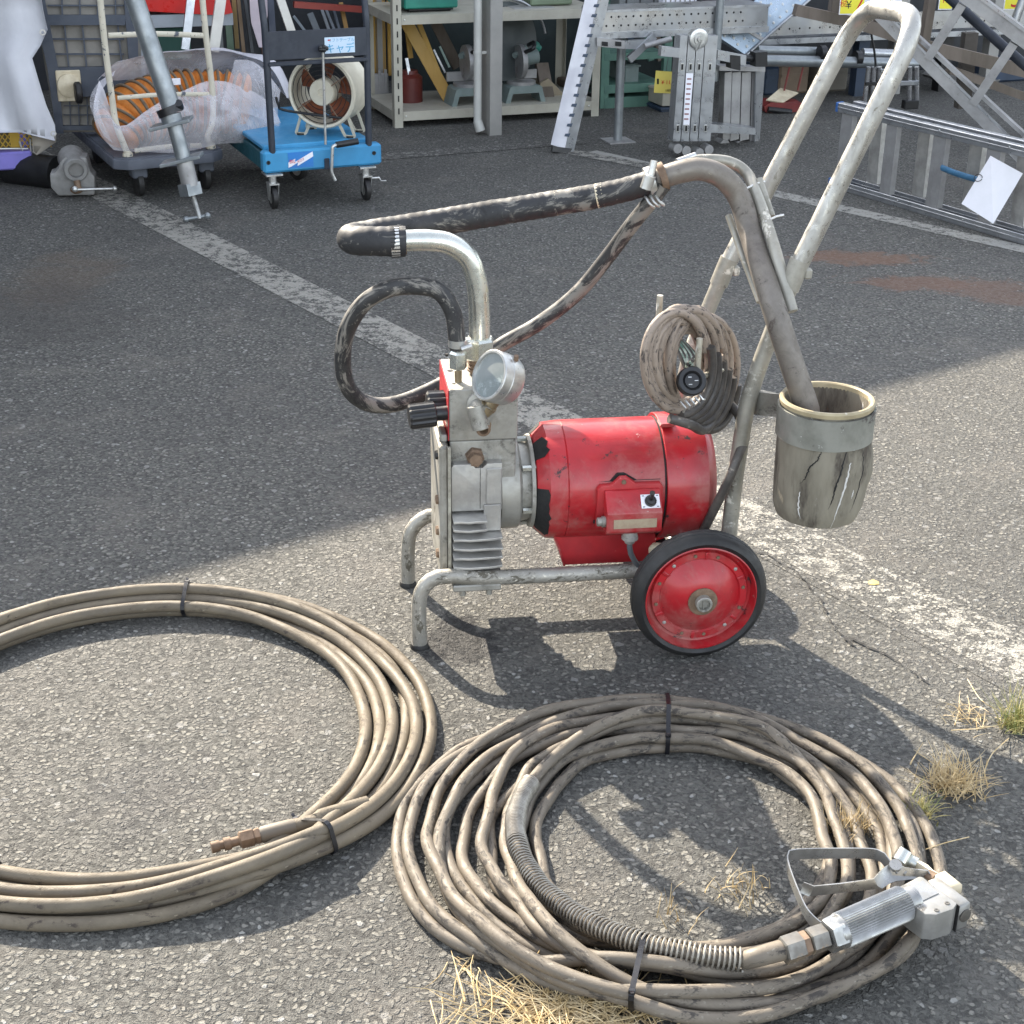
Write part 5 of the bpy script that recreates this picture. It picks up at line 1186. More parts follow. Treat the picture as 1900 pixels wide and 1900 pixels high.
film([[q(178,150,.10),q(172,195,.02),q(180,240,-.01),q(212,278,-.01)],[q(225,232,.02),q(232,245,-.02),q(240,262,-.03),q(250,282,-.01)],[q(300,190,.05),q(305,215,-.01),q(310,250,-.03),q(320,282,-.01)],[q(385,150,.08),q(392,190,.0),q(400,240,-.03),q(405,270,.0)],[q(440,160,.12),q(452,190,.04),q(465,235,.0),q(470,262,.02)],[q(478,172,.18),q(505,200,.10),q(520,232,.08),q(530,252,.08)]],'bag_front',bag,.010,2)
film([[q(178,150,.10),q(190,140,.16),q(205,150,.28)],[q(222,112,.26),q(235,120,.32),q(240,150,.40)],[q(290,100,.34),q(300,98,.40),q(305,140,.48)],[q(370,92,.36),q(380,92,.42),q(385,140,.50)],[q(440,98,.34),q(455,98,.42),q(460,150,.50)],[q(500,120,.26),q(515,120,.34),q(530,180,.42)],[q(530,180,.16),q(540,190,.24),q(545,235,.34)]],'bag_back',bag,.014,5)
film([[q(212,132,.18),q(180,160,.12),q(172,200,.06),q(190,250,.02)],[q(208,140,.12),q(190,170,.07),q(186,205,.03),q(205,262,.0)]],'bag_fold',bag,.010,8)
film([[q(430,110,.10),q(480,125,.08),q(520,170,.06)],[q(425,150,.06),q(470,165,.02),q(515,215,.02)],[q(415,200,.04),q(460,215,.0),q(520,245,.02)]],'bag_fold',bag,.016,12)
mb=fm(GT); a=GT.p(310,152,.12); mb.box((a.x,a.y-.02,a.z-.010),(a.x+.045,a.y-.018,a.z+.014),.001); mb.build('bag_label',WHITEP,bag)
# --- galvanised prop leaning in front
PF=Frame(G(372,412),0); 
t=thing('steel_prop','galvanised steel prop leaning on the grey truck, with two plates and a screw foot','prop',PF.o,0)
def pp(x,y): 
    q=PF.p(x,y,0); return PF.p(x,y,q.z*.10)
mb=fm(PF); mb.tube([pp(237,-40),pp(318,200)],.0325,20); mb.build('outer_tube',GAL,t)
mb=fm(PF); mb.tube([pp(312,198),pp(318,212)],.044,20); mb.build('collar',BLK,t); mb=fm(PF); q_=pp(334,200); mb.tube([q_,q_+V((0,-.02,.02))],.014,12); mb.build('collar_knob',BLK,t)
mb=fm(PF); mb.tube([pp(316,212),pp(322,234)],.036,20); mb.build('tube_socket',GAL,t)
def plate(x,y,w_,nm): 
    mb=fm(PF); c=pp(x,y); m=Matrix.Translation(c)@Matrix.Rotation(R(-14),4,'Y'); mb.box((-w_,-.04,-.006),(w_,.04,.006),.002,m=m); mb.build(nm,GAL,t)
plate(318,229,.072,'head_plate'); plate(337,296,.072,'stop_plate')
mb=fm(PF); mb.tube([pp(324,232),pp(342,300)],.026,18); mb.build('inner_tube',GAL,t)
mb=fm(PF); mb.tube([pp(342,298),pp(353,345)],.030,14); mb.build('guide_sleeve',ALUD,t); mb=fm(PF); mb.tube([pp(350,340),pp(355,362)],.040,4); mb.build('nut_block',GAL,t)
mb=fm(PF); a,b_=pp(357,360),pp(371,405); n=60; mb.tube([a.lerp(b_,i/n) for i in range(n+1)],.0085,10,rr=lambda t_:1+.12*math.sin(t_*n*math.pi/1.5)); mb.build('screw',STEEL,t)
mb=fm(PF); a,b_=pp(346,413),pp(385,400); a.z=max(a.z,.009); mb.tube([a,b_],.0065,10); mb.ball(a,.0115,10); mb.ball(b_,.0115,10); mb.build('tommy_bar',GAL,t)
# --- pipe vise on the ground
VF=Frame(G(150,366),10)
t=thing('pipe_vise','cast grey pipe vise with round jaw, on the ground left of the truck','vise',VF.o,10)
v=lambda x,y,d=0:VF.p(x,y,d)
VC=mat('cast_vise',(.26,.255,.245),(.19,.185,.175),14,.6,.3,.2)
mb=fm(VF); P=[v(92,322),v(100,322),v(108,312),v(112,300),v(120,292),v(160,292),v(168,320),v(176,328),v(176,362),v(108,364),v(94,348)]
mb.prism([(q.x,max(.001,q.z)) for q in P],0,.09); mb.build('vise_body',VC,t,bev=.008)
q=v(143,316,-.01); mb=fm(VF); mb.lathe(q+V((-.03,.14,.02)),(.18,-1,-.12),[(0,.040),(.02,.052),(.10,.046),(.135,.043),(.150,.044),(.155,.040),(.155,.028),(.03,.026)],26,caps=False); mb.build('jaw_barrel',VC,t)
mb=fm(VF); mb.tube([v(142,335,-.02),v(146,352,-.03)],.012,10); mb.ball(v(142,352,-.03),.02,10,(1.2,.7,.8)); mb.build('screw_boss',RUST,t)
mb=fm(VF); mb.tube([v(140,352,-.045),v(212,350,-.045)],.0045,8); mb.ball(v(213,350,-.045),.010,8); mb.ball(v(139,351,-.045),.012,8); mb.build('screw_handle',STEEL,t)
mb=fm(VF); mb.tube([v(20,312,.30),v(108,322,.18)],.065,16); o_=mb.build('rubber_roll',BLK,label='black roll lying behind the pipe vise, between dolly and truck',category='roll')
# --- tarpaulin over stacked crates, far left
TF=Frame(G(30,352),20)
def tq(x,y,d=0): return TF.p(x,y,d)
rows=[]; 
edge=[(72,-30),(80,20),(88,55),(75,85),(60,108),(72,150),(86,195),(102,232),(104,262)]
for i,(xe,ye) in enumerate(edge):
    row=[]
    for k in range(17):
        s_=k/16; x=xe*(1-s_)+(-150)*s_; y=ye if i<7 else ye*(1-min(1,s_*4))+ (240+6*(i-7))*min(1,s_*4)
        fold=.03*math.sin(s_*16+i*.35)+.02*math.sin(s_*7-i*.5)
        row.append(tq(x,y,-.03+fold*min(1,.25+i*.12)+.10*s_))
    rows.append(row)
mb=fm(TF); mb.sheet(rows,.0015); tarp=mb.build('tarpaulin',TARP,label='white vinyl tarpaulin with eyelets draped over the crates at the left edge',category='tarpaulin',sharp=180)
for x,y in ((82,60),(102,248)):
    m=plane_xf(tq(x-3,y,-.045),(1,0,0),(0,0,1)); mb=MB(TF.m@m); mb.lathe((0,0,0),(0,0,1),[(0,.006),(0,.011),(.002,.011),(.002,.006)],16,closed=True); mb.build('eyelet',STEEL,tarp)
mb=fm(TF); mb.sheet([[tq(58,245,.05),tq(80,248,.04),tq(104,250,-.02)],[tq(60,265,.06),tq(82,268,.05),tq(104,264,-.01)],[tq(62,282,.06),tq(68,288,.05),tq(74,284,.04)]],.0015); mb.build('lifted_corner',mat('tarp_back',(.42,.38,.32),None,4,.6),tarp,sharp=180)
a,b_=tq(-90,240,.12),tq(38,291,.12)
t=thing('plastic_crate','yellow lattice crate standing on the lilac dolly under the tarpaulin','crate',TF.m@V((a.x,.12,b_.z)),20)
mb=fm(TF); mb.box((a.x,.125,b_.z),(b_.x,.40,a.z+.05)); mb.build('crate_body',mat('crate_inside',(.10,.07,.02),None,6,.6),t,smooth=False)
for z in (a.z+.045,b_.z+.02): mb=fm(TF); mb.box((a.x-.002,.118,z-.012),(b_.x+.002,.402,z+.012)); mb.build('crate_band',YEL,t,smooth=False)
mb=fm(TF); mb.box((b_.x-.03,.117,b_.z),(b_.x+.004,.13,a.z+.05)); mb.build('crate_corner',YEL,t,smooth=False)
for k in range(14):
    for s_ in (1,-1):
        mb=fm(TF); x=a.x+.02*k; mb.ribbon([(x if s_>0 else x+.09,.121,b_.z+.03),(x+.09 if s_>0 else x,.121,a.z+.035)],.004,.004,up=(0,1,0)); mb.build('crate_lattice',YEL,t,smooth=False)
a2=tq(-120,291,.06); c2=tq(62,313,.06)
t=thing('dolly','lilac plastic dolly on rubber casters at the left edge','dolly',TF.m@V((a2.x,.06,0)),20)
mb=fm(TF); mb.box((a2.x,.06,c2.z),(c2.x,.52,a2.z),.006); mb.build('dolly_deck',PUR,t)
caster(t,TF,tq(35,330,.1).x,.12,.040,c2.z,yaw=.2)
mb=fm(TF); mb.tube([tq(-20,276,.08),tq(52,276,.08)],.004,8); mb.tube([tq(36,262,.08),tq(46,292,.08)],.004,8); mb.tube([tq(56,258,.08),tq(58,294,.08)],.004,8); mb.build('wire_frame',STEEL,t)
# --- beige slotted-angle rack
R1=Frame(G(733,238),20.5)
t=thing('shelf_rack','beige slotted angle steel rack with two shelves behind the grey column','shelving',R1.o,20.5)
W_=.985; D_=.46; Ht=1.5
def post(root,F,u,v,su,sv,m=BEIGE):
    mb=fm(F); mb.box((u,v,0),(u+su*.038,v+sv*.002,Ht)); mb.box((u,v+sv*.0025,0),(u+su*.002,v+sv*.038,Ht)); po=mb.build('rack_post',m,root,smooth=False)
    return po
po=post(t,R1,0,0,1,1)
for k in range(22):
    mb=fm(R1); z=.06+k*.055; mb.box((.016,-.0012,z),(.022,-.0002,z+.026)); mb.build('slot',DARK,po,smooth=False)
post(t,R1,W_,0,-1,1); post(t,R1,0,D_,1,-1); post(t,R1,W_,D_,-1,-1)
zs1=R1.p(760,207,0).z; zs2=R1.p(760,28,0).z
for z in (zs1,zs2):
    mb=fm(R1); mb.box((.0025,.003,z-.003),(W_-.0025,D_-.003,z)); sh_=mb.build('shelf',BEIGE,t,smooth=False)
    mb=fm(R1); mb.box((.039,-.001,z-.040),(W_-.039,.0025,z)); mb.build('shelf_lip',BEIGE,sh_,smooth=False)
    mb=fm(R1); mb.box((-.001,.039,z-.040),(.0015,D_-.039,z)); mb.build('shelf_lip',BEIGE,sh_,smooth=False)
    for u_ in (.052,W_-.052): mb=fm(R1); mb.lathe((u_,-.001,z-.02),(0,-1,0),[(0,.005),(.003,.004),(.0035,0)],6); mb.build('shelf_bolt',STEEL,sh_)
# things on / behind the rack
def leaner(name,label,cat,pts,m,wd,th,F=R1,group=None):
    mb=fm(F); P=[F.p(*q) for q in pts]; mb.ribbon(P,wd,th,up=(0,1,.2)); kw={}
    if group: kw['group']=group
    return mb.build(name,m,label=label,category=cat,smooth=False,**kw)
zA=lambda x,y,v:R1.p(x,y,v)
leaner('board','broad yellow board leaning steeply on the lower rack shelf, left of the saw','board',[(752,38,.30),(842,200,.18)],YWOOD,.055,.018)
leaner('board','narrower yellow board leaning beside the broad one, its edge catching light','board',[(775,38,.32),(832,182,.20)],mat('yellow_edge_board',(.58,.36,.08),None,6,.6),.022,.02)  # one even yellow, paler than the broad board
leaner('board','short yellow slat hanging behind the rack post','board',[(754,42,.36),(762,108,.34)],YWOOD,.022,.012)
leaner('level','pale metal strip leaning inside the lower bay beside the red can','strip',[(754,108,.22),(763,157,.20)],ALU,.014,.008)
leaner('level','first of two thin pale strips leaning right of the yellow boards','strip',[(805,92,.30),(826,135,.28)],ALU,.008,.006)
leaner('level','second thin pale strip, just right of the first behind the saw','strip',[(816,86,.32),(834,125,.30)],mat('pale_green_strip',(.35,.48,.42),None,6,.5),.010,.006)
leaner('board','brown board leaning at the back of the lower bay','board',[(808,42,.40),(850,125,.36)],BRWN,.05,.015)
mb=fm(R1); q=zA(765,160,.2); mb.lathe((q.x,.24,zs1),(0,0,1),[(0,.058),(.11,.058),(.125,.04),(.14,.036),(.142,0)],20); mb.build('red_can',mat('faded_red_can',(.12,.02,.014),(.09,.015,.012),6,.5),label='faded red can on the lower rack shelf next to the post',category='can')
# vertical timbers left of the post
for k,(x,w_,m_) in enumerate(((696,.030,YWOOD),(707,.045,GREYP),(714,.014,YWOOD),(724,.014,YWOOD))):
    mb=fm(R1); a=R1.p(x,140,.52); mb.box((a.x-w_/2,.52,.14),(a.x+w_/2,.535,1.3)); mb.build('upright_board',m_,label=['orange yellow upright board nearest the blue lift table','grey upright board between the yellow ones','thin yellow upright strip right of the grey board','thinnest yellow strip touching the rack post'][k],category='board',smooth=False)
mb=fm(R1); a,b_=R1.p(690,138,.47),R1.p(722,192,.47); mb.box((a.x,.47,b_.z),(b_.x,.50,a.z),.004); 
for k in range(2): mb.box((a.x+.03+.03*k,.465,b_.z-.06),(a.x+.042+.03*k,.47,a.z+.02))
mb.build('clamp_frame',ALUD,label='grey metal frame with holes at the foot of the upright boards',category='frame',smooth=False)
# mitre saws
def saw(F,x,y,vv,zb,label,sc=1.0,disc=False):
    o_=F.p(x,y,vv); s_=thing('mitre_saw',label,'saw',F.m@V((o_.x,vv,zb)),math.degrees(F.rz)); X=F.m@Matrix.Translation((o_.x,vv,zb))@Matrix.Scale(sc,4)
    mb=MB(X); mb.prism([(-.13,0),(-.10,0),(-.085,.055),(.085,.055),(.10,0),(.13,0),(.105,.09),(.09,.10),(-.09,.10),(-.105,.09)],-.10,.06); mb.build('saw_base',SAWG,s_,smooth=False)
    mb=MB(X); mb.lathe((0,-.01,.10),(0,0,1),[(0,.09),(.018,.09),(.02,.085),(.02,0)],28); mb.build('turntable',ALUD,s_)
    mb=MB(X); mb.box((-.12,.03,.12),(.12,.045,.175),.003); mb.build('fence_plate',ALUD,s_)
    mb=MB(X); mb.tube([(.0,.07,.12),(.02,.09,.22),(.05,.05,.30)],.022,10); mb.tube([(.05,.05,.30),(-.05,-.02,.27)],.018,10); mb.build('saw_arm',SAWG,s_)
    mb=MB(X); mb.lathe((-.03,-.03,.235),(1,0,0),[(0,0),(0,.10),(.03,.10),(.035,.09),(.035,0)],28); mb.build('blade_guard',ALUD,s_)
    mb=MB(X); mb.tube([(.0,-.02,.25),(.10,-.01,.26)],.045,18); mb.build('saw_motor',SAWG,s_)
    mb=MB(X); mb.tube(bend([(-.01,-.10,.30),(.02,-.17,.33),(.05,-.10,.36),(.04,-.02,.33)],.03),.012,8); mb.build('saw_handle',BLK,s_)
    return s_
saw(R1,868,205,.13,zs1,'grey green mitre saw on the lower shelf left of the downpipe',.78)
saw(R1,965,200,.13,zs1,'grey mitre saw on the lower shelf right of the grey column',.75)
mb=fm(R1); q=R1.p(948,95,.10); rC_=.19; mb.lathe((q.x-.01,.16,zs1+.26),(.35,-1,.1),[(0,0),(0,rC_*.92),(.02,rC_*.92),(.02,0)],48); t3=mb.build('cutoff_wheel_guard',mat('dark_guard',(.07,.08,.08),(.05,.06,.06),6,.5),label='large dark round saw guard just right of the grey column',category='saw guard')
mb=fm(R1); mb.tube([V((q.x-.01,.13,zs1+.26))+V((.19*math.sin(a),0,.19*math.cos(a))) for a in [.1+.1*i for i in range(14)]],.006,6); mb.build('guard_rim',ALU,t3)
mb=fm(R1); mb.tube([R1.p(968,75,.30),R1.p(985,78,.3),R1.p(1000,92,.3)],.02,8); mb.ball(R1.p(985,88,.3),.05,12,(1,.6,.7)); mb.build('green_tool',GREEN,label='small green tool behind the round saw guard',category='tool')
leaner('board','dark stained board leaning under the upper shelf right of the column','board',[(1005,118,.25),(1018,190,.15)],BRWN,.06,.02)
mb=fm(R1); a,b_=R1.p(1000,145,.2),R1.p(1045,195,.2); mb.prism([(a.x,b_.z),(a.x,a.z-.02),(a.x+.04,a.z),(b_.x,b_.z+.05),(b_.x,b_.z)],.18,.36); mb.build('wood_block',mat('pale_wood',(.30,.25,.17),(.24,.2,.14),8,.7),label='sloped wooden block on the lower shelf near the leaning channel',category='block',smooth=False)
# upper shelf items
def traybox(F,x0,y0,x1,y1,v0,v1,m,name,label,cat,r=.006,z0=None):
    a,b_=F.p(x0,y0,v0),F.p(x1,y1,v0); mb=fm(F); zb=b_.z if z0 is None else z0
    mb.box((a.x,v0,zb),(b_.x,v1,a.z),r); mb.box((a.x-.006,v0-.006,a.z-.012),(b_.x+.006,v1+.006,a.z-.004),.002); return mb.build(name,m,label=label,category=cat)
traybox(R1,750,-14,850,14,.06,.34,GREEN,'green_case','green plastic case on the upper shelf left of the downpipe','case')
traybox(R1,760,15,838,26,.08,.32,BLK,'black_case','flat black case underneath the green one','case',z0=zs2)
traybox(R1,955,18,1030,36,.06,.30,mat('grey_case_plastic',(.33,.33,.31),None,6,.5),'tool_case','pale grey case on the upper shelf right of the column','case',z0=zs2+.002)
traybox(R1,985,-10,1062,10,.12,.36,mat('olive_case',(.17,.22,.14),None,6,.5),'tool_case','olive green box standing behind the pale grey case','case',z0=zs2+.004)
# --- grey column and downpipe
PC=Frame(G(909,252),22)
mb=fm(PC); a,b_=PC.p(909,0,0),PC.p(933,0,0); w_=b_.x; mb.box((0,0,0),(w_,.006,2.3)); mb.box((.0,.0062,0),(.006,.098,2.3)); mb.box((.0062,.03,0),(w_-.0062,.07,2.3)); mb.box((w_-.006,.0062,0),(w_,.098,2.3)); mb.box((0,.0982,0),(w_,.104,2.3)); mb.build('steel_column',GREYP,label='grey steel column holding the canopy, in front of the beige rack',category='column',smooth=False)
DP=Frame(G(886,249),22)
t=thing('downpipe','off white PVC downpipe beside the grey column with an open elbow at its foot','downpipe',DP.o,22)
mb=fm(DP); mb.tube([(0,0,.05),(0,0,2.3)],.0175,18); mb.build('pipe',PVC,t)
mb=fm(DP); mb.lathe((0,0,.058),(.25,-.2,-1),[(0,.020),(.02,.021),(.045,.022),(.046,.018),(.03,.017)],18); mb.build('elbow',PVC,t)
mb=fm(DP); q=DP.p(888,98,0); mb.tube([(0,0,q.z-.006),(0,0,q.z+.006)],.0195,18); mb.box((.015,-.004,q.z-.005),(.05,.004,q.z+.006)); mb.build('pipe_clip',PVC,t)
# --- leaning grooved aluminium channel with stamped marks
CF=Frame(G(1045,284),8)
t=thing('aluminium_channel','tall silver aluminium channel with square stamp marks, leaning left of the stand','channel',CF.o,8)
def cq(x,y,dv=0): 
    q=CF.p(x,y,0); return CF.p(x,y,q.z*.12+dv)
def quadF(F,P,th,nm,m,root):
    mb=fm(F); n=(P[1]-P[0]).cross(P[-1]-P[0]).normalized(); n=-n if n.y<0 else n; k=len(P)
    mb.add(P+[q+n*th for q in P],[tuple(range(k)),tuple(range(k,2*k))[::-1]]+[(i,i+k,(i+1)%k+k,(i+1)%k) for i in range(k)]); return mb.build(nm,m,root,smooth=False)
wb=quadF(CF,[cq(1092,-30),cq(1116,-30),cq(1048,276),cq(1022,268)],.004,'channel_web',mat('milky_aluminium',(.52,.52,.56),(.44,.44,.48),6,.45,.3,.1,spots=[((.2,.17,.15),14,.68,.06,.8,0)]),t)
quadF(CF,[cq(1116.5,-30,-.001),cq(1137,-30,.02),cq(1064,284,.02),cq(1048.5,277,-.001)],.004,'channel_flange',ALU,t)
for k in range(14):
    f=k/13; x=1103+(1049-1103)*f; y=8+(240)*f; quadF(CF,[cq(x,y,-.002),cq(x+9.5,y-.6,-.002),cq(x+7,y+6,-.002),cq(x-2,y+5,-.002)],.002,'stamp_mark',NAVB,wb)
quadF(CF,[cq(1026,271,-.004),cq(1062,276,-.004),cq(1056,286,-.004),cq(1024,281,-.004)],.03,'rubber_end',BLK,t)
# --- work bench of scaffold planks on a column stand
ST=Frame(G(1146,262),20)
t=thing('work_stand','round steel column stand on a square base plate carrying a perforated plank','stand',ST.o,20)
mb=fm(ST); z_=ST.p(1150,60,0).z; mb.tube([(0,0,.006),(0,0,z_)],.019,18); mb.build('column',GAL,t); mb=fm(ST); mb.box((-.06,-.06,0),(.06,.06,.006),.001); mb.build('base_plate',ALUD,t)
pk=thing('scaffold_plank','long perforated scaffold plank lying level behind the folding ladder','plank',ST.m@V((-.1,-.06,.70)),20)
a,b_=ST.p(1128,20,-.10),ST.p(1125,62,-.10); u0_,u1_=ST.p(1112,40,-.10).x,ST.p(1425,40,-.10).x
PL=mat('warm_reflecting_plank',(.44,.43,.41),(.34,.35,.36),4,.35,.7,.05)
mb=fm(ST); mb.box((u0_,-.10,b_.z),(u1_,.10,a.z),.004); pb=mb.build('plank_body',PL,pk)
mb=fm(ST); mb.box((u0_,-.106,a.z-.006),(u1_,-.101,a.z+.004)); mb.build('plank_edge',ALU,pb,smooth=False); mb=fm(ST); mb.box((u0_,-.112,b_.z-.020),(u1_,-.101,b_.z+.004)); mb.build('plank_edge',ALU,pb,smooth=False)
for j in range(2):
    for k in range(20):
        mb=fm(ST); u_=u0_+.02+.033*k+.012*j; z_=a.z-.025-.035*j; mb.lathe((u_,-.1003,z_),(0,-1,0),[(0,.0048),(.0012,.0042),(.0012,0)],8); mb.build('rivet_hole',DARK,pb)
br=thing('plank_bracket','slotted steel bracket bar under the scaffold plank beside the leaning channel','bracket',ST.m@V((-.1,-.12,.6)),20)
quadF(ST,[ST.p(1108,70,-.13),ST.p(1160,76,-.13),ST.p(1160,91,-.13),ST.p(1108,86,-.13)],.03,'bracket_arm',ALUD,br); quadF(ST,[ST.p(1160,76,-.131),ST.p(1200,73,-.131),ST.p(1196,92,-.131),ST.p(1160,91,-.131)],.03,'bracket_arm',ALU,br)
quadF(ST,[ST.p(1200,75,-.14),ST.p(1214,61,-.14),ST.p(1219,72,-.14),ST.p(1172,117,-.14),ST.p(1165,106,-.14)],.02,'bracket_claw',ALU,br)
for x in (1122,1147): quadF(ST,[ST.p(x-5,77,-.134),ST.p(x+6,78,-.134),ST.p(x+6,86,-.134),ST.p(x-5,85,-.134)],.002,'slot',DARK,br)
mb=fm(ST); mb.tube([ST.p(1196,86,-.15),ST.p(1245,72,-.15)],.012,10); mb.build('bracket_pin',ALUD,br)
# --- yellow price tag
TG=Frame(ST.m@V((.2,-.18,0)),16)
pr=thing('price_tag','pale yellow price tag hanging left of the folding ladder','price tag',TG.m@TG.p(1236,172,0),16)
quadF(TG,[TG.p(1217,131,0),TG.p(1262,134,0),TG.p(1258,174,0),TG.p(1213,172,0)],.001,'tag_card',YTAG,pr)
text_mb('¥ 11,000',.023,TG.m@plane_xf(TG.p(1244,153,-.0015),(1,0,-.03),(0,0,1)),.0002).build('tag_lettering',REDI,pr,smooth=False)
text_mb('1週間',.012,TG.m@plane_xf(TG.p(1240,168,-.0015),(1,0,-.03),(0,0,1)),.0002).build('tag_lettering',mat('grey_print',(.2,.16,.05),None,6,.5),pr,smooth=False)
quadF(TG,[TG.p(1219,146,-.0012),TG.p(1222.5,146,-.0012),TG.p(1222.5,156,-.0012),TG.p(1219,156,-.0012)],.0008,'tag_mark',BLK,pr); quadF(TG,[TG.p(1245,161,-.0012),TG.p(1256,161,-.0012),TG.p(1256,165,-.0012),TG.p(1245,165,-.0012)],.0008,'tag_mark',BLK,pr)
mb=fm(TG); mb.tube([TG.p(1236,132,-.002),TG.p(1238,118,.0),TG.p(1240,108,.02)],.0012,5); mb.build('tag_string',BLK,pr)
# --- folded multi-position ladder
LF=Frame(G(1288,291),20)
t=thing('folding_ladder','folded multi position aluminium ladder standing upright, hinge disc on top and a long label','ladder',LF.o,20)
def stiles(F,root,edges,y0,y1,vv,dep,x_at):
    for k in range(len(edges)-1):
        x0,x1=edges[k],edges[k+1]; P=[F.p(x_at(x0+.8,y0),y0,vv),F.p(x_at(x1-.8,y0),y0,vv),F.p(x_at(x1-.8,y1),y1,vv),F.p(x_at(x0+.8,y1),y1,vv)]
        mb=fm(F); k4=[q+V((0,dep,0)) for q in P]; mb.add(P+k4,[(3,2,1,0),(4,5,6,7),(0,1,5,4),(1,2,6,5),(2,3,7,6),(3,0,4,7)]); s_=mb.build('stile',ALU,root,smooth=False)
        for yy in (124,238):
            xc=x_at((x0+x1)/2,yy); mb=fm(F); q=F.p(xc,yy,vv); mb.box((q.x-.008,vv-.003,q.z-.016),(q.x+.008,vv-.0002,q.z+.016),.004); h_=mb.build('rung_end',STEEL,s_)
            mb=fm(F); mb.box((q.x-.0045,vv-.0038,q.z-.011),(q.x+.0045,vv-.0031,q.z+.011)); mb.build('rung_opening',DARK,s_,smooth=False)
            for dx in (-.006,.006): 
                mb=fm(F); mb.lathe((q.x+dx,vv-.0002,q.z+.028),(0,-1,0),[(0,.0028),(.0012,.002),(.0013,0)],6); mb.build('rivet',STEEL,s_)
stiles(LF,t,[1262,1277,1293,1309,1333],66,262,0,.055,lambda x,y:x-(y-66)*.072)
mb=fm(LF); q=LF.p(1297,72,-.01); mb.lathe(q,(0,-1,0),[(-.03,.022),(-.03,.040),(0,.040),(.002,.036),(.002,.024),(.006,.022),(.006,.012),(.012,.010),(.012,0)],28); mb.build('hinge_disc',STEEL,t)
mb=fm(LF); mb.tube([LF.p(1292,92,-.006),LF.p(1300,72,-.016)],.008,10); mb.build('hinge_lock',STEEL,t)
for x,y in ((1258,276),(1274,280),(1298,284),(1316,278)): mb=fm(LF); mb.lathe(LF.p(x,y,-.004),(0,1,0),[(0,.0),(0,.020),(.05,.020),(.05,0)],16); mb.build('foot_hinge',ALUD,t)
quadF(LF,[LF.p(1273,136,-.002),LF.p(1286.5,136,-.002),LF.p(1279,232,-.002),LF.p(1268,232,-.002)],.0012,'ladder_label',WHITEP,t)
for k in range(9): quadF(LF,[LF.p(1275-k*.7,145+k*9.3,-.0028),LF.p(1283-k*.7,145+k*9.3,-.0028),LF.p(1283-k*.7,148+k*9.3,-.0028),LF.p(1275-k*.7,148+k*9.3,-.0028)],.0007,'label_print',mat('label_red_grey',(.3,.16,.16),None,6,.5),t)
quadF(LF,[LF.p(1228,86,-.001),LF.p(1262,90,-.001),LF.p(1260,107,-.001),LF.p(1226,104,-.001)],.03,'stabiliser_bar',ALU,t)
quadF(LF,[LF.p(1332,93,.02),LF.p(1385,103,.02),LF.p(1384,122,.02),LF.p(1331,111,.02)],.03,'stabiliser_bar',ALU,t)
quadF(LF,[LF.p(1356,102,.015),LF.p(1374,104,.015),LF.p(1374,131,.015),LF.p(1356,127,.015)],.045,'end_cap',BLK,t); quadF(LF,[LF.p(1402,98,.02),LF.p(1424,96,.02),LF.p(1424,124,.02),LF.p(1402,124,.02)],.05,'end_cap',BLK,t)
mb=fm(LF); mb.tube([LF.p(1372,105,.05),LF.p(1404,110,.05)],.014,10); mb.build('stabiliser_tube',BLK,t)
t=thing('folding_ladder','rear section of a second folded ladder, darker, right of the hinge disc ladder','ladder',LF.m@V((.18,.25,0)),20)
L2=Frame(LF.m@V((0,.22,0)),20)
for k,(x0,x1) in enumerate(((1345,1358),(1359,1375),(1377,1394),(1396,1404))):
    P=[L2.p(x0,135,0),L2.p(x1,133,0),L2.p(x1-4,258,0),L2.p(x0-4,262,0)]; mb=fm(L2); k4=[q+V((0,.05,0)) for q in P]; mb.add(P+k4,[(3,2,1,0),(4,5,6,7),(0,1,5,4),(1,2,6,5),(2,3,7,6),(3,0,4,7)]); mb.build('stile',ALUD,t,smooth=False)
quadF(L2,[L2.p(1403,120,-.02),L2.p(1420,120,.02),L2.p(1408,282,.02),L2.p(1400,280,-.02)],.006,'outer_stile',ALU,t)
for y0,y1 in ((228,238),): quadF(L2,[L2.p(1318,230,-.10),L2.p(1402,238,-.10),L2.p(1402,250,-.10),L2.p(1316,246,-.10)],.07,'tread',ALU,t)
quadF(L2,[L2.p(1335,122,-.03),L2.p(1420,125,-.03),L2.p(1420,133,-.03),L2.p(1335,131,-.03)],.07,'tread',ALUD,t)
for x,y in ((1345,268),(1370,272),(1388,275),(1402,268)): mb=fm(L2); mb.lathe(L2.p(x,y,-.01),(0,1,0),[(0,0),(0,.022),(.06,.022),(.06,0)],16); mb.build('foot_hinge',ALUD,t)
# --- blue silver perforated ramp leaning
RF=Frame(ST.m@V((.5,-.02,0)),20)
t=thing('perforated_ramp','blue silver perforated ramp plank slanting up to the right behind the folding ladder','plank',RF.m@RF.p(1332,66,0),20)
C0,C1,C2,C3=RF.p(1331,67,-.06),RF.p(1384,102,-.06),RF.p(1515,-12,.10),RF.p(1445,-40,.10)
rp=quadF(RF,[C0,C1,C2,C3],.02,'ramp_deck',ALUB,t)
nrm=(C1-C0).cross(C3-C0).normalized(); nrm=-nrm if nrm.y>0 else nrm
for i in range(10):
    for j in range(4):
        a_=(i+.5+(j%2)*.4)/10.5; b__=(j+.6)/4.4; q_=(C0.lerp(C3,a_)).lerp(C1.lerp(C2,a_),b__)
        mb=fm(RF); mb.lathe(q_,nrm,[(0,.0072),(.003,.006),(.0035,.003),(.001,.0)],10); mb.build('dimple',STEEL,rp)
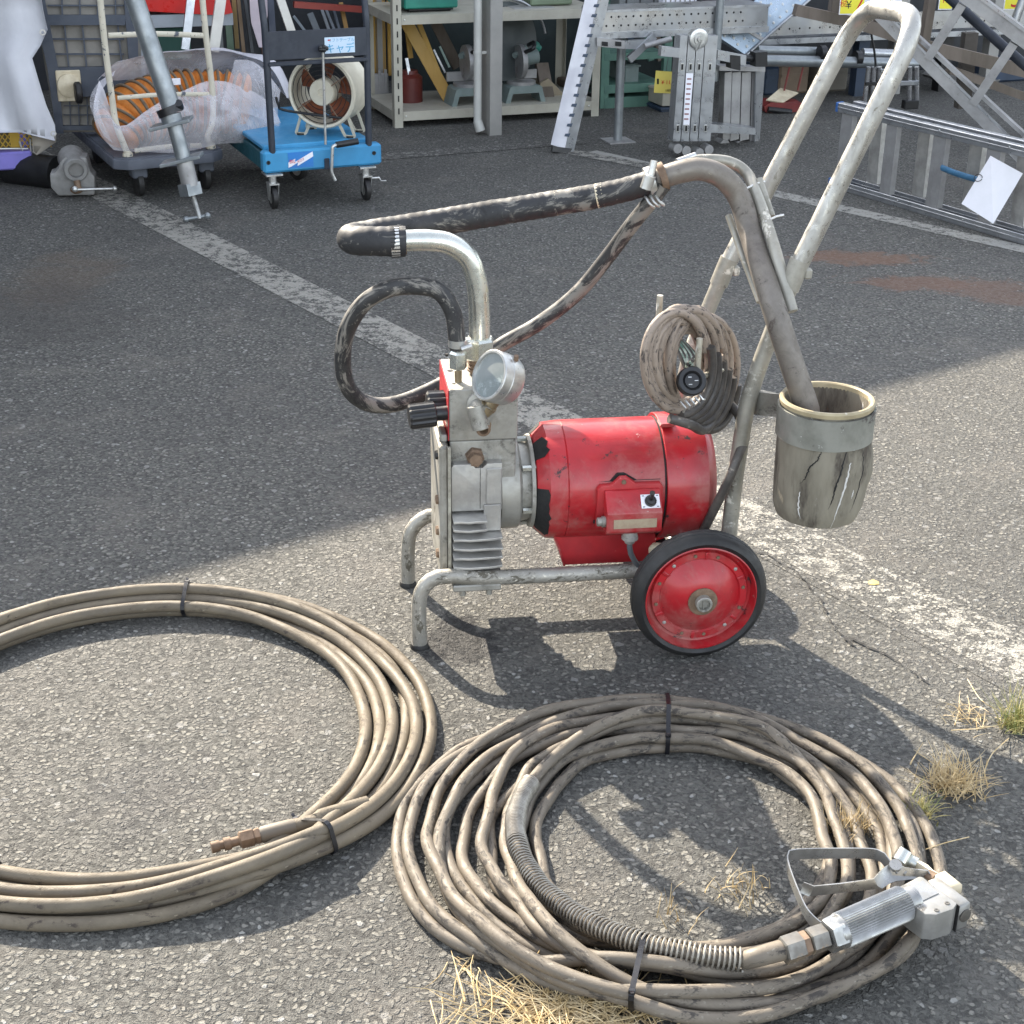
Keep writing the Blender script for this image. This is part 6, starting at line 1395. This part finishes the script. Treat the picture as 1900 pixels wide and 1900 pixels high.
mb=fm(RF); mb.tube([C1+nrm*.004,C2+nrm*.004],.006,6); mb.build('ramp_edge',ALU,t); quadF(RF,[(C0.lerp(C3,.22))+nrm*.003,(C1.lerp(C2,.22))+nrm*.003,(C1.lerp(C2,.26))+nrm*.003,(C0.lerp(C3,.26))+nrm*.003],.002,'ramp_joint',ALUD,rp)
mb=fm(RF); a=RF.p(1338,-20,-.10); b_=RF.p(1326,150,-.10); mb.tube([a,b_],.017,14); mb.build('scaffold_pole',GAL,label='upright scaffold pole crossing the top edge behind the folding ladder',category='pole')
# --- green rack and its contents
R2=Frame(G(1117,214)+V((.05,.18,0)),20)
t=thing('green_rack','dark green steel rack low behind the column stand','shelving',R2.o,20)
def gq_(x,y,v=0): return R2.p(x,y,v)
for x in (1118,1232): 
    q_=gq_(x,190,0); mb=fm(R2); mb.box((q_.x-.012,0,0),(q_.x+.03,.03,.75),.001); mb.build('rack_post',GRNR,t,smooth=False)
for y0,y1 in ((158,168),(182,202),(100,108)):
    a,b_=gq_(1122,y0),gq_(1232,y1); mb=fm(R2); mb.box((a.x,-.002,b_.z),(b_.x,.02,a.z)); mb.box((a.x,.02,a.z-.004),(b_.x,.38,a.z)); mb.build('shelf',GRNR,t,smooth=False)
traybox(R2,1160,120,1185,156,.05,.25,SAWG,'small_machine','small grey machine on the green rack behind the column stand','machine')
traybox(R2,1230,168,1252,196,-.16,.0,mat('cream_box_card',(.42,.40,.33),None,6,.6),'carton','small cream carton beneath the yellow price tag','box',r=.002)
traybox(R2,1227,200,1250,218,-.16,.0,NAVB,'blue_tray','dark blue tray under the cream carton','tray',r=.002)
# --- benches full of stock on the right: tubes, tables
R3=Frame(V((1.0,7.4,0)),20)
mb=fm(R3); a=R3.p(1405,112,0); b_=R3.p(1700,118,0); mb.tube([a,b_],.026,16); mb.build('scaffold_tube',GAL,label='lower of the long horizontal scaffold tubes on the right',category='tube')
mb=fm(R3); a=R3.p(1405,93,.05); b_=R3.p(1520,96,.05); mb.tube([a,b_],.022,16); mb.build('scaffold_tube',GAL,label='short upper scaffold tube left of the sprayer handle',category='tube')
mb=fm(R3); a=R3.p(1600,98,.05); b_=R3.p(1700,102,.05); mb.tube([a,b_],.022,16); mb.build('scaffold_tube',ALU,label='bright upper tube seen inside the sprayer handle',category='tube')
mb=fm(R3); mb.box((R3.p(1405,0,.25).x,.22,R3.p(1500,80,.22).z),(R3.p(1905,0,.25).x,.6,R3.p(1500,70,.22).z)); q_=R3.p(1500,60,.22).z; mb.build('bench_board',ALU,label='long silver bench board across the right background',category='bench',smooth=False)
mb=fm(R3); mb.box((R3.p(1405,0,.25).x,.24,R3.p(1500,64,.24).z),(R3.p(1905,0,.25).x,.26,R3.p(1500,30,.24).z)); pb=mb.build('perforated_rail',PL,label='perforated silver rail standing on the bench board',category='rail',smooth=False)
for k in range(26): mb=fm(R3); u_=R3.p(1412,0,.24).x+k*.055; mb.lathe((u_,.24,R3.p(1500,52,.24).z),(0,-1,0),[(0,.005),(.001,.004),(.001,0)],8); mb.build('rail_hole',DARK,pb)
for k,(x,m_) in enumerate(((1590,NAVB),(1655,GREYP),(1745,BLK),(1830,GREYP))):
    mb=fm(R3); a=R3.p(x,130,.30); mb.box((a.x,.30,0),(a.x+.06,.36,.62)); mb.build('bench_support',m_,label=['first bench leg from the left, dark, left of the telescopic ladder','second bench leg, grey, just behind the telescopic ladder','third bench leg, black, right of the telescopic ladder','fourth bench leg, grey, behind the leaning steps'][k],category='support',smooth=False)
mb=fm(R3); a=R3.p(1440,200,.5); 
for k,(x0,y0,x1,y1,m_,lb) in enumerate(((1420,125,1445,165,NAVB,'dark blue carton under the bench by the red jack'),(1448,122,1500,158,mat('brown_card',(.22,.16,.11),None,6,.7),'brown carton above the red jack'),(1520,122,1568,205,mat('tan_board',(.22,.20,.165),None,6,.7),'tan panel standing left of the telescopic ladder'),(1770,150,1850,205,GREYP,'grey plastic bin under the leaning steps'),(1850,120,1905,190,NAVB,'dark bin at the right edge behind the steps'))):
    a,b_=R3.p(x0,y0,.45),R3.p(x1,y1,.45); mb=fm(R3); mb.box((a.x,.45,0),(b_.x,.75,a.z),.01); mb.box((a.x+.01,.445,a.z*.6),(b_.x-.01,.449,a.z*.7)); mb.build('carton',m_,label=lb,category='box',smooth=False)
# red trolley jack
JF=Frame(G(1465,213)+V((0,.05,0)),10)
t=thing('trolley_jack','low red jack with a cream top plate on the floor under the bench','jack',JF.o,10)
quadF(JF,[JF.p(1418,198,0),JF.p(1430,190,0),JF.p(1490,192,0),JF.p(1492,206,0),JF.p(1440,212,0),JF.p(1420,208,0)],.12,'jack_body',mat('dull_red_jack',(.22,.03,.025),(.16,.02,.02),8,.5),t)
quadF(JF,[JF.p(1422,185,.0),JF.p(1448,163,.10),JF.p(1482,172,.10),JF.p(1453,190,.0)],.006,'jack_plate',CREAM,t)
mb=fm(JF); mb.tube([JF.p(1425,203,-.01),JF.p(1468,208,-.01)],.014,10); mb.build('jack_tube',BLK,t)
for x in (1455,1480): mb=fm(JF); mb.tube([JF.p(x,168,.08),JF.p(x+10,125,.12)],.005,6); mb.build('jack_arm',mat('jack_arm_red',(.25,.05,.04),None,6,.5),t)
# telescopic ladder
TL=Frame(G(1650,212)+V((0,-.02,0)),12)
t=thing('telescopic_ladder','collapsed telescopic ladder with shiny tubes and black end caps behind the handle','ladder',TL.o,12)
for x0,x1,y1 in ((1608,1600,190),(1618,1614,190),(1628,1628,188),(1684,1683,188),(1697,1697,186)): mb=fm(TL); mb.tube([TL.p(x0+4,124,0),TL.p(x1+4,y1,0)],.0115,12); mb.build('ladder_tube',mat('shiny_tube',(.6,.6,.61),(.5,.5,.51),8,.2,.9,.02),t)
for x in (1690,): mb=fm(TL); a,b_=TL.p(1678,186,-.01),TL.p(1703,202,-.01); mb.box((a.x,-.02,b_.z),(b_.x,.02,a.z),.004); mb.build('end_cap',BLK,t)
for x0,x1,y0,y1,m_ in ((1634,1650,128,134,ALU),(1606,1640,152,158,BLK),(1640,1704,151,158,ALU),(1694,1704,150,158,BLK)): a,b_=TL.p(x0,y0,-.014),TL.p(x1,y1,-.014); mb=fm(TL); mb.box((a.x,-.02,b_.z),(b_.x,-.008,a.z),.002); mb.build('ladder_band',m_,t)
# --- leaning steps, weathered
SF=Frame(V((1.62,6.35,0)),-20)
t=thing('leaning_steps','weathered aluminium steps slanting down to the right across the top right corner','ladder',SF.m@SF.p(1895,300,0),-20)
def sbar(F,x0,y0,x1,y1,v,wd,dep,nm,m,root,v1=None):
    a,b_=F.p(x0,y0,v),F.p(x1,y1,v if v1 is None else v1); mb=fm(F); mb.ribbon([a,b_],wd,dep,up=(0,1,0)); return mb.build(nm,m,root,smooth=False)
sbar(SF,1625,20,1925,322,0,.040,.06,'rail',ALUD,t); sbar(SF,1632,14,1932,312,-.032,.008,.004,'rail_edge',ALU,t); sbar(SF,1650,20,1945,290,.05,.014,.05,'rail_lip',ALUD,t)
sbar(SF,1768,-30,1950,108,-.02,.060,.05,'rail',ALUD,t); sbar(SF,1790,-25,1960,100,-.05,.012,.004,'rail_edge',ALU,t)
for (x0,y0,x1,y1) in ((1786,8,1722,108),(1882,80,1806,192),(1975,165,1885,285)): sbar(SF,x0,y0,x1,y1,-.01,.034,.05,'tread',ALUD,t)
mb=fm(SF); mb.tube([SF.p(1755,-10,.12),SF.p(1860,85,.12),SF.p(1930,145,.12)],.020,10); mb.build('dark_pole',NAVY,label='dark navy pole behind the leaning steps, parallel to them',category='pole')
WF=Frame(V((1.3,6.9,0)),8)
sbar(WF,1475,18,1600,45,0,.045,.05,'timber_beam',BRWN,None).__setitem__('label','weathered timber beam, left length above the tubes'); o_=bpy.data.objects['timber_beam']; o_['category']='beam'
def beam(x0,y0,x1,y1,v,wd,label,nm='timber_beam',m=BRWN):
    o_=sbar(WF,x0,y0,x1,y1,v,wd,.05,nm,m,None); o_['label']=label; o_['category']='beam'
beam(1590,42,1720,86,-.01,.05,'weathered timber beam dipping through the sprayer handle')
beam(1690,80,1905,132,.05,.055,'long weathered timber beam behind the steps, upper'); beam(1760,128,1920,186,.08,.035,'thin weathered timber beam behind the steps, lower')
beam(1730,-20,1714,78,.02,.035,'brown upright timber right of the handle top'); beam(1555,-20,1548,32,.02,.05,'dark upright timber behind the yellow price card'); beam(1640,-10,1628,55,.03,.035,'upright timber seen within the handle loop')
beam(1800,60,1785,200,.2,.06,'dark upright timber between the leaning steps and the bench',m=mat('dark_timber',(.07,.06,.05),None,6,.8))
mb=fm(WF); a,b_=WF.p(1912,-40,-.3),WF.p(1880,48,-.3); mb.tube([a,b_],.018,14); mb.build('aluminium_pole',ALU,label='bright aluminium pole end at the top right corner',category='pole')
# price cards in the top right
def card(x0,y0,x1,y1,v,txt,label,col=YBRT,F=WF,sz=.03,rot=0):
    a,b_=F.p(x0,y0,v),F.p(x1,y1,v); r_=thing('price_card',label,'price card',F.m@V((a.x,v,b_.z)),math.degrees(F.rz))
    mb=fm(F); mb.box((a.x,v,b_.z),(b_.x,v+.001,a.z)); mb.build('card',WHITEP,r_,smooth=False)
    mb=fm(F); mb.box((a.x+.004,v-.001,b_.z+.004),(b_.x-.002,v-.0003,a.z)); mb.build('card_print',col,r_,smooth=False)
    for k,(tx,fx,fz,s_,m_) in enumerate(txt): text_mb(tx,s_,F.m@plane_xf((a.x*(1-fx)+b_.x*fx,v-.0016,b_.z*(1-fz)+a.z*fz),(1,0,0),(0,0,1)),.0002).build('card_lettering',m_,r_,smooth=False)
card(1561,-22,1602,27,-.15,[('¥',.36,.36,.045,BLK),('税',.14,.40,.030,REDI),('7',.80,.40,.075,REDI)],'bright yellow price card with yen sign left of the sprayer handle top')
card(1600,-20,1672,14,-.05,[('|||||||',.5,.4,.05,BLK)],'striped white card behind the top of the sprayer handle',col=WHITEP)
card(1745,-20,1766,18,-.10,[('10,',.5,.45,.030,REDI)],'small yellow price card right of the handle top')
card(1868,-30,1915,18,-.22,[('5',.4,.4,.10,REDI)],'yellow and red price card in the top right corner')
# --- step ladder lying on its side
g0_,g1_=G(1540,347),G(1900,455); aL=math.degrees(math.atan2(g1_.y-g0_.y,g1_.x-g0_.x))
SL=Frame(g0_,aL)
t=thing('step_ladder','aluminium step ladder lying on its side, blue end caps, white paper tied on','ladder',SL.o,aL)
zl0=.0; zt0=SL.p(1553,190,0).z; Lr=1.30
def ext(z0,z1,v0,v1,nm,m,u0=0,u1=Lr): 
    mb=fm(SL); mb.box((u0,v0,z0),(u1,v1,z1),.002); return mb.build(nm,m,t,smooth=False)
for (z,s_) in ((.0,1),(zt0,-1)):
    zA_,zB_=(z,z+.034) if s_>0 else (z-.034,z)
    for v0 in (0,.075):
        ext(zA_,zB_,v0,v0+.004,'rail',ALU); ext(zB_-.0035 if s_<0 else zA_,zB_ if s_<0 else zA_+.0035,v0+.0042,v0+.030,'rail_flange',ALU); ext((zA_+zB_)/2-.003,(zA_+zB_)/2+.003,v0-.002,v0-.0002,'rail_bead',ALU)
    mb=fm(SL); mb.box((-.012,-.003,zA_-.001),(.0,.034,zB_+.001),.003); mb.build('end_cap',mat('blue_end_cap',(.03,.12,.35),None,6,.5),t)
def rung(x0,x1,yt,yb,v,xb0,m=ALU):
    a=SL.p(x0,yt,v); b_=SL.p(x1,yt,v); c=SL.p(xb0,yb,v); w_=b_.x-a.x
    mb=fm(SL); P=[V((a.x,v,zt0-.034)),V((b_.x,v,zt0-.034)),V((c.x+w_,v,.034)),V((c.x,v,.034))]; k4=[q+V((0,.025,0)) for q in P]
    mb.add(P+k4,[(3,2,1,0),(4,5,6,7),(0,1,5,4),(1,2,6,5),(2,3,7,6),(3,0,4,7)]); mb.build('rung',m,t,smooth=False)
for x0,x1,yt,yb,xb in ((1563,1583,205,335,1550),(1646,1666,225,360,1631),(1734,1758,240,385,1716),(1834,1860,262,418,1812)): rung(x0,x1,yt,yb,.006,xb,ALUD)
for x0,x1,yt,yb,xb in ((1618,1638,215,350,1606),(1706,1728,232,372,1690),(1802,1826,252,400,1782),(1890,1915,270,430,1872)): rung(x0,x1,yt,yb,.082,xb,CASTL)
for k in range(8): mb=fm(SL); mb.lathe((.04+.16*k,-.0005,zt0-.012 if k%2 else .024),(0,-1,0),[(0,.004),(.002,.003),(.0022,0)],8); mb.build('rivet',STEEL,t)
mb=fm(SL); mb.tube(catmull([SL.p(1747,311,-.004),SL.p(1775,322,-.02),SL.p(1815,334,-.02)],.02),.011,8,flat=(1,.5)); mb.build('blue_strap',mat('blue_strap_web',(.05,.16,.28),None,20,.6),t)
PFm=Frame(SL.m@SL.p(1830,350,-.05),0)
pp_=quadF(PFm,[PFm.p(1838,289,0),PFm.p(1898,322,.01),PFm.p(1843,415,-.01),PFm.p(1784,378,0)],.0008,'notice_sheet',WHITEP,None); pp_['label']='blank white sheet of paper tied to the lying step ladder'; pp_['category']='paper'
mb=fm(PFm); mb.tube([PFm.p(1815,330,-.004)+V((.014*math.cos(a),0,.012*math.sin(a))) for a in [i*.5 for i in range(13)]],.0013,5); mb.build('wire_loop',BLK,pp_)
# --- items behind the left trucks
R4=Frame(V((-1.5,7.2,0)),20)
mb=fm(R4); a,b_=R4.p(262,-20,0),R4.p(432,28,0); mb.prism([(a.x,a.z),(a.x+.0,b_.z+.03),(b_.x-.05,b_.z),(b_.x,b_.z+.01),(b_.x-.02,a.z)],0,.25); mb.build('red_case',REDP,label='bright red case on the rack behind the truck handle',category='case',smooth=False)
mb=fm(R4); a,b_=R4.p(262,29,.01),R4.p(392,48,.01); mb.box((a.x,.01,b_.z),(b_.x+.1,.3,a.z)); rk=mb.build('rack_beam',mat('grey_beam',(.36,.39,.42),None,5,.5),label='pale grey rack shelf carrying the red case',category='shelving',smooth=False)
mb=fm(R4); a=R4.p(252,70,.0); mb.box((a.x,.012,0),(a.x+.035,.05,b_.z)); mb.build('beam_post',MATS['grey_beam'],rk,smooth=False)
traybox(R4,268,52,355,92,.05,.3,mat('dark_green_machine',(.015,.075,.055),None,5,.5),'green_machine','dark green machine under the grey rack shelf','machine',z0=.25)
def lean2(x0,y0,x1,y1,v,v1,wd,dep,nm,m,label,cat): 
    o_=sbar(R4,x0,y0,x1,y1,v,wd,dep,nm,m,None,v1); o_['label']=label; o_['category']=cat; return o_
lean2(356,-20,343,92,-.25,-.3,.034,.02,'steel_channel',ALU,'silver channel standing behind the bagged duct, left of the white one','channel')
w1=lean2(412,-20,396,96,-.25,-.3,.044,.02,'white_channel',mat('white_grooved_profile',(.66,.63,.56),None,6,.5),'white grooved channel standing behind the right truck handle','channel')
lean2(514,-20,541,60,-.1,-.15,.036,.02,'white_profile',MATS['white_grooved_profile'],'white profile leaning behind the lift table handle panel','profile')
cols=[((.05,.09,.05),'dark green'),((.16,.10,.05),'brown'),((.07,.075,.08),'charcoal'),((.30,.31,.30),'light grey'),((.10,.045,.03),'red brown'),((.05,.06,.09),'navy'),((.33,.22,.08),'ochre')]
for k,(x0,x1,y1,wd) in enumerate(((418,428,95,.03),(440,452,98,.016),(452,468,98,.014),(404,412,95,.014),(478,494,100,.04),(500,508,96,.03),(432,440,90,.02))):
    c_,nm=cols[k]; lean2(x0,-20,x1,y1,.05+.02*k,.0+.02*k,wd,.015,'timber_strip',mat('strip_%d'%k,c_,None,6,.6),'%s strip standing in the stock behind the lift table, %s'%(nm,['left of centre','near the middle','beside the ochre one','leftmost','widest','by the handle post','thin one'][k]),'strip')
mb=fm(R4); a,b_=R4.p(425,45,.1),R4.p(430,90,.1)
mb=fm(R4); P=[[R4.p(462,-15,-.05),R4.p(495,-15,-.04)],[R4.p(464,25,-.06),R4.p(496,28,-.04)],[R4.p(466,42,-.05),R4.p(494,40,-.05)],[R4.p(480,88,-.06),R4.p(492,88,-.05)]]; mb.sheet(P,.004); mb.build('pink_bag',mat('pale_pink_film',(.50,.42,.46),(.42,.36,.40),6,.4,0,.4,12,dist=.008),label='pale pinkish bag hanging left of the lift table handle',category='bag')
R5=Frame(V((-.9,7.9,0)),20)
for k,(x0,y0,x1,y1,wd,c_) in enumerate(((545,30,590,60,.012,(.22,.25,.27)),(575,25,602,60,.030,(.16,.18,.19)),(596,15,622,60,.014,(.26,.28,.30)),(604,15,634,60,.012,(.2,.22,.25)),(618,15,640,60,.012,(.13,.15,.18)),(632,5,650,60,.020,(.30,.17,.05)))):
    o_=sbar(R5,x0,y0,x1,y1+30,.0-.03*k,wd,.012,'stock_bar',mat('stock_%d'%k,c_,None,6,.5,.2),None,v1=-.1-.03*k); o_['label']=['leftmost slanting bar above the handle panel','wide grey slanting bar above the handle panel','pale slanting bar above the name plate','thin grey bar next to the pale slanting one','dark slanting bar above the name plate','orange brown slanting bar near the right handle post'][k]; o_['category']='bar'
mb=fm(R5); mb.ribbon([R5.p(545,8,-.2),R5.p(708,20,-.2)],.028,.03,up=(0,1,0)); mb.build('red_beam',mat('dull_red_beam',(.30,.05,.035),(.22,.04,.03),6,.5),label='dull red beam crossing above the lift table handle panel',category='beam',smooth=False)
mb=fm(R5); mb.box((-.9,.25,0),(.45,.30,1.25)); mb.build('dark_partition',mat('dark_partition',(.010,.012,.016),(.016,.018,.022),4,.6),label='dark partition panel behind the stock over the blue lift table',category='partition',smooth=False)  # shade of the dark interior put into the panel colour
mb=MB(Frame(V((.4,8.3,0)),20).m); mb.box((-1.0,0,0),(.9,.04,1.3)); mb.build('dark_partition',mat('dark_green_partition',(.008,.016,.016),(.014,.024,.024),4,.6),label='dark greenish partition panel behind the beige rack',category='partition',smooth=False)  # greenish interior shade painted into this backing panel
mb=MB(Frame(V((-2.2,7.9,0)),20).m); mb.box((-1.0,0,0),(1.4,.04,1.3)); mb.build('dark_partition',MATS['dark_partition'],label='dark partition panel behind the red case at the left',category='partition',smooth=False)  # same painted interior shade, behind the red case
mb=MB(Frame(V((1.4,8.6,0)),20).m); 
for k in range(5): mb.box((-.6+.5*k,0,0),(-.15+.5*k,.3,.55+.1*(k%3)),.01)
mb=MB(Frame(V((2.2,8.8,0)),20).m); mb.box((-1.4,0,0),(1.6,.04,1.2)); mb.build('dark_partition',MATS['dark_partition'],label='dark partition panel behind the benches at the right',category='partition',smooth=False)  # same painted interior shade, behind the benches

# --- more of the stock that fills the gaps
for k,(F_,x0,y0,x1,y1,v0,v1,m_,lb) in enumerate((
 (R3,1232,-25,1292,19,.20,.40,WHITEP,'white striped carton standing at the top edge above the folding ladder'),
 (R3,1300,-25,1340,17,.22,.40,mat('dark_louvred_case',(.05,.055,.06),None,6,.5),'dark case with two grips right of the white striped carton'),
 (R3,1345,-25,1380,20,.20,.40,WHITEP,'second white striped carton, right of the dark case'),
 (R3,1150,-20,1225,16,.25,.40,mat('dim_grey_case',(.16,.17,.17),None,6,.5),'dim grey case at the top edge right of the leaning channel'))):
    a,b_=F_.p(x0,y0,v0),F_.p(x1,y1,v0); mb=fm(F_); mb.box((a.x,v0,b_.z),(b_.x,v1,a.z),.004); o_=mb.build('carton',m_,label=lb,category='box',smooth=False)
    n_=7 if m_ is WHITEP else 3
    for i in range(n_):
        mb=fm(F_); u_=a.x+(b_.x-a.x)*(i+.5)/n_; mb.box((u_-.003,v0-.003,b_.z+.01),(u_+.003,v0-.0005,a.z)); mb.build('stripe',GREYP if m_ is WHITEP else BLK,o_,smooth=False)
rr5=random.Random(77)
for k in range(9):
    x=1490+k*46+rr5.uniform(-8,8); y0=140+rr5.uniform(-6,20)+k*3; m_=[NAVB,BRWN,GREYP,mat('dark_timber2',(.05,.045,.04),None,6,.8),SAWG][k%5]
    a,b_=R3.p(x,y0,.9),R3.p(x+30,y0+60,.9); mb=fm(R3); mb.box((a.x,.9,0),(b_.x,1.15,a.z),.006); mb.box((a.x+.01,.893,a.z*.45),(b_.x-.01,.899,a.z*.5))
    mb.build('stored_box',m_,label='%s box in the rear row under the benches, %s from the left'%(['navy','brown','grey','near black','grey green'][k%5],['first','second','third','fourth','fifth','sixth','seventh','eighth','ninth'][k]),category='box',smooth=False)
for k in range(7):
    x0=1120+k*22; mb=fm(R2); a,b_=R2.p(x0,-10,.5),R2.p(x0+14+rr5.uniform(-8,12),112,.5); mb.ribbon([a,b_],.03,.02,up=(0,1,0)); o_=mb.build('stored_bar',[BRWN,ALUD,NAVB,GRNR][k%4],label='%s bar leaning behind the green rack, %s'%(['brown','grey','navy','green'][k%4],['leftmost','second from left','third from left','in the middle','third from right','second from right','rightmost'][k]),category='bar',smooth=False)
# cables hanging over the lying tubes and a hose on the bench
mb=fm(R3); mb.tube(catmull([R3.p(1612,30,-.1),R3.p(1618,70,-.1),R3.p(1624,110,-.1),R3.p(1626,170,-.1)],.02),.006,6); mb.build('hanging_cable',BLK,label='thin dark cable hanging inside the sprayer handle loop',category='cable')
for x,y in ((1524,98),(1590,108)): mb=fm(R3); mb.tube([R3.p(x-4,y,.0),R3.p(x+6,y,.0)],.034,16); mb.build('rubber_sleeve',BLK,label='dark rubber sleeve on the scaffold tubes, %s'%('left of the handle' if x<1550 else 'within the handle loop'),category='sleeve')
# rack post bolts and saw dust bins on the shelf
mb=fm(R1); a,b_=R1.p(1050,150,.32),R1.p(1095,200,.32); mb.box((a.x,.32,zs1+.002),(b_.x,.44,a.z),.006); mb.build('carton',mat('dim_brown_card',(.10,.075,.05),None,6,.7),label='dim brown carton behind the leaning channel on the lower shelf',category='box')
